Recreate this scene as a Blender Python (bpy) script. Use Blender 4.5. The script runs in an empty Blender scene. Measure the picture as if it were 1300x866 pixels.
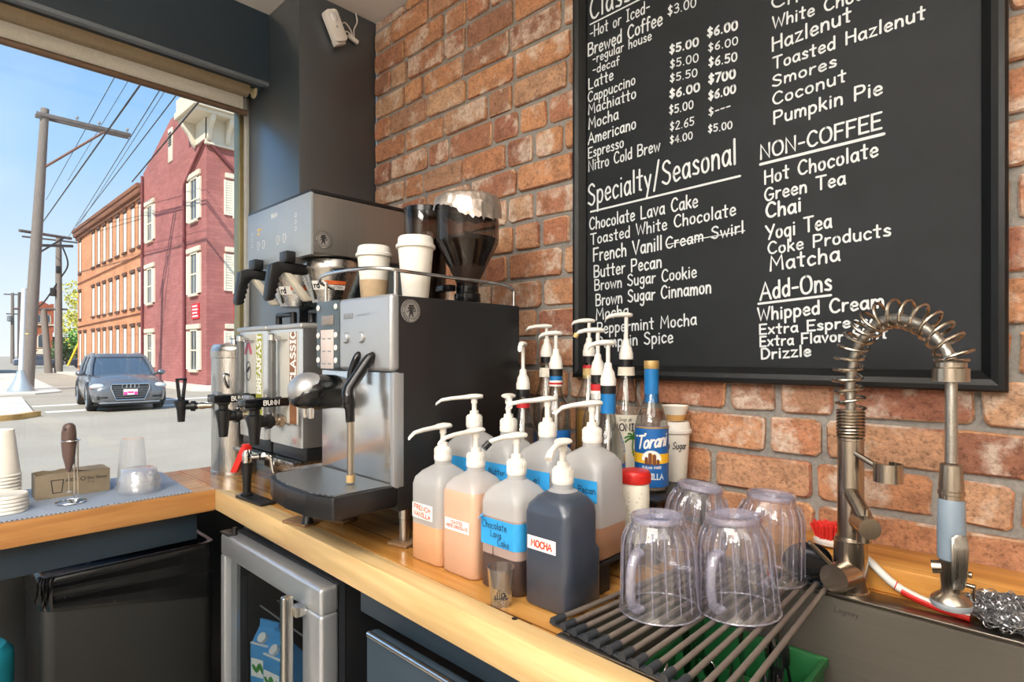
import bpy, bmesh, math, random
from mathutils import Vector, Matrix, Euler
R = random.Random(11)
scene = bpy.context.scene
COL = scene.collection
PI = math.pi

# ------------------------------------------------------------------ camera
cam_d = bpy.data.cameras.new('camera')
cam_d.sensor_width = 36.0
cam_d.lens = 728.0 / 1300.0 * 36.0
cam_d.shift_y = -16.0 / 1300.0 * -1.0
cam_d.clip_start = 0.02
cam_d.clip_end = 2000
cam = bpy.data.objects.new('camera', cam_d)
COL.objects.link(cam)
cam.location = (0.0, -1.31, 1.336)
cam.rotation_euler = (PI / 2, 0, math.radians(43.47))
scene.camera = cam

# ------------------------------------------------------------------ world, sun, exposure
scene.view_settings.view_transform = 'Standard'
scene.view_settings.look = 'None'
scene.view_settings.gamma = 1.0
scene.view_settings.use_curve_mapping = False
scene.view_settings.exposure = 0.0
SKY_STRENGTH = 1.1
SUN_STRENGTH = 6.6
world = bpy.data.worlds.new('sky')
scene.world = world
world.use_nodes = True
wn = world.node_tree
wn.nodes.clear()
w_out = wn.nodes.new('ShaderNodeOutputWorld')
w_bg = wn.nodes.new('ShaderNodeBackground')
w_bg.inputs['Strength'].default_value = SKY_STRENGTH
w_geo = wn.nodes.new('ShaderNodeTexCoord')
w_sep = wn.nodes.new('ShaderNodeSeparateXYZ')
w_ramp = wn.nodes.new('ShaderNodeValToRGB')
w_ramp.color_ramp.elements[0].position = 0.0
w_ramp.color_ramp.elements[0].color = (0.90, 0.95, 1.0, 1)
w_ramp.color_ramp.elements[1].position = 1.0
w_ramp.color_ramp.elements[1].color = (0.16, 0.40, 0.90, 1)
for p_, c_ in ((0.10, (0.74, 0.87, 1.0, 1)), (0.26, (0.42, 0.68, 1.0, 1)), (0.45, (0.24, 0.52, 0.96, 1))):
    e_ = w_ramp.color_ramp.elements.new(p_)
    e_.color = c_
w_noise = wn.nodes.new('ShaderNodeTexNoise')
w_noise.inputs['Scale'].default_value = 3.2
w_noise.inputs['Detail'].default_value = 7
w_nr = wn.nodes.new('ShaderNodeValToRGB')
w_nr.color_ramp.elements[0].position = 0.52
w_nr.color_ramp.elements[0].color = (0, 0, 0, 1)
w_nr.color_ramp.elements[1].position = 0.78
w_nr.color_ramp.elements[1].color = (0.55, 0.55, 0.55, 1)
w_mix = wn.nodes.new('ShaderNodeMixRGB')
w_mix.inputs['Color2'].default_value = (0.95, 0.97, 1.0, 1)
wn.links.new(w_geo.outputs['Generated'], w_sep.inputs[0])
wn.links.new(w_sep.outputs['Z'], w_ramp.inputs[0])
wn.links.new(w_geo.outputs['Generated'], w_noise.inputs['Vector'])
wn.links.new(w_noise.outputs['Fac'], w_nr.inputs[0])
wn.links.new(w_nr.outputs['Color'], w_mix.inputs['Fac'])
wn.links.new(w_ramp.outputs['Color'], w_mix.inputs['Color1'])
wn.links.new(w_mix.outputs['Color'], w_bg.inputs['Color'])
wn.links.new(w_bg.outputs[0], w_out.inputs[0])

sun_d = bpy.data.lights.new('sun', 'SUN')
sun_d.energy = SUN_STRENGTH
sun_d.angle = math.radians(0.6)
sun_d.color = (1.0, 0.95, 0.87)
sun = bpy.data.objects.new('sun', sun_d)
COL.objects.link(sun)
sun.rotation_euler = Vector((-0.42, 0.60, -0.72)).to_track_quat('-Z', 'Y').to_euler()

# ceiling lamps of the shop: (x, y, size_x, size_y, watts, colour)
CEIL_Z = 2.675
LAMP_Z = 2.36
CEILING_LAMPS = [
    (-0.55, -1.85, 1.10, 1.10, 33, (1.0, 0.955, 0.90)),
    (0.95, -1.45, 1.00, 1.00, 10, (1.0, 0.955, 0.90)),
    (0.3, -3.3, 1.60, 0.90, 92, (1.0, 0.96, 0.91)),
]
for k_, (x_, y_, sx_, sy_, w_, c_) in enumerate(CEILING_LAMPS):
    ld = bpy.data.lights.new('ceiling_lamp_light', 'AREA')
    ld.shape = 'RECTANGLE'
    ld.size = sx_
    ld.size_y = sy_
    ld.energy = w_
    ld.color = c_
    lo = bpy.data.objects.new('ceiling_lamp_light', ld)
    COL.objects.link(lo)
    lo.location = (x_, y_, LAMP_Z - 0.012)
    lu = bpy.data.lights.new('added_ceiling_fill', 'AREA')       # added upward fill that brightens the ceiling, not a lamp of the shop
    lu.shape = 'RECTANGLE'
    lu.size = sx_
    lu.size_y = sy_
    lu.energy = w_ * 1.4
    lu.color = c_
    uo = bpy.data.objects.new('added_ceiling_fill', lu)
    COL.objects.link(uo)
    uo.location = (x_, y_, LAMP_Z + 0.042)
    uo.rotation_euler = (PI, 0, 0)

cy = scene.cycles
cy.use_denoising = True
cy.max_bounces = 10
cy.diffuse_bounces = 6
cy.glossy_bounces = 5
cy.transmission_bounces = 8
cy.transparent_max_bounces = 40
cy.caustics_reflective = False
cy.caustics_refractive = False
cy.sample_clamp_indirect = 6.0

# ------------------------------------------------------------------ helpers: materials
MATS = {}

def srgb(*c):
    if len(c) == 1:
        c = c[0]
    out = []
    for v in c[:3]:
        v = v / 255.0
        out.append(v / 12.92 if v <= 0.04045 else ((v + 0.055) / 1.055) ** 2.4)
    return tuple(out) + (1.0,)

def new_mat(name):
    m = bpy.data.materials.new(name)
    m.use_nodes = True
    nt = m.node_tree
    b = nt.nodes['Principled BSDF']
    MATS[name] = m
    return m, nt, b

def coords(nt, scale=(1, 1, 1), kind='Object', rot=(0, 0, 0)):
    tc = nt.nodes.new('ShaderNodeTexCoord')
    mp = nt.nodes.new('ShaderNodeMapping')
    mp.inputs['Scale'].default_value = scale
    mp.inputs['Rotation'].default_value = rot
    nt.links.new(tc.outputs[kind], mp.inputs['Vector'])
    return mp.outputs['Vector']

def ramp(nt, fac, stops):
    r = nt.nodes.new('ShaderNodeValToRGB')
    els = r.color_ramp.elements
    while len(els) < len(stops):
        els.new(0.5)
    for e, (p, c) in zip(els, stops):
        e.position = p
        e.color = c if len(c) == 4 else tuple(c) + (1,)
    nt.links.new(fac, r.inputs[0])
    return r.outputs['Color']

def noise(nt, vec, scale, detail=4, rough=0.55):
    n = nt.nodes.new('ShaderNodeTexNoise')
    n.inputs['Scale'].default_value = scale
    n.inputs['Detail'].default_value = detail
    n.inputs['Roughness'].default_value = rough
    nt.links.new(vec, n.inputs['Vector'])
    return n.outputs['Fac']

def bump(nt, b, height, strength=0.3, dist=0.002):
    bp = nt.nodes.new('ShaderNodeBump')
    bp.inputs['Strength'].default_value = strength
    bp.inputs['Distance'].default_value = dist
    nt.links.new(height, bp.inputs['Height'])
    nt.links.new(bp.outputs['Normal'], b.inputs['Normal'])

def mixc(nt, fac, c1, c2, mode='MIX'):
    m = nt.nodes.new('ShaderNodeMixRGB')
    m.blend_type = mode
    for k, v in (('Fac', fac), ('Color1', c1), ('Color2', c2)):
        if hasattr(v, 'is_linked') or hasattr(v, 'links'):
            nt.links.new(v, m.inputs[k])
        elif isinstance(v, (int, float)):
            m.inputs[k].default_value = v
        else:
            m.inputs[k].default_value = v if len(v) == 4 else tuple(v) + (1,)
    return m.outputs['Color']

def M(name, col, rough=0.5, metal=0.0, var=0.06, nscale=30.0, bmp=0.0, spec=0.5, coat=0.0, stretch=None, emit=0.0, bdist=0.002):
    """a plain procedural material: base colour with a little noise in value and roughness"""
    if name in MATS:
        return MATS[name]
    m, nt, b = new_mat(name)
    c = srgb(*col) if max(col) > 1.0 else tuple(col[:3]) + (1,)
    vec = coords(nt, stretch or (1, 1, 1))
    f = noise(nt, vec, nscale)
    lo = tuple(max(0, x * (1 - var)) for x in c[:3]) + (1,)
    hi = tuple(min(1, x * (1 + var)) for x in c[:3]) + (1,)
    nt.links.new(ramp(nt, f, [(0.3, lo), (0.7, hi)]), b.inputs['Base Color'])
    mr = nt.nodes.new('ShaderNodeMapRange')
    mr.inputs['To Min'].default_value = max(0.02, rough * 0.85)
    mr.inputs['To Max'].default_value = min(1.0, rough * 1.15)
    nt.links.new(f, mr.inputs['Value'])
    nt.links.new(mr.outputs['Result'], b.inputs['Roughness'])
    b.inputs['Metallic'].default_value = metal
    b.inputs['Specular IOR Level'].default_value = spec
    if coat:
        b.inputs['Coat Weight'].default_value = coat
        b.inputs['Coat Roughness'].default_value = 0.08
    if emit:
        b.inputs['Emission Color'].default_value = c
        b.inputs['Emission Strength'].default_value = emit
    if bmp:
        bump(nt, b, f, bmp, bdist)
    return m

def clear_mat(name, tint=(1, 1, 1), refl=0.5, rough=0.03, body=0.0, body_col=(1, 1, 1), edge=1.45, edge_tint=None):
    """thin clear glass or plastic: see-through, reflecting more at grazing angles"""
    m, nt, b = new_mat(name)
    out = nt.nodes['Material Output']
    nt.nodes.remove(b)
    tr = nt.nodes.new('ShaderNodeBsdfTransparent')
    lw0 = nt.nodes.new('ShaderNodeLayerWeight')
    lw0.inputs['Blend'].default_value = 0.35
    et = edge_tint or tint
    tc_ = mixc(nt, lw0.outputs['Facing'], tuple(tint) + (1,), tuple(et) + (1,))
    nt.links.new(tc_, tr.inputs['Color'])
    gl = nt.nodes.new('ShaderNodeBsdfGlossy')
    gl.inputs['Roughness'].default_value = rough
    gl.inputs['Color'].default_value = (1, 1, 1, 1)
    lw1 = nt.nodes.new('ShaderNodeLayerWeight')
    lw1.inputs['Blend'].default_value = 0.5
    pw = nt.nodes.new('ShaderNodeMath')
    pw.operation = 'POWER'
    pw.inputs[1].default_value = 3.6
    nt.links.new(lw1.outputs['Facing'], pw.inputs[0])
    ml = nt.nodes.new('ShaderNodeMath')
    ml.operation = 'MULTIPLY_ADD'
    ml.inputs[1].default_value = refl * 1.3
    ml.inputs[2].default_value = 0.045 * refl * 2
    ml.use_clamp = True
    nt.links.new(pw.outputs[0], ml.inputs[0])
    mu = ml
    base = tr.outputs[0]
    if body > 0:
        df = nt.nodes.new('ShaderNodeBsdfDiffuse')
        df.inputs['Color'].default_value = tuple(body_col[:3]) + (1,)
        tl = nt.nodes.new('ShaderNodeBsdfTranslucent')
        tl.inputs['Color'].default_value = tuple(body_col[:3]) + (1,)
        dm = nt.nodes.new('ShaderNodeMixShader')
        dm.inputs[0].default_value = 0.4
        nt.links.new(df.outputs[0], dm.inputs[1])
        nt.links.new(tl.outputs[0], dm.inputs[2])
        bm_ = nt.nodes.new('ShaderNodeMixShader')
        bm_.inputs[0].default_value = body
        nt.links.new(tr.outputs[0], bm_.inputs[1])
        nt.links.new(dm.outputs[0], bm_.inputs[2])
        base = bm_.outputs[0]
    ms = nt.nodes.new('ShaderNodeMixShader')
    nt.links.new(mu.outputs[0], ms.inputs[0])
    nt.links.new(base, ms.inputs[1])
    nt.links.new(gl.outputs[0], ms.inputs[2])
    nt.links.new(ms.outputs[0], out.inputs['Surface'])
    return m

# ------------------------------------------------------------------ helpers: geometry
class MB:
    """collects shapes (in world coordinates unless stated) and links them as ONE mesh object"""
    def __init__(self):
        self.bm = bmesh.new()

    def _xf(self, verts, mat):
        if mat is not None:
            bmesh.ops.transform(self.bm, matrix=mat, verts=verts)

    def box(self, lo, hi, bev=0.0, seg=2, mat=None):
        lo, hi = Vector(lo), Vector(hi)
        g = bmesh.ops.create_cube(self.bm, size=1.0)
        vs = g['verts']
        s = hi - lo
        c = (hi + lo) / 2
        bmesh.ops.transform(self.bm, matrix=Matrix.Translation(c) @ Matrix.Diagonal((s.x, s.y, s.z, 1)), verts=vs)
        if bev > 0:
            es = list({e for v in vs for e in v.link_edges})
            bev = min(bev, 0.49 * min(abs(s.x), abs(s.y), abs(s.z)))
            r = bmesh.ops.bevel(self.bm, geom=es, offset=bev, segments=seg, profile=0.5, affect='EDGES', clamp_overlap=True)
            vs = list({v for f in r['faces'] for v in f.verts} | {v for v in vs if v.is_valid})
            vs = self._island(vs)
        self._xf(vs, mat)
        return self

    def _island(self, seeds):
        seen = set(seeds)
        st = list(seeds)
        while st:
            v = st.pop()
            for e in v.link_edges:
                o = e.other_vert(v)
                if o not in seen:
                    seen.add(o)
                    st.append(o)
        return list(seen)

    def rings(self, rings, cap0=True, cap1=True, closed=False, mat=None):
        """loft a list of equally long point rings"""
        bm = self.bm
        rs = [[bm.verts.new(p) for p in ring] for ring in rings]
        n = len(rs[0])
        pairs = list(zip(rs[:-1], rs[1:])) + ([(rs[-1], rs[0])] if closed else [])
        for a, b in pairs:
            for i in range(n):
                j = (i + 1) % n
                try:
                    bm.faces.new((a[i], a[j], b[j], b[i]))
                except ValueError:
                    pass
        if not closed:
            if cap0:
                bm.faces.new(list(reversed(rs[0])))
            if cap1:
                bm.faces.new(rs[-1])
        self._xf([v for r in rs for v in r], mat)
        return self

    def lathe(self, prof, c=(0, 0, 0), n=24, cap0=True, cap1=True, mat=None, sx=1.0, sy=1.0, a0=0.0):
        rings = []
        for r, z in prof:
            r = max(r, 1e-4)
            rings.append([(c[0] + sx * r * math.cos(a0 + 2 * PI * i / n), c[1] + sy * r * math.sin(a0 + 2 * PI * i / n), c[2] + z) for i in range(n)])
        return self.rings(rings, cap0, cap1, mat=mat)

    def cyl(self, a, b, r, n=20, r2=None, cap=True):
        return self.tube([a, b], [r, r if r2 is None else r2], n, cap)

    def tube(self, pts, r, n=10, cap=True, closed=False):
        P = [Vector(p) for p in pts]
        m = len(P)
        rad = r if isinstance(r, (list, tuple)) else [r] * m
        tang = []
        for i in range(m):
            if closed:
                t = P[(i + 1) % m] - P[i - 1]
            elif i == 0:
                t = P[1] - P[0]
            elif i == m - 1:
                t = P[-1] - P[-2]
            else:
                t = (P[i + 1] - P[i]).normalized() + (P[i] - P[i - 1]).normalized()
            tang.append(t.normalized() if t.length > 1e-9 else Vector((0, 0, 1)))
        t0 = tang[0]
        ref = Vector((0, 0, 1)) if abs(t0.z) < 0.9 else Vector((1, 0, 0))
        u = t0.cross(ref).normalized()
        rings = []
        for i in range(m):
            t = tang[i]
            u = (u - t * u.dot(t))
            u = u.normalized() if u.length > 1e-6 else t.orthogonal().normalized()
            w = t.cross(u)
            rings.append([P[i] + rad[i] * (u * math.cos(2 * PI * k / n) + w * math.sin(2 * PI * k / n)) for k in range(n)])
        return self.rings(rings, cap, cap, closed)

    def prism(self, poly, a0, a1, plane='xy', bev=0.0, mat=None, seg=2):
        def p3(u, v, w):
            return {'xy': (u, v, w), 'xz': (u, w, v), 'yz': (w, u, v)}[plane]
        bm = self.bm
        A = [bm.verts.new(p3(u, v, a0)) for u, v in poly]
        B = [bm.verts.new(p3(u, v, a1)) for u, v in poly]
        n = len(poly)
        fs = []
        for i in range(n):
            j = (i + 1) % n
            fs.append(bm.faces.new((A[i], A[j], B[j], B[i])))
        fs.append(bm.faces.new(list(reversed(A))))
        fs.append(bm.faces.new(B))
        bmesh.ops.recalc_face_normals(bm, faces=fs)
        vs = A + B
        if bev > 0:
            es = list({e for v in vs for e in v.link_edges})
            r = bmesh.ops.bevel(bm, geom=es, offset=bev, segments=seg, profile=0.5, affect='EDGES', clamp_overlap=True)
            vs = self._island([v for f in r['faces'] for v in f.verts] + [v for v in vs if v.is_valid])
        self._xf(vs, mat)
        return self

    def sphere(self, c, r, sc=(1, 1, 1), u=20, v=12, mat=None):
        g = bmesh.ops.create_uvsphere(self.bm, u_segments=u, v_segments=v, radius=r)
        bmesh.ops.transform(self.bm, matrix=Matrix.Translation(Vector(c)) @ Matrix.Diagonal((sc[0], sc[1], sc[2], 1)), verts=g['verts'])
        self._xf(g['verts'], mat)
        return self

    def face(self, pts):
        vs = [self.bm.verts.new(p) for p in pts]
        self.bm.faces.new(vs)
        return self

    def ribbon(self, pts, w, fn):
        """a round-ended stroke of width w through 2-D pts, carried to 3-D by fn(u, v)"""
        P = [Vector((p[0], p[1])) for p in pts]
        Q = [P[0]]
        for p in P[1:]:
            if (p - Q[-1]).length > 1e-6:
                Q.append(p)
        P = Q
        h = w / 2
        # each stroke lies a hair above the last, as marker strokes do
        self.nrib = getattr(self, 'nrib', 0) + 1
        e_ = 1e-3
        o_ = Vector(fn(P[0].x, P[0].y))
        nv = (Vector(fn(P[0].x + e_, P[0].y)) - o_).cross(Vector(fn(P[0].x, P[0].y + e_)) - o_)
        nv = nv.normalized() * (0.00003 * (self.nrib % 9))
        fn0 = fn
        fn = lambda a, b: Vector(fn0(a, b)) + nv
        bm = self.bm
        if len(P) == 1:
            vs = [bm.verts.new(fn(P[0].x + h * math.cos(k * PI / 4), P[0].y + h * math.sin(k * PI / 4))) for k in range(8)]
            bm.faces.new(vs)
            return self
        n = len(P)
        L, Rr = [], []
        for i in range(n):
            d0 = (P[i] - P[i - 1]).normalized() if i > 0 else None
            d1 = (P[i + 1] - P[i]).normalized() if i < n - 1 else None
            if d0 is None:
                nn = Vector((-d1.y, d1.x))
                k = 1
            elif d1 is None:
                nn = Vector((-d0.y, d0.x))
                k = 1
            else:
                s = d0 + d1
                if s.length < 0.3:
                    nn = Vector((-d0.y, d0.x))
                    k = 1
                else:
                    s.normalize()
                    nn = Vector((-s.y, s.x))
                    k = min(1.5, 1 / max(0.5, s.dot(d0)))
            L.append(P[i] + nn * h * k)
            Rr.append(P[i] - nn * h * k)
        a = (P[0] - P[1]).normalized()
        b = (P[-1] - P[-2]).normalized()
        cap0 = [P[0] + h * (Vector((-a.y, a.x)) * math.cos(t) + a * math.sin(t)) for t in (PI / 4, PI / 2, 3 * PI / 4)]
        cap1 = [P[-1] + h * (Vector((-b.y, b.x)) * math.cos(t) + b * math.sin(t)) for t in (PI / 4, PI / 2, 3 * PI / 4)]
        vl = [bm.verts.new(fn(p.x, p.y)) for p in L]
        vr = [bm.verts.new(fn(p.x, p.y)) for p in Rr]
        for i in range(n - 1):
            bm.faces.new((vr[i], vr[i + 1], vl[i + 1], vl[i]))
        v0 = [bm.verts.new(fn(p.x, p.y)) for p in cap0]
        v1 = [bm.verts.new(fn(p.x, p.y)) for p in cap1]
        bm.faces.new([vr[0], vl[0]] + list(reversed(v0)))if False else bm.faces.new([vl[0]] + list(reversed(v0)) + [vr[0]])
        bm.faces.new([vl[-1]] + v1 + [vr[-1]])
        return self

    def xf(self, m):
        bmesh.ops.transform(self.bm, matrix=m, verts=self.bm.verts[:])
        return self

    def build(self, name, mat, parent=None, smooth=True, ang=40, local=False, recalc=True):
        if recalc:
            bmesh.ops.recalc_face_normals(self.bm, faces=self.bm.faces[:])
        off = Vector((0, 0, 0))
        if parent is not None and not local:
            p = parent
            while p is not None:
                off += p.location
                p = p.parent
            bmesh.ops.translate(self.bm, vec=-off, verts=self.bm.verts[:])
        me = bpy.data.meshes.new(name)
        self.bm.to_mesh(me)
        self.bm.free()
        if smooth:
            me.shade_smooth()
            me.set_sharp_from_angle(angle=math.radians(ang))
        for mm in (mat if isinstance(mat, (list, tuple)) else [mat]):
            me.materials.append(mm)
        o = bpy.data.objects.new(name, me)
        COL.objects.link(o)
        if parent is not None:
            o.parent = parent
        return o

def tag(o, label=None, cat=None, group=None, kind=None):
    if label:
        o['label'] = label
    if cat:
        o['category'] = cat
    if group:
        o['group'] = group
    if kind:
        o['kind'] = kind
    return o

def thing(name, label, cat, loc=(0, 0, 0), group=None):
    o = bpy.data.objects.new(name, None)
    o.empty_display_size = 0.05
    COL.objects.link(o)
    o.location = loc
    return tag(o, label, cat, group)

def dup(root, loc, rz=None, label=None, group=None):
    r = root.copy()
    COL.objects.link(r)
    r.location = loc
    if rz is not None:
        r.rotation_euler = (0, 0, rz)
    if label:
        r['label'] = label
    if group:
        r['group'] = group
    for ch in list(root.children):
        c = ch.copy()
        COL.objects.link(c)
        c.parent = r
        for g in list(ch.children):
            d = g.copy()
            COL.objects.link(d)
            d.parent = c
    return r

def crom(pts, k=6, closed=False):
    P = [Vector(p) for p in pts]
    n = len(P)
    out = []
    rng = range(n if closed else n - 1)
    for i in rng:
        if closed:
            a, b, c, d = P[i - 1], P[i], P[(i + 1) % n], P[(i + 2) % n]
        else:
            a, b, c, d = P[max(i - 1, 0)], P[i], P[i + 1], P[min(i + 2, n - 1)]
        for j in range(k):
            t = j / k
            out.append(0.5 * ((2 * b) + (c - a) * t + (2 * a - 5 * b + 4 * c - d) * t * t + (3 * b - a - 3 * c + d) * t ** 3))
    if not closed:
        out.append(P[-1])
    return out

def rrect(hx, hy, r, k=4, cx=0.0, cy=0.0):
    """rounded rectangle outline, counter-clockwise"""
    r = min(r, hx * 0.999, hy * 0.999)
    out = []
    for (sx, sy, a0) in ((1, 1, 0), (-1, 1, PI / 2), (-1, -1, PI), (1, -1, 1.5 * PI)):
        for i in range(k + 1):
            a = a0 + (PI / 2) * i / k
            out.append((cx + sx * (hx - r) + r * math.cos(a), cy + sy * (hy - r) + r * math.sin(a)))
    return out

def RZ(a, c):
    c = Vector(c)
    return Matrix.Translation(c) @ Matrix.Rotation(a, 4, 'Z') @ Matrix.Translation(-c)

def RA(a, axis, c):
    c = Vector(c)
    return Matrix.Translation(c) @ Matrix.Rotation(a, 4, axis) @ Matrix.Translation(-c)

# ------------------------------------------------------------------ helpers: a hand-lettering stroke alphabet
# cap height 10, x-height 6, descender -4; "~" before a stroke = draw it as a smooth curve
G_ = {
 'A': (8, ['0,0 4,10 8,0', '1.5,3.6 6.5,3.6']), 'B': (7, ['0.5,0 0.5,10', '~0.5,10 5,9.6 6,7.6 4.6,5.6 0.5,5.2', '~0.5,5.2 5.6,4.8 6.8,2.6 5.2,0.3 0.5,0']),
 'C': (7, ['~6.6,8.4 4.6,10 2,9 0.4,5 1.8,1 4.4,0 6.8,1.4']), 'D': (7, ['0.5,0 0.5,10', '~0.5,10 4.6,9.4 6.8,5 4.6,0.6 0.5,0']),
 'E': (6, ['6,10 0.5,10 0.5,0 6,0', '0.5,5.2 5,5.2']), 'F': (6, ['6,10 0.5,10 0.5,0', '0.5,5.2 5,5.2']),
 'G': (7.5, ['~6.6,8.6 4.6,10 2,9 0.4,5 1.8,1 4.4,0 6.8,1.8 7,4', '4.2,4.4 7.4,4.4']), 'H': (7, ['0.5,0 0.5,10', '6.5,0 6.5,10', '0.5,5.2 6.5,5.2']),
 'I': (4, ['2,0 2,10', '0.4,0 3.6,0', '0.4,10 3.6,10']), 'K': (7, ['0.5,0 0.5,10', '6.2,10 0.7,4.6', '2.4,6 6.8,0']), 'L': (6, ['0.5,10 0.5,0 5.8,0']),
 'M': (9, ['0.5,0 1.2,10 4.5,3.6 7.8,10 8.5,0']), 'N': (7.5, ['0.5,0 0.5,10 6.8,0 6.8,10']), 'O': (8, ['~4,10 1.2,8.6 0.3,5 1.4,1.2 4,0 6.8,1.4 7.7,5 6.6,8.8 4,10']),
 'P': (6.6, ['0.5,0 0.5,10', '~0.5,10 5,9.6 6.2,7.2 4.8,5 0.5,4.6']), 'R': (7, ['0.5,0 0.5,10', '~0.5,10 5,9.6 6.2,7.4 4.8,5.4 0.5,5', '3,5 6.6,0']),
 'S': (6.6, ['~6,8.6 4,10 1.6,9.2 1,7.2 3.2,5.4 5.6,4 5.8,1.6 3.6,0 0.4,1.4']), 'T': (7, ['0,10 7,10', '3.5,10 3.5,0']), 'U': (7, ['~0.5,10 0.6,3 2.2,0.2 4.8,0.2 6.4,3 6.5,10']),
 'V': (7, ['0,10 3.5,0 7,10']), 'W': (9.6, ['0,10 2.3,0 4.8,8 7.3,0 9.6,10']), 'Y': (7, ['0,10 3.5,5', '7,10 2.6,0']),
 'a': (5.4, ['~4.8,4.6 3,6 0.9,4.8 0.4,2.4 1.6,0.2 3.4,0.6 4.8,3', '4.8,6 4.8,1.2 5.4,0']), 'b': (5.4, ['0.5,10 0.5,0', '~0.5,3.6 2,5.8 4.2,5.4 5,3 4,0.4 2,0 0.5,1.4']),
 'c': (4.8, ['~4.6,5 2.8,6 0.8,4.6 0.5,2.2 2,0 4.6,0.9']), 'd': (5.4, ['4.8,10 4.8,0', '~4.8,4.4 3,6 0.9,4.8 0.4,2.2 1.8,0 3.6,0.5 4.8,2.2']),
 'e': (5, ['~0.5,3 4.5,3.4 4,5.4 2.4,6 0.8,4.6 0.5,2.2 2,0 4.8,0.9']), 'f': (4, ['~4,9.4 2.6,10 1.6,8.6 1.6,4 1.6,0', '0,5.8 3.6,5.8']),
 'g': (5.4, ['~4.8,4.8 3,6 0.9,4.8 0.5,2.6 2,0.8 3.8,1.4 4.8,3', '~4.8,6 4.8,0 4.2,-3 2.4,-3.8 0.8,-2.6']), 'h': (5.2, ['0.5,10 0.5,0', '~0.5,3 2,5.6 3.8,5.6 4.6,4 4.7,0']),
 'i': (1.6, ['0.8,6 0.8,0', '0.8,8.4 0.8,8.5']), 'k': (5, ['0.5,10 0.5,0', '4.4,6 0.7,2.6', '2,3.8 4.9,0']), 'l': (1.6, ['0.8,10 0.8,0']),
 'm': (8, ['0.5,6 0.5,0', '~0.5,3.2 1.8,5.8 3.2,5.6 4,4 4,0', '~4,3.2 5.2,5.8 6.6,5.6 7.4,4 7.5,0']), 'n': (5.2, ['0.5,6 0.5,0', '~0.5,3.2 2,5.8 3.8,5.6 4.6,4 4.7,0']),
 'o': (5.2, ['~2.6,6 0.9,5 0.4,3 1,0.8 2.6,0 4.3,0.9 4.8,3 4.2,5.2 2.6,6']), 'p': (5.4, ['0.5,6 0.5,-4', '~0.5,4 2,6 4.2,5.4 5,3 4,0.5 2,0 0.5,1.4']),
 'q': (5.4, ['4.8,6 4.8,-4', '~4.8,4.6 3,6 0.9,4.8 0.4,2.4 1.8,0.1 3.6,0.6 4.8,2.4']), 'r': (4, ['0.6,6 0.6,0', '~0.6,3 1.8,5.4 3.9,5.7']),
 's': (4.4, ['~4,5 2.4,6 0.8,4.8 2.2,3.2 4,2 3.4,0.3 0.4,0.6']), 't': (4.4, ['2.2,9.4 2.2,0.4 3.4,0', '0,6.2 4.2,6.2']), 'u': (5.2, ['~0.5,6 0.5,2 1.8,0.1 3.6,0.5 4.7,2.4', '4.7,6 4.7,0']),
 'v': (5, ['0.2,6 2.5,0 4.8,6']), 'w': (7.4, ['0.2,6 1.9,0 3.7,5 5.5,0 7.2,6']), 'x': (5, ['0.3,6 4.7,0', '4.6,6 0.3,0']), 'y': (5, ['0.2,6 2.6,0.6', '4.8,6 1.4,-4']),
 'z': (4.8, ['0.4,6 4.4,6 0.4,0 4.8,0']), '0': (6, ['~3,9 1,7.6 0.4,4.5 1.2,1.2 3,0 5,1.3 5.6,4.5 4.8,7.8 3,9']), '2': (5.6, ['~0.6,7 2.4,9 4.8,8 4.4,5.6 0.5,0', '0.5,0 5.4,0']),
 '3': (5.6, ['~0.6,8 2.8,9.2 4.8,7.6 3.8,5.2 2,4.8', '~2,4.8 4.8,4.4 5.2,2 3,0 0.4,1']), '4': (5.8, ['4.2,0 4.2,9 0.4,3 5.6,3']), '5': (5.6, ['5,9 1,9 0.8,5', '~0.8,5 3.6,5.4 5.2,3 3.6,0.3 0.5,0.8']),
 '6': (5.6, ['~4.6,9 1.8,6.4 0.6,3 2,0.2 4.4,0.6 5.1,2.8 3.6,4.8 1,3.4']), '7': (5.4, ['0.4,9 5.2,9 2,0']), '$': (5.8, ['~5,7.6 3,8.6 1,7.2 2.4,5 4.8,3.4 4.4,1.4 2.4,0.6 0.6,1.8', '2.9,10 2.9,-1']),
 '.': (2, ['1,0 1,0.1']), '-': (4.4, ['0.4,4 4,4']), '/': (5, ['0.6,-2 4.4,11']), '&': (7, ['~6.6,0 1.6,7.4 2.4,9.8 4,9 3.6,7 0.6,3 1.4,0.4 3.6,0 6.4,3.6']), ' ': (4, []),
}
GL_ = {}
for ch_, (w_, ss_) in G_.items():
    st = []
    for s_ in ss_:
        sm = s_.startswith('~')
        pts = [tuple(float(q) for q in t.split(',')) for t in s_.lstrip('~').split()]
        st.append([tuple(p) for p in crom([(x, y, 0) for x, y in pts], 5)] if sm else pts)
    GL_[ch_] = (w_, st)

def lettering(mb, text, cap, fn, width=None, stroke=0.12, gap=1.7, x0=0.0, y0=0.0, align='l', wob=0.0, slant=0.0):
    """strokes of text with cap height `cap` along u (v up); width = total width to fill"""
    tot = sum(GL_[c][0] + gap for c in text) - gap
    k = cap / 10.0
    kx = k if width is None else width / tot
    x = -tot * kx / 2 if align == 'c' else 0.0
    for c in text:
        w, st = GL_[c]
        dy = R.uniform(-wob, wob) * cap
        for s in st:
            mb.ribbon([(x0 + x + p[0] * kx + slant * p[1] * k, y0 + dy + p[1] * k) for p in s], stroke * cap, fn)
        x += (w + gap) * kx
    return mb

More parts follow.
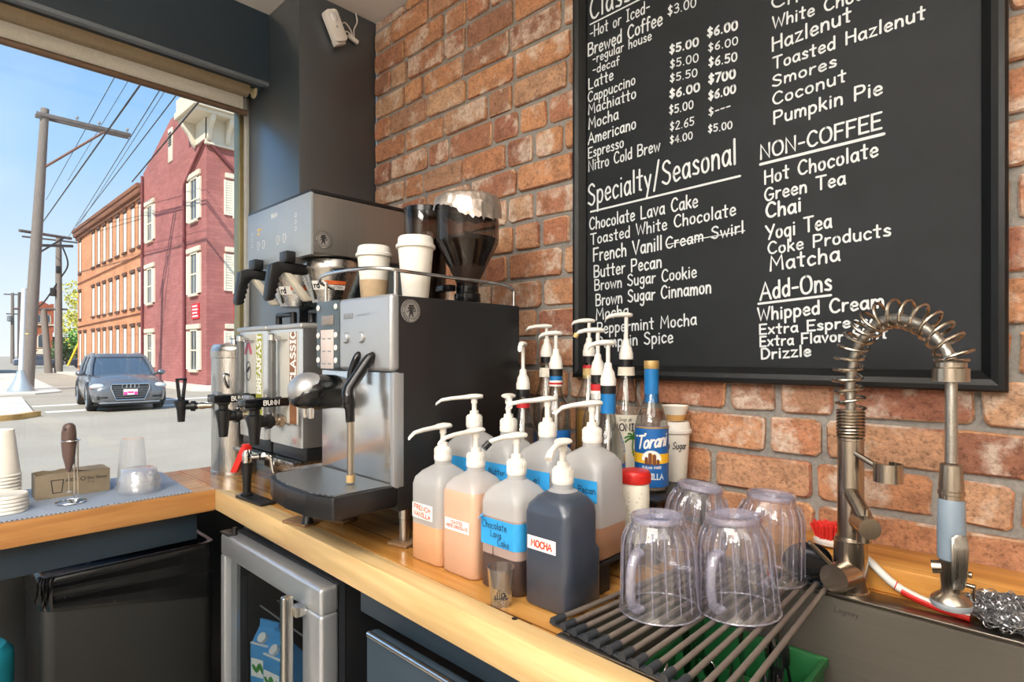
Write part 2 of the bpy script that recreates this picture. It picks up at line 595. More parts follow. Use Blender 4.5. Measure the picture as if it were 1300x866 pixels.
# ------------------------------------------------------------------ shared materials
def wood_mat(name, c1, c2, c3, rough=0.3, planks=0.0, along='x', coat=0.0):
    m, nt, b = new_mat(name)
    st = (1.2, 14, 14) if along == 'x' else (14, 1.2, 14)
    vec = coords(nt, st)
    f1 = noise(nt, vec, 2.2, 6, 0.6)
    wv = nt.nodes.new('ShaderNodeTexWave')
    wv.wave_type = 'BANDS'
    wv.bands_direction = 'Y' if along == 'x' else 'X'
    wv.inputs['Scale'].default_value = 0.55
    wv.inputs['Distortion'].default_value = 9
    wv.inputs['Detail'].default_value = 3
    wv.inputs['Detail Scale'].default_value = 1.4
    nt.links.new(vec, wv.inputs['Vector'])
    col = ramp(nt, f1, [(0.28, srgb(c1)), (0.5, srgb(c2)), (0.75, srgb(c3))])
    grain = ramp(nt, wv.outputs['Fac'], [(0.0, (0.72, 0.66, 0.6)), (0.25, (1, 1, 1)), (1.0, (1, 1, 1))])
    c = mixc(nt, 0.55, col, grain, 'MULTIPLY')
    if planks:
        v2 = coords(nt, (1, 1, 1))
        sp = nt.nodes.new('ShaderNodeSeparateXYZ')
        nt.links.new(v2, sp.inputs[0])
        ax = 'Y' if along == 'x' else 'X'
        md = nt.nodes.new('ShaderNodeMath'); md.operation = 'DIVIDE'; md.inputs[1].default_value = planks
        nt.links.new(sp.outputs[ax], md.inputs[0])
        fl = nt.nodes.new('ShaderNodeMath'); fl.operation = 'FLOOR'
        nt.links.new(md.outputs[0], fl.inputs[0])
        wn_ = nt.nodes.new('ShaderNodeTexWhiteNoise'); wn_.noise_dimensions = '1D'
        nt.links.new(fl.outputs[0], wn_.inputs['W'])
        tone = ramp(nt, wn_.outputs['Value'], [(0, (0.78, 0.74, 0.70)), (1, (1.08, 1.06, 1.02))])
        c = mixc(nt, 1.0, c, tone, 'MULTIPLY')
        fr = nt.nodes.new('ShaderNodeMath'); fr.operation = 'FRACT'
        nt.links.new(md.outputs[0], fr.inputs[0])
        gp = nt.nodes.new('ShaderNodeMath'); gp.operation = 'LESS_THAN'; gp.inputs[1].default_value = 0.035
        nt.links.new(fr.outputs[0], gp.inputs[0])
        c = mixc(nt, gp.outputs[0], c, srgb(104, 62, 24))
    nt.links.new(c, b.inputs['Base Color'])
    b.inputs['Roughness'].default_value = rough
    if coat:
        b.inputs['Coat Weight'].default_value = coat
        b.inputs['Coat Roughness'].default_value = 0.12
    bump(nt, b, f1, 0.08, 0.002)
    return m

def brushed(name, col, rough=0.3, axis='z', var=0.10, metal=1.0):
    m, nt, b = new_mat(name)
    sc = {'x': (1.5, 160, 160), 'y': (160, 1.5, 160), 'z': (160, 160, 1.5)}[axis]
    f = noise(nt, coords(nt, sc), 2.0, 4)
    c = srgb(col)
    lo = tuple(x * (1 - var) for x in c[:3]) + (1,)
    hi = tuple(min(1, x * (1 + var)) for x in c[:3]) + (1,)
    nt.links.new(ramp(nt, f, [(0.3, lo), (0.7, hi)]), b.inputs['Base Color'])
    b.inputs['Metallic'].default_value = metal
    mr = nt.nodes.new('ShaderNodeMapRange')
    mr.inputs['To Min'].default_value = rough * 0.75
    mr.inputs['To Max'].default_value = rough * 1.25
    nt.links.new(f, mr.inputs['Value'])
    nt.links.new(mr.outputs['Result'], b.inputs['Roughness'])
    return m

m_counter = wood_mat('honey_wood', (184, 124, 56), (212, 156, 82), (228, 180, 108), 0.22, planks=0.083, along='x', coat=0.35)
m_nosing = wood_mat('pale_pine', (204, 168, 112), (216, 184, 130), (226, 198, 148), 0.42, along='x')
m_sill = wood_mat('sill_wood', (196, 152, 100), (214, 174, 122), (226, 192, 146), 0.32, planks=0.12, along='y', coat=0.2)
m_sillfront = wood_mat('sill_front_wood', (164, 112, 60), (182, 130, 76), (198, 150, 94), 0.4, along='y')
m_back = wood_mat('splash_wood', (186, 124, 52), (214, 154, 76), (226, 172, 98), 0.35, along='x', coat=0.2)
m_steel = brushed('brushed_steel', (190, 188, 184), 0.28, 'z', 0.04)
m_steelx = brushed('brushed_steel_across', (192, 190, 186), 0.26, 'x')
m_hood = brushed('hood_side_steel', (150, 148, 145), 0.36, 'z', 0.06, 0.8)
m_nickel = brushed('brushed_nickel', (176, 166, 152), 0.24, 'z', 0.05)
m_chrome = M('chrome', (214, 214, 214), 0.10, 1.0, 0.02)
m_mirror = M('polished_steel', (226, 224, 220), 0.22, 0.9, 0.02)
m_black = M('black_plastic', (22, 23, 25), 0.38, 0, 0.1)
m_gloss_black = M('gloss_black', (14, 15, 17), 0.16, 0, 0.1)
m_blackmetal = M('black_painted_metal', (30, 30, 31), 0.34, 0, 0.15, 8)
m_white = M('white_plastic', (226, 223, 216), 0.35, 0, 0.02)
m_paper = M('white_paper', (238, 236, 230), 0.7, 0, 0.02)
m_chalk = M('chalk_marker', (206, 212, 214), 0.8, 0, 0.05, 60)
m_ink = M('black_ink', (24, 24, 34), 0.7)
m_red_ink = M('red_ink', (214, 62, 36), 0.7)
m_tape = M('blue_tape', (42, 150, 214), 0.6, 0, 0.06, 60)
m_navy = M('navy_paint', (42, 55, 66), 0.36, 0, 0.06, 6, 0.05)
m_gray = M('gray_plastic', (120, 124, 128), 0.45)
m_rubber = M('dark_rubber', (38, 42, 48), 0.6)
m_cork = M('cardboard_pad', (126, 96, 66), 0.85, 0, 0.2, 120)
m_red = M('red_plastic', (200, 36, 30), 0.35)
m_card = M('kraft_card', (182, 158, 126), 0.8, 0, 0.06, 80)
m_glass = clear_mat('clear_glass', (0.985, 0.99, 0.99), 1.0, 0.02, edge_tint=(0.74, 0.76, 0.76))
m_glassb = clear_mat('bottle_glass', (0.93, 0.94, 0.935), 0.9, 0.03, edge_tint=(0.34, 0.36, 0.35))
m_pane = clear_mat('window_glass', (0.985, 0.995, 0.99), 0.30, 0.01)
m_smoke = clear_mat('smoked_plastic', (0.46, 0.40, 0.36), 0.5, 0.04, edge_tint=(0.20, 0.17, 0.15))
m_pitcher = clear_mat('clear_polycarbonate', (0.965, 0.965, 0.98), 1.0, 0.06, body=0.09, body_col=(0.90, 0.89, 0.96), edge=1.5, edge_tint=(0.50, 0.48, 0.62))
m_pitcher2 = clear_mat('thick_polycarbonate', (0.92, 0.92, 0.97), 1.0, 0.05, body=0.26, body_col=(0.80, 0.79, 0.93), edge=1.5, edge_tint=(0.55, 0.53, 0.72))
m_pet = clear_mat('clear_lid_plastic', (0.985, 0.99, 0.995), 0.6, 0.08, body=0.16, body_col=(0.98, 0.99, 1.0), edge_tint=(0.93, 0.95, 0.97))
m_jug = clear_mat('milky_jug_plastic', (0.95, 0.95, 0.94), 0.30, 0.22, body=0.66, body_col=(0.74, 0.745, 0.75))
m_jug_wet = clear_mat('jug_plastic_on_sauce', (0.97, 0.97, 0.97), 0.35, 0.22, body=0.10, body_col=(0.88, 0.87, 0.85))
m_darkglass = M('dark_glass', (12, 14, 17), 0.06, 0, 0.05)

# ------------------------------------------------------------------ the shop's shell
def struct(name, mb, mat, parent=None, **kw):
    o = mb.build(name, mat, parent, **kw)
    if parent is None:
        o['kind'] = 'structure'
    return o

WX = -2.0      # room face of the corner column
m_ceil = M('ceiling_paint', (226, 223, 218), 0.85, 0, 0.03, 3)
m_wall = M('room_paint', (214, 208, 200), 0.8, 0, 0.03, 3)
m_colpaint = M('charcoal_paint', (54, 61, 66), 0.30, 0, 0.08, 5, 0.05, spec=0.8, coat=1.0)
m_floor = M('floor_tile', (176, 166, 152), 0.45, 0, 0.15, 4)
struct('floor', MB().box((-2.6, -4.3, -0.08), (3.1, 0.12, 0.0)), m_floor)
struct('ceiling', MB().box((-2.9, -4.4, CEIL_Z), (3.2, 0.2, CEIL_Z + 0.12)), m_ceil)
struct('wall_right', MB().box((3.0, -4.3, 0.0), (3.12, 0.12, CEIL_Z)), m_wall)
struct('wall_front', MB().box((-2.9, -4.32, -0.3), (3.12, -4.2, CEIL_Z)), m_wall)
struct('wall_left', MB().box((-2.60, -4.2, -0.3), (-2.44, -0.327, 0.74)), m_colpaint)
struct('trim_1', MB().box((-2.53, -0.327, -0.3), (WX, 0.0, CEIL_Z), 0.004), m_colpaint)
hd = struct('trim_2', MB().box((-2.62, -4.2, 2.398), (-2.257, -0.327, CEIL_Z)), m_navy)
struct('header_edge_strip', MB().box((-2.275, -4.2, 2.389), (-2.249, -0.3275, 2.404), 0.002), M('gray_edge', (112, 120, 126), 0.4), hd)

m_colpaint.node_tree.nodes['Principled BSDF'].inputs['Coat Roughness'].default_value = 0.35
# unseen ceiling lamp fixtures, given a hanging form to carry the added upward fill
for k_, (x_, y_, sx_, sy_, w_, c_) in enumerate(CEILING_LAMPS):
    fx = thing('ceiling_light', ['unseen square hanging lamp panel above the counter corner', 'unseen square hanging lamp panel beyond the sink', 'unseen long hanging lamp panel at the back of the shop'][k_], 'lamp', (x_, y_, LAMP_Z))
    f = MB()
    for a_, b_, c2, d_ in ((-1, -1, 1, -1), (-1, 1, 1, 1), (-1, -1, -1, 1), (1, -1, 1, 1)):
        lo_ = (x_ + min(a_, c2) * sx_ / 2 - 0.02, y_ + min(b_, d_) * sy_ / 2 - 0.02, LAMP_Z - 0.01)
        hi_ = (x_ + max(a_, c2) * sx_ / 2 + 0.02, y_ + max(b_, d_) * sy_ / 2 + 0.02, LAMP_Z + 0.04)
        f.box(lo_, hi_, 0.003)
    f.build('lamp_frame', m_white, fx)
    MB().box((x_ - sx_ / 2 + 0.001, y_ - sy_ / 2 + 0.001, LAMP_Z + 0.002), (x_ + sx_ / 2 - 0.001, y_ + sy_ / 2 - 0.001, LAMP_Z + 0.028)).build('lamp_panel', m_white, fx)
    for a_ in (-1, 1):
        MB().cyl((x_ + a_ * sx_ / 2, y_, LAMP_Z + 0.03), (x_ + a_ * sx_ / 2, y_, CEIL_Z), 0.004, 8).build('hanging_rod', m_chrome, fx)

# brick wall: mortar bed with individual worn bricks standing a little proud of it
m_mortar, nt, b = new_mat('gray_mortar')
v_ = coords(nt)
f1 = noise(nt, v_, 90, 6, 0.7)
f2 = noise(nt, v_, 5, 3)
c_ = ramp(nt, f1, [(0.3, srgb(112, 110, 106)), (0.7, srgb(166, 162, 156))])
c_ = mixc(nt, 0.35, c_, ramp(nt, f2, [(0.3, srgb(96, 92, 88)), (0.7, srgb(170, 166, 158))]))
nt.links.new(c_, b.inputs['Base Color'])
b.inputs['Roughness'].default_value = 0.92
bump(nt, b, f1, 0.6, 0.004)

m_brick, nt, b = new_mat('worn_brick')
v_ = coords(nt)
geo = nt.nodes.new('ShaderNodeNewGeometry')
rc = ramp(nt, geo.outputs['Random Per Island'], [
    (0.0, srgb(176, 116, 88)), (0.17, srgb(200, 146, 106)), (0.33, srgb(158, 104, 84)), (0.5, srgb(206, 156, 114)),
    (0.66, srgb(180, 126, 94)), (0.83, srgb(198, 160, 128)), (1.0, srgb(146, 96, 76))])
nA = noise(nt, v_, 26, 8, 0.65)
nB = noise(nt, v_, 120, 6, 0.7)
nC = noise(nt, v_, 9, 5, 0.6)
c_ = mixc(nt, 1.0, rc, ramp(nt, nA, [(0.25, (0.55, 0.50, 0.48)), (0.48, (0.98, 0.98, 0.98)), (0.72, (1.22, 1.20, 1.16))]), 'MULTIPLY')
c_ = mixc(nt, 1.0, c_, ramp(nt, nB, [(0.30, (0.42, 0.38, 0.36)), (0.48, (0.98, 0.98, 0.98)), (0.62, (1.12, 1.12, 1.12)), (0.75, (1.3, 1.28, 1.26))]), 'MULTIPLY')
off = nt.nodes.new('ShaderNodeMath'); off.operation = 'ADD'
of2 = nt.nodes.new('ShaderNodeMath'); of2.operation = 'MULTIPLY'; of2.inputs[1].default_value = 0.16
rnd2 = nt.nodes.new('ShaderNodeTexWhiteNoise'); rnd2.noise_dimensions = '1D'
nt.links.new(geo.outputs['Random Per Island'], rnd2.inputs['W'])
nt.links.new(rnd2.outputs['Value'], of2.inputs[0])
nt.links.new(nC, off.inputs[0]); nt.links.new(of2.outputs[0], off.inputs[1])
wmask = ramp(nt, off.outputs[0], [(0.61, (0, 0, 0)), (0.70, (0.8, 0.8, 0.8))])
nD = noise(nt, v_, 70, 5, 0.7)
wmask = mixc(nt, 1.0, wmask, ramp(nt, nD, [(0.38, (0.25, 0.25, 0.25)), (0.6, (1, 1, 1))]), 'MULTIPLY')
c_ = mixc(nt, wmask, c_, srgb(226, 212, 196))
nt.links.new(c_, b.inputs['Base Color'])
b.inputs['Roughness'].default_value = 0.88
hsum = nt.nodes.new('ShaderNodeMath'); hsum.operation = 'ADD'
nt.links.new(nA, hsum.inputs[0]); nt.links.new(nB, hsum.inputs[1])
bump(nt, b, hsum.outputs[0], 0.75, 0.008)

wb = struct('wall_back', MB().box((-2.0, 0.0, -0.02), (3.0, 0.1, CEIL_Z)), m_mortar)
br = MB()
CH = 0.0893
rb = random.Random(5)
for k in range(-13, 17):
    z0 = 1.204 + CH * k + 0.0065
    z1 = z0 + CH - 0.013
    if z0 < 0.75:
        continue
    z1 = min(z1, CEIL_Z - 0.004)
    if z1 - z0 < 0.02:
        continue
    x = -1.997 if k % 2 else -1.997 - 0.0
    first = True
    while x < 0.75:
        ln = rb.choice([0.205, 0.215, 0.21, 0.20, 0.215, 0.10, 0.10])
        ln *= rb.uniform(0.95, 1.05)
        if first:
            ln = 0.10 if k % 2 else 0.19
            first = False
        hx, hz = ln / 2, (z1 - z0) / 2
        cx_, cz_ = x + hx, (z0 + z1) / 2
        rot = rb.uniform(-0.006, 0.006)
        prot = rb.uniform(-0.003, 0.003)
        o1 = rrect(hx, hz, 0.011, 3)
        jit = [(rb.uniform(-0.0026, 0.0026), rb.uniform(-0.0024, 0.0024)) for _ in o1]
        rings = []
        for (yy, ins) in ((0.004, 0.0), (-0.006 + prot, 0.0), (-0.010 + prot, 0.0035)):
            ring = []
            for (u, v), (ju, jv) in zip(o1, jit):
                u2, v2 = u + ju, v + jv
                u2 -= math.copysign(min(ins, abs(u2)), u2)
                v2 -= math.copysign(min(ins, abs(v2)), v2)
                ring.append((cx_ + u2 - rot * v2, yy, cz_ + v2 + rot * u2))
            rings.append(ring)
        br.rings(rings, cap0=False)
        x += ln + 0.013
br.build('bricks', m_brick, wb, ang=25)

# storefront window: frame and one big pane
m_frame = M('brass_frame', (150, 138, 96), 0.35, 0.7)
win = struct('window_1', MB().box((-2.52, -0.36, 0.74), (-2.46, -0.328, 2.398), 0.003).box((-2.52, -4.2, 0.74), (-2.46, -0.36, 0.79), 0.003), m_frame)
struct('window_pane', MB().box((-2.497, -4.19, 0.785), (-2.491, -0.359, 2.39)), m_pane, win)
struct('window_jamb', MB().box((-2.458, -0.345, 0.79), (-2.44, -0.3275, 2.398), 0.002), M('white_jamb', (196, 196, 190), 0.4), win)

# roller blind under the header
m_blind, nt, b = new_mat('woven_blind')
f_ = noise(nt, coords(nt, (40, 600, 40)), 1.0, 2)
f3_ = noise(nt, coords(nt, (600, 40, 600)), 1.0, 2)
c_ = mixc(nt, 0.5, ramp(nt, f_, [(0.3, srgb(224, 204, 172)), (0.7, srgb(248, 236, 214))]), ramp(nt, f3_, [(0.3, srgb(224, 204, 172)), (0.7, srgb(248, 236, 214))]))
nt.links.new(c_, b.inputs['Base Color'])
b.inputs['Roughness'].default_value = 0.9
tl_ = nt.nodes.new('ShaderNodeBsdfTranslucent')
nt.links.new(c_, tl_.inputs['Color'])
ms_ = nt.nodes.new('ShaderNodeMixShader')
ms_.inputs[0].default_value = 0.8
nt.links.new(b.outputs[0], ms_.inputs[1]); nt.links.new(tl_.outputs[0], ms_.inputs[2])
nt.links.new(ms_.outputs[0], nt.nodes['Material Output'].inputs['Surface'])
bl = thing('roller_blind', 'beige woven roller blind rolled up at the top of the window', 'blind', (-2.345, -0.36, 2.395))
MB().cyl((-2.345, -3.9, 2.392), (-2.345, -0.375, 2.392), 0.031, 24).build('fabric_roll', m_blind, bl)
MB().face([(-2.3755, -3.9, 2.312), (-2.3755, -0.378, 2.312), (-2.3755, -0.378, 2.395), (-2.3755, -3.9, 2.395)]).build('hanging_fabric', m_blind, bl)
MB().cyl((-2.3755, -3.91, 2.308), (-2.3755, -0.365, 2.308), 0.012, 14).build('hem_bar', M('bronze_bar', (118, 96, 78), 0.35, 0.4), bl)
bk = MB()
bk.lathe([(0.001, 0), (0.026, 0), (0.026, 0.006), (0.012, 0.008), (0.012, 0.028), (0.001, 0.028)], n=18, mat=Matrix.Translation((-2.345, -0.345, 2.392)) @ Matrix.Rotation(PI / 2, 4, 'X'))
bk.box((-2.365, -0.352, 2.378), (-2.325, -0.344, 2.43), 0.003)
bk.build('bracket', M('cream_bracket', (206, 196, 160), 0.4), bl)

# motion sensor on the column with its cord
sn = thing('wall_sensor', 'white tilted security sensor high on the dark column', 'sensor', (WX, -0.20, 2.57))
ST = RA(0.46, 'X', (WX, -0.20, 2.57))
MB().prism(rrect(0.026, 0.056, 0.012, 4, -0.20, 2.57), WX + 0.008, WX + 0.044, 'yz', 0.006, mat=ST).build('sensor_body', m_white, sn)
MB().sphere((WX + 0.043, -0.20, 2.597), 0.014, (0.45, 1, 1.15), mat=ST).build('lens', M('sensor_lens', (226, 228, 226), 0.25), sn)
MB().cyl((WX + 0.042, -0.20, 2.563), (WX + 0.0455, -0.20, 2.563), 0.0045, 12).build('status_light', M('sensor_dot', (170, 172, 172), 0.4), sn)
MB().box((WX, -0.222, 2.506), (WX + 0.03, -0.178, 2.53), 0.004, mat=ST).build('bracket', m_white, sn)
cd = MB()
cd.tube(crom([(WX + 0.02, -0.172, 2.59), (WX + 0.012, -0.150, 2.612), (WX + 0.008, -0.125, 2.60), (WX + 0.008, -0.112, 2.572), (WX + 0.012, -0.13, 2.562),
              (WX + 0.01, -0.15, 2.572), (WX + 0.008, -0.135, 2.584), (WX + 0.008, -0.108, 2.574), (WX + 0.006, -0.106, 2.605), (WX + 0.006, -0.092, 2.64), (WX + 0.006, -0.098, 2.672)], 6), 0.0026, 8)
cd.box((WX + 0.001, -0.135, 2.556), (WX + 0.016, -0.088, 2.572), 0.004, mat=RA(-0.3, 'X', (WX, -0.11, 2.565)))
cd.build('cord', m_white, sn)

# ------------------------------------------------------------------ counters
CT = 0.92
def cfy(x):      # the front edge of the long counter
    return -0.661 - 0.028 * (x + 1.87)
X1 = 1.1
SX0, SX1, SY0, SY1 = -0.535, 0.60, -0.655, -0.152     # sink outline
ct = thing('wooden_counter', 'long honey coloured wooden counter along the brick wall', 'counter', (-0.5, -0.4, CT - 0.06))
sl = MB()
NW = 0.048
sl.prism([(-2.26, -0.3265), (-2.0, -0.3265), (-2.0, -0.006), (SX0, -0.006), (SX0, cfy(SX0) + NW), (-1.80, cfy(-1.80) + NW), (-1.87, -0.661), (-2.26, -0.661)], CT - 0.055, CT, 'xy')
sl.prism([(SX0, SY1), (SX0, -0.006), (X1, -0.006), (X1, SY1)], CT - 0.055, CT, 'xy')
sl.prism([(SX1, cfy(SX1) + NW), (SX1, SY1), (X1, SY1), (X1, cfy(X1) + NW)], CT - 0.055, CT, 'xy')
sl.build('counter_planks', m_counter, ct, smooth=False)
ns = MB()
ns.prism([(-1.87, -0.661), (-1.80, cfy(-1.80) + NW - 0.0015), (X1, cfy(X1) + NW - 0.0015), (X1, cfy(X1))], CT - 0.062, CT + 0.0005, 'xy', 0.0025)
ns.build('front_board', m_nosing, ct)
MB().lathe([(0.0001, 0.0), (0.005, 0.0), (0.005, 0.0006), (0.0001, 0.0008)], (-0.615, -0.655, CT + 0.0006), 10).build('knot', M('dark_knot', (40, 26, 14), 0.6), ct)

wc = thing('window_counter', 'wooden bar counter under the street window', 'counter', (-2.06, -1.6, CT - 0.06))
MB().prism([(-2.26, -3.6), (-1.875, -3.6), (-1.875, -0.6615), (-2.26, -0.6615)], CT - 0.055, CT, 'xy').build('counter_planks', m_sill, wc, smooth=False)
MB().box((-1.8748, -3.6, CT - 0.063), (-1.866, -0.6615, CT + 0.0006), 0.002).build('front_board', m_sillfront, wc)
bs = tag(MB().box((-0.49, -0.142, CT + 0.0005), (X1, -0.012, CT + 0.047), 0.004).build('backsplash_board', m_back), 'low wooden ledge behind the sink against the brick', 'board')

# dark boards under the counters
struct('trim_3', MB().box((-1.93, -3.6, CT - 0.15), (-1.905, -0.70, CT - 0.0635), 0.002), m_navy)
struct('trim_4', MB().box((-1.06, -0.655, CT - 0.125), (X1, -0.64, CT - 0.0635), 0.002), m_navy)
struct('wall_under_counter', MB().box((-2.44, -0.05, 0.0), (X1, -0.012, CT - 0.06)), m_blackmetal)

# ------------------------------------------------------------------ under-counter fridge with its glass door
FX0, FX1, FY = -1.715, -1.145, -0.70
fr = thing('drinks_fridge', 'stainless glass door fridge under the counter corner', 'fridge', ((FX0 + FX1) / 2, -0.4, 0.0))
fb = MB()
for lo_, hi_ in (((FX0 + 0.005, -0.635, 0.04), (FX0 + 0.03, -0.12, 0.835)), ((FX1 - 0.03, -0.635, 0.04), (FX1 - 0.005, -0.12, 0.835)),
                 ((FX0 + 0.005, -0.635, 0.81), (FX1 - 0.005, -0.12, 0.838)), ((FX0 + 0.005, -0.635, 0.02), (FX1 - 0.005, -0.12, 0.06)), ((FX0 + 0.005, -0.15, 0.04), (FX1 - 0.005, -0.12, 0.83))):
    fb.box(lo_, hi_, 0.003)
fb.build('cabinet', m_black, fr)
df = MB()
zt = 0.828
df.box((FX0, FY, 0.768), (FX1, FY + 0.045, zt), 0.008, 3)
df.box((FX0, FY, 0.09), (FX0 + 0.028, FY + 0.045, zt - 0.058), 0.005)
df.box((FX1 - 0.085, FY, 0.09), (FX1, FY + 0.045, zt - 0.058), 0.008, 3)
df.box((FX0, FY, 0.03), (FX1, FY + 0.045, 0.09), 0.005)
m_doorst = M('door_steel', (186, 192, 198), 0.30, 0.7, 0.03, 4)
d_ = df.build('door', m_doorst, fr)
MB().box((FX0 + 0.03, FY + 0.018, 0.095), (FX1 - 0.09, FY + 0.023, 0.766)).build('glass_pane', clear_mat('fridge_glass', (0.80, 0.83, 0.85), 0.4, 0.02), d_)
gk = MB()
for lo_, hi_ in (((FX0 + 0.004, FY + 0.046, 0.768), (FX1 - 0.004, FY + 0.062, zt)), ((FX0 + 0.004, FY + 0.046, 0.03), (FX1 - 0.004, FY + 0.062, 0.09)), ((FX0 + 0.004, FY + 0.046, 0.09), (FX0 + 0.028, FY + 0.062, 0.768)), ((FX1 - 0.085, FY + 0.046, 0.09), (FX1 - 0.004, FY + 0.062, 0.768))):
    gk.box(lo_, hi_)
gk.build('gasket', m_rubber, d_)
hb = MB()
hb.box((FX1 - 0.098, FY - 0.045, 0.22), (FX1 - 0.080, FY - 0.020, 0.80), 0.005, 3)
h_ = hb.build('handle', m_steel, d_)
for zz in (0.765, 0.27):
    mt = MB()
    mt.box((FX1 - 0.096, FY - 0.024, zz - 0.010), (FX1 - 0.062, FY + 0.002, zz + 0.010), 0.003)
    mt.build('handle_mount', m_steel, d_)
hg = MB()
hg.box((FX0 - 0.004, FY + 0.0, zt), (FX0 + 0.05, FY + 0.03, zt + 0.006), 0.002)
hg.cyl((FX0 + 0.05, FY + 0.02, zt), (FX0 + 0.05, FY + 0.02, zt + 0.022), 0.006, 12)
hg.build('hinge', m_blackmetal, fr)
MB().box((FX0 + 0.002, FY + 0.063, zt - 0.004), (FX1 - 0.004, -0.634, zt + 0.004), 0.001).build('top_strip', m_chrome, fr)
shelf = MB()
for zz in (0.33, 0.60):
    for i in range(9):
        yy = -0.60 + i * 0.05
        shelf.cyl((FX0 + 0.03, yy, zz), (FX1 - 0.03, yy, zz), 0.0025, 6)
shelf.build('wire_shelf', m_gray, fr)

def carton(loc, rz, lab, face):
    t = thing('milk_carton', lab, 'carton', loc)
    b_ = MB()
    h = 0.036
    b_.rings([[(h * a, h * c, z) for a, c in ((1, 1), (-1, 1), (-1, -1), (1, -1))] for z in (0, 0.185)], mat=None, cap1=False)
    b_.rings([[(h, h, 0.185), (-h, h, 0.185), (-h, -h, 0.185), (h, -h, 0.185)], [(h, 0.003, 0.226), (-h, 0.003, 0.226), (-h, -0.003, 0.226), (h, -0.003, 0.226)],
              [(h, 0.003, 0.244), (-h, 0.003, 0.244), (-h, -0.003, 0.244), (h, -0.003, 0.244)]], cap0=False)
    b_.build('carton_body', M('carton_blue', (72, 150, 206), 0.45, 0, 0.1, 20), t, local=True, smooth=False)
    g = MB()
    g.box((-h - 0.0006, -h - 0.0008, 0.19), (h + 0.0006, -0.004, 0.192))
    g.box((-h * 0.9, -h - 0.0008, 0.10), (h * 0.9, -h + 0.001, 0.15))
    g.box((-h - 0.0008, -h * 0.9, 0.03), (h + 0.0008, h * 0.9, 0.07))
    g.build('carton_panel', m_paper, t, local=True, smooth=False)
    g = MB()
    g.ribbon(crom([(-0.024, 0.128, 0), (-0.012, 0.118, 0), (0.0, 0.134, 0), (0.012, 0.118, 0), (0.026, 0.13, 0)], 4), 0.012, lambda u, v: (u, -h - 0.0012, v))
    g.ribbon(crom([(-0.024, 0.05, 0), (0.0, 0.06, 0), (0.026, 0.05, 0)], 4), 0.012, lambda u, v: (h + 0.0012, u, v))
    g.build('carton_mark', M('carton_green', (60, 140, 60), 0.5), t, local=True, smooth=False)
    MB().lathe([(0.001, 0), (0.013, 0), (0.013, 0.012), (0.001, 0.013)], n=16, mat=Matrix.Translation((0, -0.022, 0.203)) @ Matrix.Rotation(0.85, 4, 'X')).build('cap', m_white, t, local=True)
    t.rotation_euler = (0, 0, rz)
    return t
carton((-1.620, -0.60, 0.333), 0.35, 'blue milk carton with white cap inside the fridge, nearer its hinge', 0)
carton((-1.528, -0.605, 0.333), 0.2, 'blue milk carton inside the fridge half hidden by the handle', 1)

# ------------------------------------------------------------------ under-counter machine right of the fridge
uc = thing('undercounter_dishwasher', 'dark front panel appliance with bright top edge below the counter', 'dishwasher', (-0.67, -0.4, 0))
MB().box((-0.985, -0.66, 0.05), (-0.56, -0.15, 0.755), 0.006).build('cabinet', m_blackmetal, uc)
MB().box((-0.985, -0.69, 0.10), (-0.56, -0.662, 0.79), 0.008).build('door_panel', M('slate_panel', (58, 72, 84), 0.4, 0.2, 0.05), uc)
MB().cyl((-0.975, -0.689, 0.788), (-0.57, -0.689, 0.788), 0.006, 12).build('handle_rail', m_chrome, uc)

# ------------------------------------------------------------------ bagged bin and teal tub below the window counter
bn = thing('trash_bin', 'black bin with a loose black bag under the window counter', 'bin', (-2.1, -0.85, 0))
MB().prism(rrect(0.15, 0.215, 0.03, 4, -2.085, -0.855), 0.0, 0.66, 'xy', 0.004).build('bin_body', M('bin_plastic', (24, 26, 26), 0.5, 0, 0.15, 60, 0.15), bn)
bag = MB()
rings = []
for (f_, gx, amp) in ((0.0, 0.003, 0.0), (0.12, 0.006, 0.004), (0.3, 0.008, 0.007), (0.5, 0.008, 0.008), (0.7, 0.008, 0.008), (0.88, 0.006, 0.005), (1.0, 0.002, 0.002), (1.0, -0.010, 0.002), (0.6, -0.018, 0.0)):
    ring = []
    base = rrect(0.15 + gx, 0.215 + gx, 0.034, 30, -2.085, -0.855)
    for i, (u, v) in enumerate(base):
        tt = min(1.0, max(0.0, (v + 1.07) / 0.43))
        hem = 0.655 - 0.085 * tt
        z = hem + f_ * (0.742 - hem)
        fan = (z - 0.665) / (v + 1.14)
        w = math.sin(fan * 95) + 0.5 * math.sin(fan * 190 + 1.3 + 3 * tt)
        ring.append((u + amp * w * (1.5 if u > -2.0 else 0.4), v + amp * w * 0.2, z + 0.25 * amp * w))
    rings.append(ring)
bag.rings(rings, cap0=False, cap1=True)
bag.build('bin_bag', M('bag_plastic', (24, 25, 26), 0.26, 0, 0.1), bn, ang=80)
tb = thing('tub', 'teal plastic tub standing at the bottom left', 'tub', (-2.02, -1.20, 0))
MB().lathe([(0.07, 0.0), (0.08, 0.01), (0.088, 0.53), (0.086, 0.555), (0.07, 0.575), (0.03, 0.583), (0.001, 0.584)], (-2.02, -1.20, 0.0), 32).build('tub_body', M('teal_plastic', (30, 132, 150), 0.4), tb)
tg = MB()
tg.tube(crom([(-2.02 + 0.085 * math.cos(a), -1.20 + 0.085 * math.sin(a), 0.40 - 0.03 * math.sin((a + 1.2) / 2.4 * PI)) for a in (-1.2, -0.6, 0, 0.6, 1.2)], 4), 0.004, 8)
tg.build('tub_handle', m_white, tb)

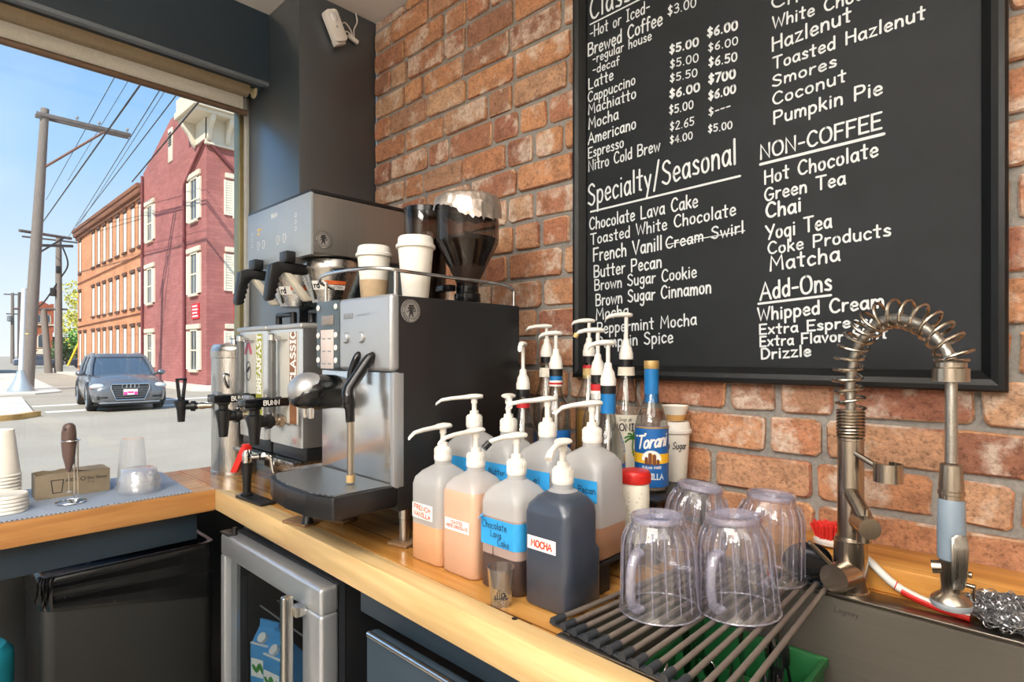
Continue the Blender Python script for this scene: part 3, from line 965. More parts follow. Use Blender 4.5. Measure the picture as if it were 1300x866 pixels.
# ------------------------------------------------------------------ round maker's badge (a standing figure inside a ring of small letters)
m_badge = M('badge_gray', (150, 148, 144), 0.5)
m_badgeink = M('badge_ink', (44, 42, 42), 0.6)
def badge(parent, c, r, name='badge'):
    """a disc on a face that looks along +X at point c"""
    x, y, z = c
    d = MB().lathe([(0.0001, 0), (r, 0), (r, 0.0012), (0.0001, 0.0013)], n=40, mat=Matrix.Translation((x, y, z)) @ Matrix.Rotation(PI / 2, 4, 'Y'))
    o = d.build(name, m_badge, parent)
    k = MB()
    fn = lambda u, v: (x + 0.0021, y + u, z + v)
    def circ(rr, n=36, a0=0, a1=2 * PI):
        return [(rr * math.cos(a0 + (a1 - a0) * i / n), rr * math.sin(a0 + (a1 - a0) * i / n)) for i in range(n + 1)]
    k.ribbon(circ(r * 0.95), r * 0.05, fn)
    k.ribbon(circ(r * 0.68), r * 0.035, fn)
    for i in range(26):
        if i in (12, 13, 19, 20):
            continue
        a = 2 * PI * i / 26
        k.ribbon([(r * 0.76 * math.cos(a), r * 0.76 * math.sin(a)), (r * 0.87 * math.cos(a + 0.05), r * 0.87 * math.sin(a + 0.05))], r * 0.07, fn)
    s = r
    k.ribbon([(-0.30 * s, 0.22 * s), (0.32 * s, 0.22 * s)], 0.16 * s, fn)
    k.ribbon([(-0.18 * s, 0.42 * s), (0.2 * s, 0.42 * s)], 0.2 * s, fn)
    k.ribbon([(-0.05 * s, 0.18 * s), (0.02 * s, -0.15 * s)], 0.34 * s, fn)
    k.ribbon([(-0.12 * s, -0.15 * s), (-0.2 * s, -0.48 * s)], 0.12 * s, fn)
    k.ribbon([(0.12 * s, -0.15 * s), (0.16 * s, -0.48 * s)], 0.12 * s, fn)
    k.ribbon([(0.16 * s, 0.05 * s), (0.4 * s, -0.05 * s), (0.42 * s, 0.12 * s)], 0.08 * s, fn)
    k.ribbon([(-0.2 * s, 0.05 * s), (-0.42 * s, -0.12 * s)], 0.08 * s, fn)
    k.build('badge_print', m_badgeink, o, smooth=False)
    return o

# ------------------------------------------------------------------ twin coffee brewer
BX0, BX1, BY0, BY1 = -1.992, -1.552, -0.51, -0.12
bw = thing('coffee_brewer', 'tall stainless twin coffee brewer in the counter corner', 'brewer', (-1.77, -0.3, CT))
MB().box((BX0, BY0 + 0.004, 1.628), (BX1, BY1, 1.800), 0.003).build('hood', m_hood, bw)
fp = MB().box((BX0 - 0.001, BY0 - 0.004, 1.622), (BX1 + 0.0015, BY0 + 0.006, 1.802), 0.002).build('control_panel', M('panel_silver', (156, 164, 170), 0.32, 0.25, 0.03), bw)
MB().box((BX0 - 0.002, BY0 - 0.002, 1.8005), (BX1 + 0.002, BY1, 1.811), 0.002).build('top_cap', m_black, bw)
MB().box((BX0 + 0.02, BY1 - 0.17, CT + 0.10), (BX1 - 0.02, BY1, 1.628), 0.003).build('back_panel', M('panel_slate', (92, 104, 108), 0.4, 0.3, 0.04), bw)
bp = MB()
yf = BY0 - 0.0048
for (bx, bz) in ((-1.952, 1.735), (-1.952, 1.715), (-1.952, 1.695), (-1.640, 1.748), (-1.640, 1.728), (-1.640, 1.708)):
    bp.ribbon([(bx + 0.006 * math.cos(a), bz + 0.006 * math.sin(a)) for a in [2 * PI * i / 10 for i in range(11)]], 0.0016, lambda u, v: (u, yf, v))
for (bx, bz) in ((-1.905, 1.69), (-1.865, 1.69), (-1.76, 1.69), (-1.715, 1.69)):
    bp.ribbon([(bx - 0.008, bz + 0.012), (bx - 0.006, bz - 0.012), (bx + 0.006, bz - 0.012), (bx + 0.008, bz + 0.012), (bx - 0.008, bz + 0.012)], 0.0022, lambda u, v: (u, yf, v))
    bp.ribbon([(bx + 0.008, bz + 0.006), (bx + 0.014, bz + 0.003), (bx + 0.008, bz - 0.006)], 0.0018, lambda u, v: (u, yf, v))
lettering(bp, 'BUNN', 0.012, lambda u, v: (-1.805 + u, yf, 1.765 + v), stroke=0.22, gap=2.2)
bp.build('panel_print', m_paper, fp, smooth=False)
ob = MB()
for (bx, bz) in ((-1.905, 1.742), (-1.888, 1.742), (-1.905, 1.728)):
    ob.box((bx - 0.006, yf - 0.0005, bz - 0.004), (bx + 0.006, yf + 0.001, bz + 0.004))
ob.build('indicator', M('amber_indicator', (226, 190, 120), 0.5), fp, smooth=False)
badge(bw, (BX1 + 0.001, -0.475, 1.668), 0.027)
MB().box((BX0, BY0 + 0.05, CT + 0.025), (BX1, BY1, CT + 0.10), 0.006).build('base', m_steelx, bw)
MB().box((BX0 + 0.006, BY0 - 0.055, CT + 0.096), (BX1 - 0.004, BY0 + 0.20, CT + 0.108), 0.002).build('base_plate', m_steel, bw)
ft = MB()
for fx in (BX0 + 0.05, BX1 - 0.05):
    for fy in (BY0 + 0.08, BY1 - 0.06):
        ft.lathe([(0.018, 0), (0.02, 0.004), (0.014, 0.03)], (fx, fy, CT + 0.0005), 14)
ft.build('feet', m_black, bw)
m_sticker = M('sticker_orange', (208, 98, 46), 0.5)
for fx in (-1.885, -1.662):
    fu = MB().lathe([(0.093, 1.622), (0.095, 1.600), (0.095, 1.592), (0.092, 1.588), (0.090, 1.575), (0.060, 1.500), (0.058, 1.494), (0.001, 1.494)], (fx, -0.385, 0), 36).build('brew_funnel', m_steelx, bw)
    h = MB()
    h.box((fx - 0.024, -0.545, 1.605), (fx + 0.024, -0.515, 1.640), 0.004)
    h.box((fx - 0.016, -0.56, 1.575), (fx + 0.016, -0.455, 1.606), 0.006)
    grip = [(-0.565, 1.606), (-0.585, 1.595), (-0.592, 1.55), (-0.598, 1.498), (-0.592, 1.488), (-0.578, 1.492), (-0.570, 1.500), (-0.574, 1.507), (-0.566, 1.515), (-0.570, 1.523),
            (-0.562, 1.531), (-0.566, 1.539), (-0.558, 1.547), (-0.562, 1.556), (-0.548, 1.575), (-0.53, 1.585), (-0.53, 1.606)]
    h.prism(grip, fx - 0.015, fx + 0.015, 'yz', 0.003)
    h.build('funnel_handle', m_black, fu)
    s = MB()
    s.prism([(-0.548, 1.578), (-0.522, 1.575), (-0.452, 1.498), (-0.478, 1.494)], fx - 0.013, fx + 0.013, 'yz', 0.005)
    s.build('funnel_strut', M('cream_strut', (214, 206, 188), 0.4), fu)
    def cone(u, v, off=0.0012):
        z = 1.545 + v
        rr = 0.060 + (z - 1.500) * 0.4 + off
        a = -0.55 + u / 0.08
        return (fx + rr * math.cos(a), -0.385 + rr * math.sin(a), z)
    st_ = MB()
    for (u0, u1, v0, v1) in ((-0.06, -0.018, -0.014, 0.012), (-0.018, 0.045, -0.014, -0.001)):
        gx = [u0 + (u1 - u0) * i / 6 for i in range(7)]
        for a_, b_ in zip(gx[:-1], gx[1:]):
            st_.face([cone(a_, v0), cone(b_, v0), cone(b_, v1), cone(a_, v1)])
    so = st_.build('funnel_sticker', m_paper, fu, smooth=False)
    st_ = MB()
    gx = [-0.018 + 0.063 * i / 6 for i in range(7)]
    for a_, b_ in zip(gx[:-1], gx[1:]):
        st_.face([cone(a_, 0.001), cone(b_, 0.001), cone(b_, 0.012), cone(a_, 0.012)])
    st_.build('sticker_band', m_sticker, fu, smooth=False)
    st_ = MB()
    lettering(st_, 'rd', 0.017, lambda u, v: cone(-0.054 + u, -0.009 + v, 0.0020), stroke=0.22)
    lettering(st_, 'CAUTION', 0.006, lambda u, v: cone(-0.012 + u, -0.010 + v, 0.0020), width=0.048, stroke=0.22)
    st_.build('sticker_print', m_ink, fu, smooth=False)

# hot water tap in front of the brewer: black spout, red lever, foot
ht = MB().lathe([(0.013, 0.102), (0.014, 0.106), (0.014, 0.126), (0.010, 0.14), (0.001, 0.141)], (-1.69, -0.637, CT), 20).tube([(-1.69, -0.637, CT + 0.118), (-1.668, -0.590, CT + 0.118), (-1.662, -0.578, CT + 0.112), (-1.660, -0.574, CT + 0.070), (-1.655, -0.560, CT + 0.062), (-1.640, -0.462, CT + 0.062)], 0.0075, 14).cyl((-1.676, -0.608, CT + 0.118), (-1.669, -0.593, CT + 0.118), 0.012, 6).build('hot_water_tap', m_chrome, bw)
MB().box((-1.715, -0.66, CT + 0.001), (-1.56, -0.615, CT + 0.009), 0.002, mat=RZ(0.05, (-1.70, -0.635, 0))).build('tap_foot', m_black, ht)
MB().lathe([(0.017, 0.009), (0.018, 0.013), (0.011, 0.018), (0.0115, 0.05), (0.015, 0.09), (0.016, 0.102), (0.001, 0.102)], (-1.69, -0.637, CT), 20).build('tap_spout', m_black, ht)
MB().prism([(-0.010, 0.0), (0.012, 0.0), (-0.030, -0.075), (-0.048, -0.072)], -0.009, 0.009, 'xz', 0.003, mat=Matrix.Translation((-1.692, -0.640, CT + 0.150)) @ Matrix.Rotation(0.7, 4, 'Z') @ Matrix.Rotation(-0.08, 4, 'Y')).box((-1.702, -0.648, CT + 0.138), (-1.680, -0.626, CT + 0.156), 0.003).build('tap_lever', m_red, ht)

# two insulated coffee servers on the brewer's base
def server(x0, lab, word, bandcol, wordcol):
    x1 = x0 + 0.218
    y0, y1 = -0.552, -0.345
    t = thing('coffee_server', lab, 'coffee server', ((x0 + x1) / 2, -0.45, CT + 0.108), 'coffee servers under the brewer')
    MB().box((x0, y0 + 0.012, CT + 0.109), (x1, y1, CT + 0.150), 0.008).build('server_base', m_black, t)
    sh = MB()
    sh.prism(rrect(0.109, 0.1, 0.022, 5, (x0 + x1) / 2, -0.450), CT + 0.150, CT + 0.490, 'xy', 0.002)
    sh.build('shell', m_black, t)
    fr_ = MB()
    out = [(x0 + 0.001, y0 + 0.02), (x0 + 0.006, y0 + 0.004), (x0 + 0.02, y0), (x1 - 0.02, y0), (x1 - 0.004, y0 + 0.004), (x1 + 0.001, y0 + 0.022), (x1 + 0.001, y0 + 0.065), (x0 + 0.001, y0 + 0.065)]
    fr_.prism(out, CT + 0.150, CT + 0.488, 'xy')
    f_ = fr_.build('steel_front', m_mirror, t)
    MB().box((x0 - 0.002, y0 - 0.006, CT + 0.486), (x1 + 0.002, y0 + 0.08, CT + 0.502), 0.006, 3).build('lid_lip', M('lid_gray', (176, 176, 174), 0.35, 0.5), t)
    MB().box((x0, y0 + 0.08, CT + 0.488), (x1, y1 - 0.001, CT + 0.512), 0.006).tube([(x0 + 0.055, -0.44, CT + 0.51), (x0 + 0.055, -0.44, CT + 0.545), (x1 - 0.055, -0.44, CT + 0.545), (x1 - 0.055, -0.44, CT + 0.51)], 0.011, 10).build('lid', m_black, t)
    yl = y0 - 0.0008
    bd = MB().box((x0 + 0.062, yl - 0.0002, CT + 0.215), (x1 - 0.025, yl + 0.0008, CT + 0.478)).build('label_card', M('label_cream', (196, 194, 184), 0.45), t)
    MB().box((x1 - 0.075, yl - 0.0006, CT + 0.215), (x1 - 0.032, yl, CT + 0.478)).build('label_band', bandcol, bd)
    w0_, w1_ = (0.292, 0.183) if word == 'BREAKFAST' else (0.335, 0.142)
    lt = MB()
    lettering(lt, word, 0.030, lambda u, v: (x1 - 0.038 - v, yl - 0.0010, CT + w0_ + u), width=w1_, stroke=0.24, gap=2.2)
    lt.build('label_word', wordcol, bd, smooth=False)
    if word == 'BREAKFAST':
        q = MB()
        q.ribbon([(x0 + 0.085 + 0.018 * math.cos(a), CT + 0.36 + 0.03 * math.sin(a)) for a in [2 * PI * i / 16 for i in range(17)]], 0.004, lambda u, v: (u, yl - 0.001, v))
        q.ribbon([(x0 + 0.077, CT + 0.36), (x0 + 0.092, CT + 0.37)], 0.012, lambda u, v: (u, yl - 0.001, v))
        q.build('label_mark', m_badgeink, bd, smooth=False)
        q = MB()
        q.ribbon(crom([(x0 + 0.062, CT + 0.42, 0), (x0 + 0.085, CT + 0.445, 0), (x0 + 0.105, CT + 0.42, 0)], 5), 0.016, lambda u, v: (u, yl - 0.0012, v))
        q.build('label_flower', M('label_pink', (196, 88, 110), 0.5), bd, smooth=False)
    # sight gauge
    gx = x0 + 0.086
    g = MB()
    g.cyl((gx, y0 - 0.026, CT + 0.235), (gx, y0 - 0.026, CT + 0.462), 0.010, 16)
    g_ = g.build('sight_gauge', M('gauge_gray', (120, 122, 122), 0.2, 0.6), t)
    g = MB()
    for zz in (0.228, 0.455):
        g.lathe([(0.013, 0), (0.013, 0.016), (0.006, 0.02)], (gx, y0 - 0.026, CT + zz), 16)
        g.cyl((gx, y0 - 0.026, CT + zz + 0.007), (gx, y0 + 0.005, CT + zz + 0.007), 0.005, 10)
    g.cyl((gx, y0 - 0.026, CT + 0.455), (gx + 0.045, y0 + 0.003, CT + 0.455), 0.003, 8)
    g.build('gauge_fitting', m_chrome, g_)
    # faucet
    vx = x0 + 0.112
    v = MB()
    v.cyl((vx, y0 + 0.003, CT + 0.222), (vx, y0 - 0.035, CT + 0.222), 0.013, 18)
    v.cyl((vx, y0 - 0.010, CT + 0.222), (vx, y0 - 0.022, CT + 0.222), 0.019, 8)
    v.build('faucet_shank', m_nickel, t)
    v = MB()
    v.cyl((vx, y0 - 0.035, CT + 0.222), (vx, y0 - 0.075, CT + 0.222), 0.015, 18)
    v.cyl((vx, y0 - 0.043, CT + 0.222), (vx, y0 - 0.056, CT + 0.222), 0.021, 12)
    v.lathe([(0.012, -0.045), (0.013, -0.040), (0.017, 0.0), (0.024, 0.030), (0.024, 0.036), (0.014, 0.040), (0.014, 0.052), (0.019, 0.056), (0.019, 0.07), (0.001, 0.072)], (vx, y0 - 0.088, CT + 0.205), 20)
    fa = v.build('faucet', m_black, t)
    v = MB()
    for dx in (-0.024, 0.024):
        v.box((vx + dx - 0.005, y0 - 0.125, CT + 0.266), (vx + dx + 0.005, y0 + 0.004, CT + 0.290), 0.003)
    v.box((vx - 0.024, y0 - 0.125, CT + 0.270), (vx + 0.024, y0 - 0.113, CT + 0.288), 0.003)
    gd = v.build('faucet_guard', m_gloss_black, fa)
    v = MB()
    v.cyl((vx - 0.022, y0 - 0.105, CT + 0.292), (vx + 0.022, y0 - 0.105, CT + 0.292), 0.008, 12)
    v.build('faucet_lever', m_gray, fa)
    v = MB()
    lettering(v, 'BUNN', 0.0125, lambda u, w: (vx + 0.0295, y0 - 0.075 + u, CT + 0.272 + w), width=0.045, stroke=0.2)
    v.build('guard_lettering', m_paper, fa, smooth=False)
    return t
server(-1.972, 'steel coffee server with the green BREAKFAST band', 'BREAKFAST', M('band_green', (154, 160, 44), 0.5), m_paper)
server(-1.742, 'steel coffee server with the brown CLASSIC band', 'CLASSIC', M('band_brown', (132, 88, 58), 0.5), m_paper)

# tall steel urn with a spigot
ur = thing('coffee_urn', 'tall cylindrical stainless urn beside the window counter', 'urn', (-2.105, -0.515, CT))
ux, uy = -2.105, -0.515
MB().lathe([(0.074, 0.0), (0.075, 0.012), (0.073, 0.014), (0.073, 0.40), (0.075, 0.402), (0.076, 0.425), (0.074, 0.427), (0.072, 0.438), (0.001, 0.438)], (ux, uy, CT), 48).build('urn_body', m_steel, ur)
MB().lathe([(0.072, 0.4385), (0.066, 0.447), (0.03, 0.453), (0.012, 0.454), (0.010, 0.465), (0.016, 0.470), (0.016, 0.478), (0.001, 0.480)], (ux, uy, CT), 40).build('urn_lid', m_mirror, ur)
MB().tube(crom([(ux + 0.06, uy - 0.042, CT + 0.345), (ux + 0.076, uy - 0.06, CT + 0.347), (ux + 0.078, uy - 0.062, CT + 0.33), (ux + 0.064, uy - 0.045, CT + 0.30)], 5), 0.0045, 10).build('urn_handle', m_chrome, ur)
sd = Vector((-0.45, -0.89, 0)).normalized()
def sp(d, z):
    return (ux + sd.x * d, uy + sd.y * d, CT + z)
u_ = MB()
u_.tube([sp(0.066, 0.235), sp(0.085, 0.235), sp(0.10, 0.235), sp(0.118, 0.235)], [0.010, 0.009, 0.012, 0.009], 16)
u_.build('spigot_shank', m_nickel, ur)
u_ = MB()
u_.cyl(sp(0.115, 0.235), sp(0.15, 0.235), 0.012, 16)
u_.cyl(sp(0.122, 0.235), sp(0.135, 0.235), 0.018, 10)
u_.lathe([(0.011, -0.05), (0.014, -0.01), (0.023, 0.016), (0.023, 0.022), (0.011, 0.026), (0.012, 0.036), (0.001, 0.037)], sp(0.165, 0.232), 18)
s_ = u_.build('spigot', m_black, ur)
px_, py_, pz_ = sp(0.165, 0.268)
u_ = MB()
u_.tube([(px_ - 0.009, py_ + 0.009, pz_), (px_ - 0.018, py_ + 0.018, pz_ + 0.06), (px_ + 0.018, py_ - 0.018, pz_ + 0.06), (px_ + 0.009, py_ - 0.009, pz_)], 0.006, 8)
u_.build('spigot_lever', m_black, s_)

# ------------------------------------------------------------------ the espresso machine
EX0, EX1, EY0, EY1 = -1.325, -1.01, -0.608, -0.215
es = thing('espresso_machine', 'automatic espresso machine with black side and drip tray', 'coffee machine', (-1.17, -0.41, CT))
MB().box((EX0, EY0 + 0.012, 1.000), (EX1, EY1, 1.460), 0.004).build('housing', m_blackmetal, es)
m_front = M('front_silver', (172, 175, 178), 0.34, 0.55, 0.0, 3)
MB().box((EX0 + 0.105, EY0 - 0.006, 1.298), (EX1 + 0.001, EY0 + 0.02, 1.463), 0.010, 4).build('front_panel', m_front, es)
kp = MB().box((EX0 - 0.002, EY0 - 0.006, 1.302), (EX0 + 0.105, EY0 + 0.018, 1.463), 0.004).build('keypad', M('keypad_slate', (84, 94, 98), 0.35, 0.3), es)
yk = EY0 - 0.0068
MB().box((EX0 + 0.028, yk - 0.001, 1.405), (EX0 + 0.083, yk + 0.001, 1.427), 0.0004).build('display', M('display_tan', (126, 116, 106), 0.25), kp)
pc = MB().box((EX0 + 0.024, yk - 0.0012, 1.300), (EX0 + 0.083, yk + 0.001, 1.393), 0.0002).build('price_card', M('card_pink', (196, 184, 178), 0.6), kp)
q = MB()
for i in range(3):
    for j in range(2):
        q.box((EX0 + 0.032 + 0.026 * j, yk - 0.0016, 1.370 - 0.030 * i), (EX0 + 0.048 + 0.026 * j, yk - 0.001, 1.373 - 0.030 * i))
q.build('card_print', m_gray, pc, smooth=False)
for bx in (EX0 + 0.011, EX0 + 0.094):
    for bz in (1.447, 1.380, 1.350, 1.320):
        MB().lathe([(0.0055, 0), (0.0072, 0.001), (0.0062, 0.003), (0.001, 0.004)], n=16, mat=Matrix.Translation((bx, yk + 0.0005, bz)) @ Matrix.Rotation(PI / 2, 4, 'X')).build('key_button', m_white, kp)
q = MB()
yq = EY0 - 0.0066
q.box((EX0 + 0.130, yq - 0.0008, 1.416), (EX0 + 0.168, yq + 0.001, 1.428), 0.0002)
q.build('name_plate', m_gray, es)
q = MB()
lettering(q, 'COMPACT', 0.004, lambda u, v: (EX0 + 0.185 + u, yq - 0.0002, 1.420 + v), width=0.05, stroke=0.2)
q.build('model_lettering', m_gray, es, smooth=False)
for bx in (EX0 + 0.140, EX0 + 0.205):
    MB().lathe([(0.0125, 0), (0.0125, 0.004), (0.010, 0.007), (0.001, 0.0075)], n=24, mat=Matrix.Translation((bx, yq + 0.001, 1.372)) @ Matrix.Rotation(PI / 2, 4, 'X')).build('dial', m_front, es)
MB().box((EX0 + 0.004, EY0 + 0.006, 1.055), (EX1 - 0.002, EY0 + 0.02, 1.296), 0.002).build('splash_plate', m_mirror, es)
MB().box((EX1 - 0.014, EY0 + 0.001, 1.05), (EX1 + 0.0005, EY0 + 0.03, 1.297), 0.004).build('edge_trim', m_front, es)
# spout head
hd_ = MB()
secs = []
for (y, w, h, zc) in ((EY0 + 0.01, 0.052, 0.040, 1.245), (EY0 - 0.045, 0.054, 0.042, 1.246), (EY0 - 0.070, 0.050, 0.038, 1.246), (EY0 - 0.090, 0.038, 0.026, 1.240), (EY0 - 0.098, 0.018, 0.012, 1.234)):
    secs.append([(EX0 + 0.062 + w * math.cos(2 * PI * i / 24), y, zc + h * math.sin(2 * PI * i / 24)) for i in range(24)])
hd_.rings(secs)
sph = hd_.build('spout_head', m_gloss_black, es, ang=60)
MB().sphere((EX0 + 0.062, EY0 - 0.064, 1.256), 1.0, (0.046, 0.042, 0.035), 28, 16, mat=RA(0.45, 'X', (EX0 + 0.062, EY0 - 0.064, 1.256))).build('spout_cap', M('cap_silver', (178, 180, 182), 0.35, 0.7), sph)
nz = MB()
for dx in (-0.014, 0.014):
    nz.lathe([(0.006, 1.186), (0.007, 1.19), (0.008, 1.212)], (EX0 + 0.062 + dx, EY0 - 0.060, 0), 12)
nz.build('nozzle', m_chrome, sph)
# steam wand, with its black hinge arm, and the second shorter hose behind it
wd = MB()
wd.tube([(-1.074, EY0 - 0.004, 1.334), (-1.076, EY0 - 0.014, 1.326), (-1.102, EY0 - 0.048, 1.262), (-1.098, EY0 - 0.052, 1.250), (-1.094, EY0 - 0.052, 1.222), (-1.093, EY0 - 0.052, 1.218), (-1.091, EY0 - 0.052, 1.190)], [0.008, 0.0115, 0.0135, 0.0155, 0.0140, 0.0105, 0.0095], 14)
wa = wd.build('wand_arm', m_gloss_black, es, ang=70)
MB().cyl((-1.090, EY0 - 0.052, 1.208), (-1.090, EY0 - 0.052, 1.066), 0.0075, 14).build('steam_wand', m_nickel, wa)
MB().cyl((-1.090, EY0 - 0.052, 1.078), (-1.090, EY0 - 0.052, 1.062), 0.0092, 14).build('wand_tip', M('tip_tan', (190, 160, 110), 0.5), wa)
MB().tube(crom([(-1.132, EY0 - 0.004, 1.334), (-1.132, EY0 - 0.012, 1.326), (-1.140, EY0 - 0.020, 1.296), (-1.140, EY0 - 0.022, 1.272)], 4), 0.0085, 12).build('milk_hose', m_gloss_black, es)
# drip tray
TR = [(EX0, EY0 + 0.01), (EX0, -0.722), (EX0 + 0.02, -0.738), (-1.25, -0.756), (-1.17, -0.767), (-1.08, -0.766), (-1.012, -0.746), (EX1, -0.742), (EX1, EY0 + 0.01)]
dt = MB().prism(TR, 1.012, 1.056, 'xy', 0.003).build('drip_tray', m_black, es)
m_grill, nt, b = new_mat('tray_grill')
vec = coords(nt, (150, 150, 150))
vo = nt.nodes.new('ShaderNodeTexVoronoi'); vo.inputs['Scale'].default_value = 1.6; vo.inputs['Randomness'].default_value = 0.0
nt.links.new(vec, vo.inputs['Vector'])
nt.links.new(ramp(nt, vo.outputs['Distance'], [(0.32, srgb(24, 25, 26)), (0.42, srgb(160, 162, 162))]), b.inputs['Base Color'])
b.inputs['Metallic'].default_value = 0.8
b.inputs['Roughness'].default_value = 0.4
TI = [(EX0 + 0.010, EY0 + 0.002), (EX0 + 0.010, -0.718), (EX0 + 0.026, -0.728), (-1.25, -0.746), (-1.17, -0.756), (-1.085, -0.755), (-1.022, -0.738), (EX1 - 0.008, EY0 + 0.002)]
MB().prism(TI, 1.0562, 1.0585, 'xy').build('tray_grill', m_grill, dt)
for lx, ly in ((-1.29, -0.56), (-1.036, -0.56), (-1.29, -0.25), (-1.036, -0.25), (-1.31, -0.645)):
    big = lx > -1.1
    lg = MB().lathe([(0.011 if big else 0.010, 0.008), (0.011 if big else 0.010, 0.055), (0.0125, 0.056), (0.0125, 0.095)] if ly > -0.6 else [(0.016, 0.008), (0.012, 0.014), (0.010, 0.05), (0.012, 0.094)], (lx, ly, CT), 18)
    lg.build('leg', m_steel if big else m_black, es)
for lx, ly in ((-1.29, -0.565), (-1.036, -0.562), (-1.335, -0.640)):
    pd = MB().box((lx - 0.05 if lx < -1.1 else lx - 0.024, ly - 0.026, CT + 0.0008), (lx + 0.03, ly + 0.024, CT + 0.0075), 0.001, mat=RZ(0.25, (lx, ly, 0)))
    o = pd.build('cardboard_pad', m_cork)
    tag(o, {-1.29: 'folded cardboard pad under the inner left machine foot', -1.036: 'cardboard pad under the steel foot nearest the jugs', -1.335: 'ragged cardboard pad under the drip tray foot'}[lx], 'pad', 'pads under the espresso machine')
# gallery rail around the cup shelf
rl = MB()
rl.tube(crom([(EX0 + 0.01, EY0 + 0.035, 1.497), (EX0 + 0.02, EY0 - 0.008, 1.512), (EX0 + 0.09, EY0 - 0.030, 1.520), (-1.10, EY0 - 0.028, 1.520), (EX1 - 0.025, EY0 - 0.005, 1.517), (EX1 - 0.006, EY0 + 0.03, 1.513), (EX1 - 0.004, EY0 + 0.15, 1.512), (EX1 - 0.004, EY1 - 0.06, 1.510), (EX1 - 0.008, EY1 - 0.015, 1.500)], 6), 0.0042, 10)
for (x, y) in ((EX0 + 0.014, EY0 + 0.012), (EX1 - 0.010, EY0 + 0.014), (EX1 - 0.008, EY1 - 0.014)):
    rl.cyl((x, y, 1.458), (x, y, 1.513 if y < -0.3 else 1.500), 0.0042, 10)
rl.build('cup_rail', m_chrome, es)
badge(es, (EX1 + 0.001, -0.563, 1.428), 0.0255)

# bean hoppers on top
def hopper(name, lab, c, r, zt, cone, foil):
    t = thing(name, lab, 'bean hopper', (c[0], c[1], 1.4605))
    z = 1.461
    if cone:
        MB().lathe([(r * 0.34, z + 0.05), (r * 0.36, z + 0.062), (r * 0.98, 1.622), (r, 1.632), (r, zt - 0.012), (r * 1.03, zt - 0.008), (r * 1.03, zt)], (c[0], c[1], 0), 40, False, False).build('hopper_bowl', m_smoke, t)
        MB().lathe([(r * 0.40, z), (r * 0.42, z + 0.002), (r * 0.42, z + 0.03), (r * 0.36, z + 0.034), (r * 0.36, z + 0.05), (0.001, z + 0.051)], (c[0], c[1], 0), 28).box((c[0] - 0.06, c[1] - 0.06, z + 0.036), (c[0] - 0.005, c[1] - 0.035, z + 0.052), 0.003).build('hopper_collar', m_gloss_black, t)
        MB().lathe([(r * 0.32, z + 0.052), (r * 0.93, 1.618), (r * 0.94, 1.635), (0.001, 1.642)], (c[0], c[1], 0), 32).build('coffee_beans', M('bean_brown', (40, 24, 16), 0.45, 0, 0.5, 160, 0.8, bdist=0.006), t, ang=60)
    else:
        MB().lathe([(r * 0.9, z + 0.02), (r, z + 0.03), (r, zt - 0.014)], (c[0], c[1], 0), 36, False, False).build('hopper_bowl', m_smoke, t)
        MB().lathe([(r * 0.95, z), (r * 0.95, z + 0.02), (0.001, z + 0.021)], (c[0], c[1], 0), 28).build('hopper_collar', m_gloss_black, t)
        MB().lathe([(r * 1.02, zt - 0.016), (r * 1.02, zt - 0.002), (r * 0.95, zt), (0.001, zt)], (c[0], c[1], 0), 36).build('hopper_lid', m_gloss_black, t)
        MB().lathe([(r * 0.9, z + 0.022), (r * 0.94, z + 0.03), (r * 0.94, zt - 0.09), (0.001, zt - 0.085)], (c[0], c[1], 0), 32).build('coffee_beans', M('bean_brown', (40, 24, 16)), t, ang=60)
    return t
hopper('bean_hopper', 'dark cylindrical bean hopper with flat black lid', (-1.270, -0.320), 0.058, 1.737, False, False)
hopper('bean_hopper', 'smoked funnel shaped bean hopper under crumpled foil', (-1.118, -0.300), 0.082, 1.722, True, True)
m_foil, nt, b = new_mat('aluminium_foil')
vo = nt.nodes.new('ShaderNodeTexVoronoi'); vo.inputs['Scale'].default_value = 45
nt.links.new(coords(nt), vo.inputs['Vector'])
b.inputs['Base Color'].default_value = srgb(200, 190, 180)
b.inputs['Metallic'].default_value = 0.9
b.inputs['Roughness'].default_value = 0.42
bump(nt, b, vo.outputs['Distance'], 0.55, 0.006)
fo = MB()
rf = random.Random(8)
rings = []
for (rr, z, a) in ((0.0895, 1.700, 0.004), (0.0885, 1.714, 0.002), (0.087, 1.728, 0.001), (0.083, 1.738, 0.003), (0.066, 1.747, 0.003), (0.04, 1.752, 0.004), (0.015, 1.755, 0.003), (0.0005, 1.755, 0)):
    ring = []
    for i in range(72):
        t_ = 2 * PI * i / 72
        low = 0
        if z < 1.706:
            low = -0.026 * max(0, math.cos(t_ + 0.25)) ** 2 + 0.010 * max(0, math.cos(t_ - 4.1)) + rf.uniform(-0.006, 0.006)
        ring.append((-1.118 + (rr + rf.uniform(-a, a)) * math.cos(t_), -0.300 + (rr + rf.uniform(-a, a)) * math.sin(t_), z + low + rf.uniform(-a, a) * 0.7))
    rings.append(ring)
fo.rings(rings, cap0=False)
tag(fo.build('foil_cover', m_foil, None, ang=20), 'crumpled aluminium foil covering the funnel hopper', 'foil')

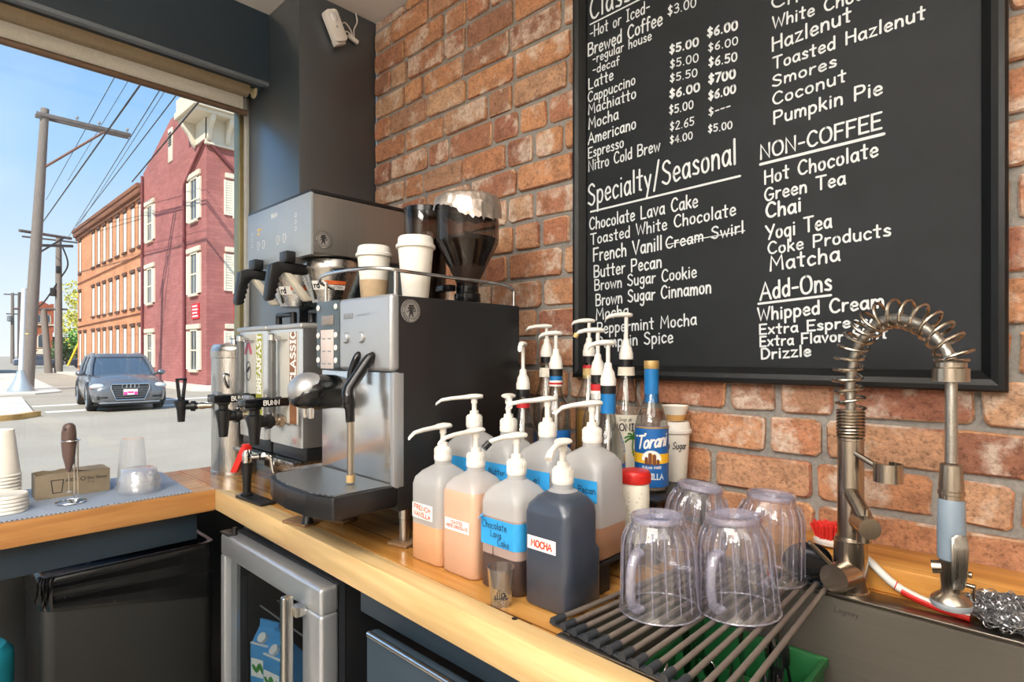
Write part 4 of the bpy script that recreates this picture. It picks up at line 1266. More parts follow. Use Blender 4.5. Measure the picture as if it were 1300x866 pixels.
# paper cups on the machine
m_cup = M('paper_cup', (238, 234, 224), 0.55, 0, 0.02)
def cup(name, lab, c, sleeve, group=None, h=0.122, rt=0.041, rb=0.029):
    t = thing(name, lab, 'cup', c, group)
    MB().lathe([(rb - 0.002, 0.004), (rb, 0.0), (rb + 0.001, 0.002), (rt, h)], c, 36).build('cup_body', m_cup, t)
    MB().lathe([(rt + 0.002, h - 0.006), (rt + 0.0045, h - 0.004), (rt + 0.0045, h + 0.002), (rt + 0.001, h + 0.005), (rt - 0.001, h + 0.019), (rt - 0.004, h + 0.022), (rt - 0.006, h + 0.019), (0.001, h + 0.018)], c, 36).build('cup_lid', m_white, t)
    if sleeve:
        f = lambda z: rb + 0.001 + (rt - rb - 0.001) * z / h + 0.0012
        MB().lathe([(f(0.004), 0.004), (f(0.058), 0.058)], c, 36, False, False).build('cup_sleeve', m_card, t)
    return t
cup('paper_cup', 'white lidded paper cup with brown sleeve on the espresso machine', (-1.247, -0.50, 1.4615), True)
cup('paper_cup', 'plain white lidded paper cup on the espresso machine', (-1.075, -0.50, 1.4615), False)

# ------------------------------------------------------------------ square sauce jugs with pumps
JW = 0.0478
def jug_rings(scale, z0, z1, inset=0.0):
    """rings of the jug body between two heights; its upper back is pinched into a grip"""
    prof = [(0.0, 0.0445, 0.015), (0.004, 0.0478, 0.015), (0.090, 0.0478, 0.015), (0.102, 0.0478, 0.015), (0.152, 0.0478, 0.015), (0.165, 0.0455, 0.018), (0.177, 0.037, 0.022), (0.186, 0.0235, 0.019), (0.190, 0.0175, 0.0172), (0.202, 0.0165, 0.0164)]
    def back(z):
        if z <= 0.090:
            return 0.0
        if z <= 0.102:
            return 0.013 * (z - 0.09) / 0.012
        if z <= 0.15:
            return 0.013
        return max(0.0, 0.013 * (0.186 - z) / 0.036)
    def at(z):
        for (a, ha, ra), (b, hb, rb_) in zip(prof[:-1], prof[1:]):
            if a <= z <= b:
                t = (z - a) / (b - a)
                return ha + (hb - ha) * t, ra + (rb_ - ra) * t
        return prof[-1][1], prof[-1][2]
    zs = sorted({z0, z1} | {p[0] for p in prof if z0 < p[0] < z1})
    out = []
    for z in zs:
        h, r = at(z)
        h -= inset
        bk = back(z)
        ring = []
        for u, v in rrect(h, h, max(0.006, r - inset), 5):
            if v > 0:
                v *= (h - bk) / h
            ring.append((u, v, z))
        out.append(ring)
    return out

def pump(parent, zb, reach=0.085, ang=-PI / 2, droop=0.014, tip=None, stem=0.03, name='pump', local_z=None):
    p = MB()
    p.lathe([(0.0178, zb), (0.0185, zb + 0.002), (0.0185, zb + 0.010), (0.0172, zb + 0.012), (0.0172, zb + 0.024), (0.0150, zb + 0.027), (0.0105, zb + 0.028), (0.0095, zb + 0.036), (0.001, zb + 0.037)], n=28)
    for i in range(24):
        a = 2 * PI * i / 24
        p.box((0.0165, -0.0008, zb + 0.012), (0.0182, 0.0008, zb + 0.023), mat=Matrix.Rotation(a, 4, 'Z'))
    o = p.build(name, m_white, parent, local=True)
    s = MB()
    zt = zb + 0.036 + stem
    s.cyl((0, 0, zb + 0.030), (0, 0, zt), 0.0055, 14)
    s.cyl((0, 0, zt - 0.012), (0, 0, zt), 0.0072, 14)
    s.build('pump_stem', m_white, o, local=True)
    h = MB()
    Rm = Matrix.Rotation(ang, 4, 'Z')
    rings = []
    for (x, w, z, hh) in ((-0.019, 0.006, zt + 0.003, 0.004), (-0.015, 0.012, zt + 0.003, 0.005), (-0.004, 0.0155, zt + 0.0035, 0.0058), (0.008, 0.0135, zt + 0.003, 0.0058), (0.018, 0.0075, zt + 0.002, 0.0052), (0.03, 0.0058, zt + 0.001, 0.0046),
                          (reach * 0.6, 0.0052, zt - 0.0005, 0.0043), (reach * 0.85, 0.0047, zt - 0.004, 0.004), (reach * 0.97, 0.0042, zt - droop * 0.8, 0.0036), (reach, 0.0038, zt - droop, 0.003)):
        rings.append([tuple(Rm @ Vector((x, w * math.cos(2 * PI * i / 14), z + hh * math.sin(2 * PI * i / 14)))) for i in range(14)])
    h.rings(rings)
    h.build('pump_head', m_white, o, local=True)
    if tip is not None:
        e = MB()
        a = Rm @ Vector((reach * 0.88, 0, zt - droop * 0.45))
        b = Rm @ Vector((reach + 0.004, 0, zt - droop * 1.15))
        e.cyl(a, b, 0.0062, 12)
        e.build('spout_tip', tip, o, local=True)
    return o

def jug(loc, lab, fills, ang=-PI / 2, reach=0.085, tip=None, rz=0.0, group=None, label=None, stem=0.03, shellmat=None):
    t = thing('sauce_jug', lab, 'jug', loc, group)
    b_ = MB()
    wet = max(f_[1] for f_ in fills)
    b_.rings(jug_rings(1, wet, 0.202), cap0=False, cap1=False)
    sh = b_.build('jug_body', m_jug, t, local=True, ang=50)
    for (z0, z1, mat) in fills:
        f = MB()
        f.rings(jug_rings(1, z0, z1))
        f.build('sauce', mat, t, local=True, ang=50)
    pump(t, 0.1985, reach, ang, tip=tip, stem=stem)
    if label:
        label(t)
    t.rotation_euler = (0, 0, rz)
    return t

def sauce(name, rgb, rough=0.35):
    return M(name, rgb, rough, 0, 0.03, 20, coat=0.25)
m_amber = sauce('vanilla_sauce', (206, 160, 122))
m_cream = sauce('white_chocolate_sauce', (204, 166, 140))
m_lava = sauce('lava_sauce', (70, 56, 56))
m_lava2 = sauce('lava_residue', (160, 140, 132))
m_mocha = sauce('mocha_sauce', (56, 64, 78), 0.3)
m_pecan = sauce('pecan_sauce', (176, 132, 102))
FY_ = -JW - 0.0009

def sticker(t, u0, u1, v0, v1, mat, name='label', wrap=0.0, y=FY_):
    s = MB()
    s.face([(u0, y, v0), (u1, y, v0), (u1, y, v1), (u0, y, v1)])
    if wrap:
        n = 6
        arc = []
        c0, r = JW - 0.015, 0.0159
        for i in range(n + 1):
            a = -PI / 2 + PI / 2 * i / n
            arc.append((c0 + r * math.cos(a), -c0 + r * math.sin(a)))
        arc = [(u1, y)] + arc + [(JW + 0.0009, -c0 + wrap)]
        for (a, b) in zip(arc[:-1], arc[1:]):
            s.face([(a[0], a[1], v0), (b[0], b[1], v0), (b[0], b[1], v1), (a[0], a[1], v1)])
        bmesh.ops.remove_doubles(s.bm, verts=s.bm.verts[:], dist=0.0002)
    return s.build(name, mat, t, local=True, smooth=False)

def write(par, lines, mat, stroke=0.14, y=FY_ - 0.0006, wob=0.03, name='label_lettering', cen=True, slant=0.0):
    s = MB()
    for (txt, cap, u, v, width, rot) in lines:
        c, sn_ = math.cos(rot), math.sin(rot)
        lettering(s, txt, cap, lambda a, b: (u + a * c - b * sn_, y, v + a * sn_ + b * c), width=width, stroke=stroke, align='c' if cen else 'l', wob=wob, slant=slant)
    return s.build(name, mat, par, local=True, smooth=False)

def lab_vanilla(t):
    o = sticker(t, -0.038, 0.026, 0.086, 0.116, m_paper)
    write(o, [('FRENCH', 0.0085, -0.006, 0.103, 0.052, -0.05), ('VANILLA', 0.0085, -0.006, 0.090, 0.052, -0.05)], m_red_ink, 0.2)
def lab_white(t):
    o = sticker(t, -0.034, 0.034, 0.083, 0.105, m_paper)
    write(o, [('TOASTED', 0.0055, 0.0, 0.0965, 0.034, 0), ('WHITE CHOCOLATE', 0.0055, 0.0, 0.0885, 0.062, 0)], m_red_ink, 0.18)
def lab_lava(t):
    o = sticker(t, -0.042, 0.030, 0.078, 0.125, m_tape, 'tape_label', wrap=0.045)
    write(o, [('Chocolate', 0.0125, -0.008, 0.108, 0.060, 0.02), ('Lava', 0.0115, -0.004, 0.094, 0.026, 0.0), ('Cake', 0.0115, 0.014, 0.081, 0.028, 0.0)], m_ink, 0.10)
    f = MB()
    f.face([(-0.0425, FY_ - 0.0005, 0.127), (-0.028, FY_ - 0.004, 0.134), (-0.040, FY_ - 0.010, 0.119)])
    f.build('tape_corner', m_tape, o, local=True, smooth=False)
    d = MB()
    d.ribbon([(-0.012, 0.079), (-0.0118, 0.062)], 0.0014, lambda u, v: (u, FY_ + 0.0003, v))
    d.ribbon([(-0.0118, 0.064), (-0.0117, 0.060)], 0.0026, lambda u, v: (u, FY_ + 0.0003, v))
    d.build('sauce_drip', m_lava, t, local=True, smooth=False)
def lab_mocha(t):
    o = sticker(t, -0.036, 0.024, 0.094, 0.116, m_paper)
    write(o, [('MOCHA', 0.0105, -0.006, 0.0995, 0.044, -0.02)], m_red_ink, 0.24)
def lab_tape(words):
    def f(t):
        o = sticker(t, -0.022 if len(words) > 6 else -0.02, 0.045, 0.102, 0.140, m_tape, 'tape_label')
        if words:
            write(o, [(words, 0.0115, 0.014, 0.117, min(0.056, 0.0075 * len(words)), 0.03)], m_ink, 0.11)
    return f

RZJ = CT + 0.0006
jug((-0.909, -0.556, RZJ), 'front jug half full of amber sauce, red FRENCH VANILLA label', [(0.0, 0.075, m_amber)], label=lab_vanilla, group='sauce jugs in the front row')
jug((-0.812, -0.555, RZJ), 'front jug full of beige sauce with white chocolate label', [(0.0, 0.158, m_cream)], label=lab_white, group='sauce jugs in the front row', reach=0.092)
jug((-0.706, -0.553, RZJ), 'front jug with blue Chocolate Lava tape and dark residue', [(0.0, 0.062, m_lava), (0.062, 0.128, m_lava2)], label=lab_lava, group='sauce jugs in the front row', ang=-1.95, reach=0.06, tip=m_black)
jug((-0.600, -0.553, RZJ), 'front jug of dark sauce labelled MOCHA', [(0.0, 0.186, m_mocha)], label=lab_mocha, group='sauce jugs in the front row', ang=-1.25, reach=0.062, tip=m_white)

# two-step riser behind the front jugs
T1, T2 = CT + 0.055, CT + 0.116
rs = thing('bottle_riser', 'black two step riser carrying the rear jugs and syrups', 'riser', (-0.76, -0.27, CT))
r_ = MB()
r_.box((-0.988, -0.498, T1 - 0.008), (-0.567, -0.264, T1), 0.001)
r_.box((-1.0, -0.2635, T2 - 0.008), (-0.585, -0.022, T2), 0.001)
r_.build('shelf', m_blackmetal, rs)
for x in (-0.984, -0.575):
    for y0_, y1_ in ((-0.49, -0.46), (-0.30, -0.27)):
        MB().box((x, y0_, CT + 0.0005), (x + 0.006, y1_, T1 - 0.008)).build('leg', m_black, rs)
for x in (-0.998, -0.595):
    for y in (-0.262, -0.05):
        MB().box((x, y, CT + 0.0005), (x + 0.006, y + 0.025, T2 - 0.008)).build('leg', m_black, rs)
MB().box((-0.985, -0.2635, T1), (-0.60, -0.262, T2 - 0.008)).build('riser_face', m_black, rs)

RJ = T1 + 0.0006
jug((-0.933, -0.447, RJ), 'rear jug nearest the espresso machine, pump turned left', [(0.0, 0.03, m_cream)], label=lab_tape(''), group='sauce jugs on the riser', ang=-2.2, stem=0.028)
jug((-0.828, -0.447, RJ), 'second rear jug from the espresso machine, nearly empty with blue tape', [(0.0, 0.02, m_cream)], label=lab_tape('Butter'), group='sauce jugs on the riser', ang=-0.75, reach=0.07, stem=0.034)
jug((-0.722, -0.447, RJ), 'third rear jug with blue tape and a long left spout', [(0.0, 0.02, m_cream)], label=lab_tape('el'), group='sauce jugs on the riser', ang=-2.1, reach=0.085, stem=0.034)
jug((-0.616, -0.447, RJ), 'rear jug with Pecan written on blue tape, tan sauce below', [(0.0, 0.058, m_pecan)], label=lab_tape('er Pecan'), group='sauce jugs on the riser', ang=-2.1, reach=0.07, stem=0.032)

# ------------------------------------------------------------------ syrup bottles
def on_cyl(c, r, a_mid):
    """map (u along the surface, v up) to a cylinder about c"""
    def f(u, v):
        a = a_mid + u / r
        return (c[0] + r * math.cos(a), c[1] + r * math.sin(a), c[2] + v)
    return f

def wrap_label(parent, c, r, a_mid, width, v0, v1, mat, name='label'):
    f = on_cyl(c, r, a_mid)
    s = MB()
    n = max(4, int(width / 0.004))
    us = [-width / 2 + width * i / n for i in range(n + 1)]
    for a, b in zip(us[:-1], us[1:]):
        s.face([f(a, v0), f(b, v0), f(b, v1), f(a, v1)])
    return s.build(name, mat, parent)

def syrup_pump(t, c, z, ang, reach, top, tipmat=None):
    """white syrup pump: cone collar, stem, head with a spout; head sits at height top"""
    p = MB()
    p.lathe([(0.0165, z), (0.0165, z + 0.014), (0.0150, z + 0.017), (0.0135, z + 0.027), (0.0085, z + 0.036), (0.0075, z + 0.046), (0.0055, z + 0.048), (0.001, z + 0.048)], c, 24)
    o = p.build('pump', m_white, t)
    MB().cyl((c[0], c[1], c[2] + z + 0.04), (c[0], c[1], c[2] + top - 0.006), 0.0046, 12).build('pump_stem', m_white, o)
    h = MB()
    Rm = Matrix.Translation((c[0], c[1], c[2] + top)) @ Matrix.Rotation(ang, 4, 'Z')
    rings = []
    for (x, w, zz, hh) in ((-0.015, 0.004, -0.004, 0.003), (-0.012, 0.008, -0.004, 0.005), (0.0, 0.0105, -0.003, 0.006), (0.012, 0.0085, -0.003, 0.006), (reach * 0.55, 0.0065, -0.004, 0.0052), (reach * 0.85, 0.0055, -0.008, 0.0048), (reach * 0.98, 0.005, -0.014, 0.004), (reach, 0.0045, -0.019, 0.003)):
        rings.append([tuple(Rm @ Vector((x, w * math.cos(2 * PI * i / 12), zz + hh * math.sin(2 * PI * i / 12)))) for i in range(12)])
    h.rings(rings)
    h.build('pump_head', m_white, o)
    if tipmat:
        a = Rm @ Vector((reach * 0.93, 0, -0.011))
        b = Rm @ Vector((reach * 1.01, 0, -0.020))
        MB().cyl(a, b, 0.0056, 10).build('spout_tip', tipmat, o)
    return o

def bottle(lab, x, y, base, H, r=0.036, shoulder=0.62, neck=0.0135, style='monin', fill=None, fill_h=0.08, pump_top=None, ang=-2.38, reach=0.05, collar=None, band=None, tip=None, group='syrup bottles on the riser'):
    c = (x, y, base + 0.0005)
    t = thing('syrup_bottle', lab, 'bottle', c, group)
    zs = H * shoulder
    zn = H * 0.83
    if style == 'monin':
        prof = [(r * 0.9, 0), (r, 0.004), (r, zs * 0.86), (r * 0.93, zs), (r * 0.62, zs + (zn - zs) * 0.55), (neck * 1.25, zn), (neck, zn + 0.01), (neck, H - 0.012), (neck * 1.12, H - 0.01), (neck * 1.12, H)]
    else:
        prof = [(r * 0.92, 0), (r, 0.005), (r, zs * 0.9), (r * 0.95, zs), (r * 0.72, zs + (zn - zs) * 0.35), (neck * 1.3, zs + (zn - zs) * 0.62), (neck, zn), (neck, H - 0.012), (neck * 1.12, H - 0.01), (neck * 1.12, H)]
    MB().lathe(prof, c, 36, True, False).build('glass', m_glassb, t)
    if fill:
        MB().lathe([(r * 0.86, 0.004), (r * 0.93, 0.008), (r * 0.93, min(fill_h, zs * 0.86)), (0.001, min(fill_h, zs * 0.86) + 0.0005)], c, 28).build('syrup', fill, t)
    if pump_top:
        syrup_pump(t, c, H + 0.001, ang, reach, pump_top - c[2], tip)
        MB().cyl((x, y, c[2] + 0.02), (x, y, c[2] + H), 0.0035, 8).build('dip_tube', m_white, t)
        MB().lathe([(neck * 1.2, H - 0.016), (neck * 1.2, H + 0.001), (0.001, H + 0.001)], c, 20).build('neck_ring', m_black, t)
    fa = math.atan2(-1.31 - y, -x)
    if collar:
        c0, c1, mt_ = collar
        MB().lathe([(neck * 1.16, c0), (neck * 1.16, c1)], c, 24, False, False).build('neck_sleeve', mt_, t)
    if band:
        for (b0, b1, mt_, grow) in band:
            f = MB()
            f.lathe([(neck * grow, b0), (neck * grow * (1.0 if grow < 1.4 else 0.93), b1)], c, 24, False, False)
            f.build('neck_label', mt_, t)
    return t, c, r, fa

m_lab_cream = M('label_offwhite', (228, 222, 206), 0.55, 0, 0.02)
m_torblue = M('label_blue', (24, 96, 168), 0.4, 0, 0.04)
m_torblue2 = M('sleeve_blue', (22, 112, 178), 0.3, 0, 0.04)
m_gold = M('label_gold', (176, 146, 92), 0.4, 0.3)
m_yel = M('label_yellow', (238, 186, 40), 0.5)
m_brown = M('label_brown', (120, 66, 34), 0.5)
m_amb2 = M('amber_syrup', (150, 78, 28), 0.15)
m_clear = M('clear_syrup', (196, 186, 164), 0.15)
m_lred = M('label_red', (190, 36, 44), 0.5)
m_leaf = M('label_green', (52, 116, 44), 0.5)

# clear bottle with the palm label
t, c, r, fa = bottle('clear syrup bottle with cream palm tree label beside the blue vanilla bottle', -0.737, -0.14, T2, 0.285, pump_top=1.431, fill=None, shoulder=0.60, r=0.038,
                     band=[(0.248, 0.268, m_lab_cream, 1.5)])
lb = wrap_label(t, c, r + 0.0008, fa, 0.098, 0.035, 0.158, m_lab_cream)
f = on_cyl(c, r + 0.0015, fa)
s = MB()
lettering(s, 'MONIN', 0.016, lambda u, v: f(u, 0.122 + v), width=0.062, stroke=0.18, align='c')
lettering(s, 'Sirop de', 0.008, lambda u, v: f(u - 0.003, 0.144 + v), width=0.030, stroke=0.1, align='c', slant=0.3)
s.ribbon([(-0.043, 0.04), (0.043, 0.04), (0.043, 0.154), (-0.043, 0.154), (-0.043, 0.04)], 0.0012, f)
s.build('label_print', m_ink, lb, smooth=False)
s = MB()
for a in (0.1, 0.75, 1.45, 2.2, 2.9, 3.5, 5.9):
    s.ribbon([tuple(p) for p in crom([(0.016, 0.104, 0), (0.016 + 0.010 * math.cos(a), 0.104 + 0.010 * math.sin(a) + 0.003, 0), (0.016 + 0.019 * math.cos(a), 0.104 + 0.016 * math.sin(a) - 0.002, 0)], 4)], 0.0042, f)
s.ribbon([(0.016, 0.104), (0.014, 0.085), (0.017, 0.066)], 0.003, f)
s.build('palm_print', m_leaf, lb, smooth=False)
s = MB()
for (u, v) in ((0.018, 0.064), (0.024, 0.07), (0.014, 0.072), (0.021, 0.058)):
    s.ribbon([(u, v), (u + 0.006, v + 0.004)], 0.005, f)
s.build('flower_print', m_yel, lb, smooth=False)

# blue vanilla bottle
t, c, r, fa = bottle('blue label vanilla syrup bottle with a gold cap', -0.647, -0.18, T2, 0.272, style='torani', shoulder=0.56, neck=0.0135, fill=m_clear, fill_h=0.02,
                     collar=(0.192, 0.268, m_torblue2))
MB().lathe([(0.0160, 0.266), (0.0165, 0.268), (0.0165, 0.282), (0.0155, 0.284), (0.001, 0.284)], c, 28).build('cap', m_gold, t)
lb = wrap_label(t, c, r + 0.0008, fa, 0.104, 0.012, 0.143, m_torblue)
f = on_cyl(c, r + 0.0013, fa)
g = on_cyl(c, r + 0.0018, fa)
g2 = on_cyl(c, r + 0.0023, fa)
def patch(fn, u0, u1, v0, v1, n=10):
    s = MB()
    us = [u0 + (u1 - u0) * i / n for i in range(n + 1)]
    for a, b in zip(us[:-1], us[1:]):
        s.face([fn(a, v0), fn(b, v0), fn(b, v1), fn(a, v1)])
    return s
patch(f, -0.052, 0.052, 0.138, 0.142, 16).build('gold_border', m_gold, lb, smooth=False)
patch(f, -0.052, 0.052, 0.063, 0.084, 16).build('yellow_band', m_yel, lb, smooth=False)
s = MB()
lettering(s, 'Torani', 0.027, lambda u, v: g(u, 0.098 + v + 0.14 * u), width=0.068, stroke=0.16, align='c', slant=0.22, gap=1.2)
s.ribbon([(-0.038, 0.120), (-0.012, 0.127)], 0.004, g)
lettering(s, 'VANILLA', 0.0115, lambda u, v: g(u, 0.030 + v), width=0.052, stroke=0.18, align='c')
lettering(s, 'SUGAR FREE', 0.0045, lambda u, v: g(u, 0.052 + v + 3.0 * u * u), width=0.042, stroke=0.2, align='c')
s.build('label_lettering', m_paper, lb, smooth=False)
s = MB()
s.ribbon([(0.018 * math.cos(a), 0.072 + 0.016 * math.sin(a)) for a in [PI * i / 12 for i in range(13)]], 0.007, g)
s.ribbon([(-0.008, 0.076), (0.009, 0.078)], 0.016, g)
s.build('label_cloud', m_paper, lb, smooth=False)
s = MB()
for (u, v0, v1, w) in ((-0.011, 0.060, 0.074, 0.007), (-0.003, 0.060, 0.083, 0.008), (0.006, 0.060, 0.080, 0.008), (0.014, 0.060, 0.070, 0.006)):
    s.ribbon([(u, v0 + w / 2), (u, v1)], w, g2)
s.build('label_building', m_brown, lb, smooth=False)

# the other pumps behind the jugs
t, c, r, fa = bottle('amber syrup bottle with pump close to the espresso machine', -0.921, -0.30, T1, 0.275, fill=m_amb2, fill_h=0.12, pump_top=1.362, ang=-1.1, reach=0.03, band=[(0.232, 0.245, m_lred, 1.2)])
lb = wrap_label(t, c, r + 0.0008, fa + 0.5, 0.085, 0.03, 0.150, m_lab_cream)
s = MB(); f = on_cyl(c, r + 0.0014, fa + 0.5)
lettering(s, 'MONIN', 0.014, lambda u, v: f(u, 0.115 + v), width=0.055, stroke=0.18, align='c')
s.build('label_print', m_ink, lb, smooth=False)
t, c, r, fa = bottle('tall syrup bottle with left turned pump in front of the bricks', -0.982, -0.14, T2, 0.290, fill=m_clear, fill_h=0.06, pump_top=1.412, reach=0.056, band=[(0.238, 0.262, m_lab_cream, 1.5)])
t, c, r, fa = bottle('syrup bottle with blue and red neck label beside the brick edge', -0.869, -0.24, T2 + 0.0, 0.262, style='torani', fill=m_clear, fill_h=0.05, pump_top=1.388, reach=0.042, collar=(0.236, 0.252, m_torblue2), band=[(0.222, 0.2355, m_paper, 1.2), (0.226, 0.231, m_lred, 1.24)])
wrap_label(t, c, r + 0.0008, fa, 0.09, 0.02, 0.12, m_torblue)
t, c, r, fa = bottle('syrup bottle with red and tan neck label before the chalkboard edge', -0.873, -0.10, T2, 0.292, fill=M('tan_syrup', (176, 132, 70), 0.2), fill_h=0.16, pump_top=1.424, reach=0.046, band=[(0.236, 0.266, M('label_tan', (206, 178, 120), 0.55), 1.22), (0.262, 0.270, m_lred, 1.24)])
t, c, r, fa = bottle('syrup bottle with a yellow stained pump spout', -0.762, -0.220, T2, 0.250, fill=M('dark_syrup', (48, 26, 16), 0.2), fill_h=0.13, pump_top=1.393, reach=0.052, band=[(0.215, 0.230, m_lred, 1.22), (0.196, 0.2148, m_paper, 1.22)], tip=M('stained_tip', (206, 176, 112), 0.45))
t, c, r, fa = bottle('clear syrup bottle with plain blue neck sleeve and pump', -0.68, -0.30, T1, 0.293, style='torani', shoulder=0.58, fill=m_clear, fill_h=0.03, pump_top=1.362, reach=0.042, collar=(0.236, 0.290, m_torblue2))
wrap_label(t, c, r + 0.0008, fa, 0.09, 0.03, 0.135, m_torblue)

# red-lidded tub
tu = thing('powder_tub', 'white tub with red screw lid beside the rear jug', 'tub', (-0.592, -0.340, T1 + 0.0006))
c = (-0.592, -0.340, T1 + 0.0006)
MB().lathe([(0.026, 0), (0.028, 0.003), (0.028, 0.108), (0.026, 0.112), (0.001, 0.112)], c, 32).build('tub_body', m_lab_cream, tu)
l_ = MB().lathe([(0.0295, 0.112), (0.030, 0.114), (0.030, 0.130), (0.028, 0.134), (0.022, 0.136), (0.001, 0.135)], c, 32)
for i in range(40):
    a = 2 * PI * i / 40
    l_.box((c[0] + 0.0295, c[1] - 0.0009, c[2] + 0.114), (c[0] + 0.0308, c[1] + 0.0009, c[2] + 0.128), mat=RZ(a, c))
l_.build('lid', m_red, tu)
fa = math.atan2(-1.31 - c[1], -c[0])
f = on_cyl(c, 0.0286, fa)
s = MB()
for k in range(7):
    s.ribbon([(-0.012, 0.095 - 0.008 * k), (0.014 - 0.004 * (k % 3), 0.095 - 0.008 * k)], 0.0012, f)
lettering(s, 'M', 0.012, lambda u, v: f(-0.004 + u, 0.022 + v), stroke=0.2)
s.build('tub_print', m_gray, tu, smooth=False)

# the sugar cup with a smaller cup upside on its lid
sg = cup('paper_cup', 'white paper cup with Sugar handwritten on it near the bricks', (-0.655, -0.057, T2 + 0.0006), False, h=0.118, rt=0.034, rb=0.026)
fa = math.atan2(-1.31 + 0.057, 0.655)
c = (-0.655, -0.057, T2 + 0.0006)
s = MB()
def conef(u, v):
    rr = 0.027 + 0.007 * v / 0.118 + 0.0012
    a = fa + u / rr
    return (c[0] + rr * math.cos(a), c[1] + rr * math.sin(a), c[2] + v)
lettering(s, 'n Sugar', 0.016, lambda u, v: conef(u + 0.004, 0.078 + v), width=0.046, stroke=0.11, align='c', slant=0.2)
s.build('cup_lettering', m_ink, sg, smooth=False)
sc = thing('paper_cup', 'small stained paper cup standing on the Sugar cup lid', 'cup', (c[0], c[1], c[2] + 0.1425))
cz = (c[0], c[1], c[2] + 0.1405)
MB().lathe([(0.0195, 0.0), (0.021, 0.001), (0.0305, 0.034), (0.0318, 0.036), (0.030, 0.036), (0.020, 0.003), (0.001, 0.003)], cz, 32).build('cup_body', m_cup, sc)
MB().lathe([(0.0213, 0.001), (0.0256, 0.0155)], cz, 32, False, False).build('cup_stain', M('coffee_stain', (206, 160, 96), 0.6), sc)

# shot glass at the counter's edge
sh = thing('shot_glass', 'small clear shot glass in front of the jugs', 'glass', (-0.668, -0.632, CT + 0.0006))
c = (-0.668, -0.632, CT + 0.0006)
MB().lathe([(0.001, 0.0), (0.0165, 0.0), (0.0175, 0.002), (0.0225, 0.062), (0.0215, 0.062), (0.0165, 0.012), (0.001, 0.010)], c, 36, False, False).build('glass_body', m_glass, sh)
f = on_cyl(c, 0.0200, math.atan2(-1.31 + 0.632, 0.668))
s = MB()
s.ribbon([(-0.011, 0.015), (0.012, 0.015)], 0.0022, f)
s.ribbon([(-0.006, 0.016), (-0.006, 0.026), (-0.004, 0.031), (-0.002, 0.026), (-0.002, 0.016)], 0.0016, f)
s.ribbon([(0.001, 0.016), (0.001, 0.024), (0.005, 0.026), (0.008, 0.02), (0.008, 0.016)], 0.0022, f)
s.ribbon([(-0.010, 0.016), (-0.009, 0.021)], 0.002, f)
s.ribbon([(0.003, 0.017), (0.006, 0.021)], 0.003, f)
s.build('glass_print', m_badgeink, sh, smooth=False)

# ------------------------------------------------------------------ sink
sk = thing('sink', 'stainless steel sink set into the counter under the drying rack', 'sink', (0.03, -0.4, 0.70))
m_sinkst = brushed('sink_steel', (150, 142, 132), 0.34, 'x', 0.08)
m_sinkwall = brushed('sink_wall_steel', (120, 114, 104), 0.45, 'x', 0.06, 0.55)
ZR = CT + 0.0025
s = MB()
s.box((SX0 + 0.001, -0.212, CT - 0.004), (SX1 - 0.001, SY1 - 0.002, ZR), 0.0012)
s.box((SX0 + 0.001, SY0 + 0.001, CT - 0.004), (SX1 - 0.001, SY0 + 0.014, ZR), 0.0012)
s.box((SX0 + 0.001, SY0 + 0.0145, CT - 0.004), (SX0 + 0.016, -0.2125, ZR), 0.0012)
s.box((SX1 - 0.016, SY0 + 0.0145, CT - 0.004), (SX1 - 0.001, -0.2125, ZR), 0.0012)
s.build('rim', m_sinkst, sk)
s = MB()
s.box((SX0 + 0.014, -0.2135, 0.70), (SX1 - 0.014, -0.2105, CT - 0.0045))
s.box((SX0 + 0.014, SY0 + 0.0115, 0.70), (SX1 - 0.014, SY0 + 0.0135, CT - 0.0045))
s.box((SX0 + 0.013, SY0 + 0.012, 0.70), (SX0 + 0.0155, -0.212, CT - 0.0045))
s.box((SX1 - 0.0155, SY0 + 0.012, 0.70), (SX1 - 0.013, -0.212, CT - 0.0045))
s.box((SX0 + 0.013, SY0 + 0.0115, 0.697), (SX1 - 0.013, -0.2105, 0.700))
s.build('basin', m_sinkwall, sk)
s = MB()
lettering(s, 'Lagmey', 0.0085, lambda u, v: (-0.276 + u, -0.21385, 0.893 + v), width=0.036, stroke=0.14, slant=0.1)
s.build('stamped_lettering', M('stamp_dark', (66, 60, 56), 0.5), sk, smooth=False)
MB().lathe([(0.045, 0.7005), (0.045, 0.703), (0.03, 0.7015), (0.001, 0.7008)], (0.05, -0.42, 0), 30).build('drain', m_chrome, sk)

# green plastic crate with cutlery standing in the sink
GX0, GX1, GY0, GY1, GZ0, GZ1 = -0.500, -0.285, -0.615, -0.240, 0.7035, 0.818
m_green = M('green_plastic', (30, 104, 52), 0.45, 0, 0.08, 30)
gc = thing('cutlery_crate', 'green plastic crate standing in the sink below the rack', 'crate', ((GX0 + GX1) / 2, (GY0 + GY1) / 2, GZ0))
g = MB()
for lo_, hi_ in (((GX0, GY0, GZ0), (GX0 + 0.004, GY1, GZ1)), ((GX1 - 0.004, GY0, GZ0), (GX1, GY1, GZ1)), ((GX0 + 0.004, GY0, GZ0), (GX1 - 0.004, GY0 + 0.004, GZ1)),
                 ((GX0 + 0.004, GY1 - 0.004, GZ0), (GX1 - 0.004, GY1, GZ1)), ((GX0 + 0.004, GY0 + 0.004, GZ0), (GX1 - 0.004, GY1 - 0.004, GZ0 + 0.004))):
    g.box(lo_, hi_, 0.001)
g.build('crate_walls', m_green, gc)
g = MB()
g.box((GX0 - 0.006, GY1 - 0.003, GZ1 - 0.012), (GX1 + 0.006, GY1 + 0.006, GZ1 + 0.002), 0.002)
g.box((GX0 - 0.006, GY0 - 0.006, GZ1 - 0.012), (GX1 + 0.006, GY0 + 0.003, GZ1 + 0.002), 0.002)
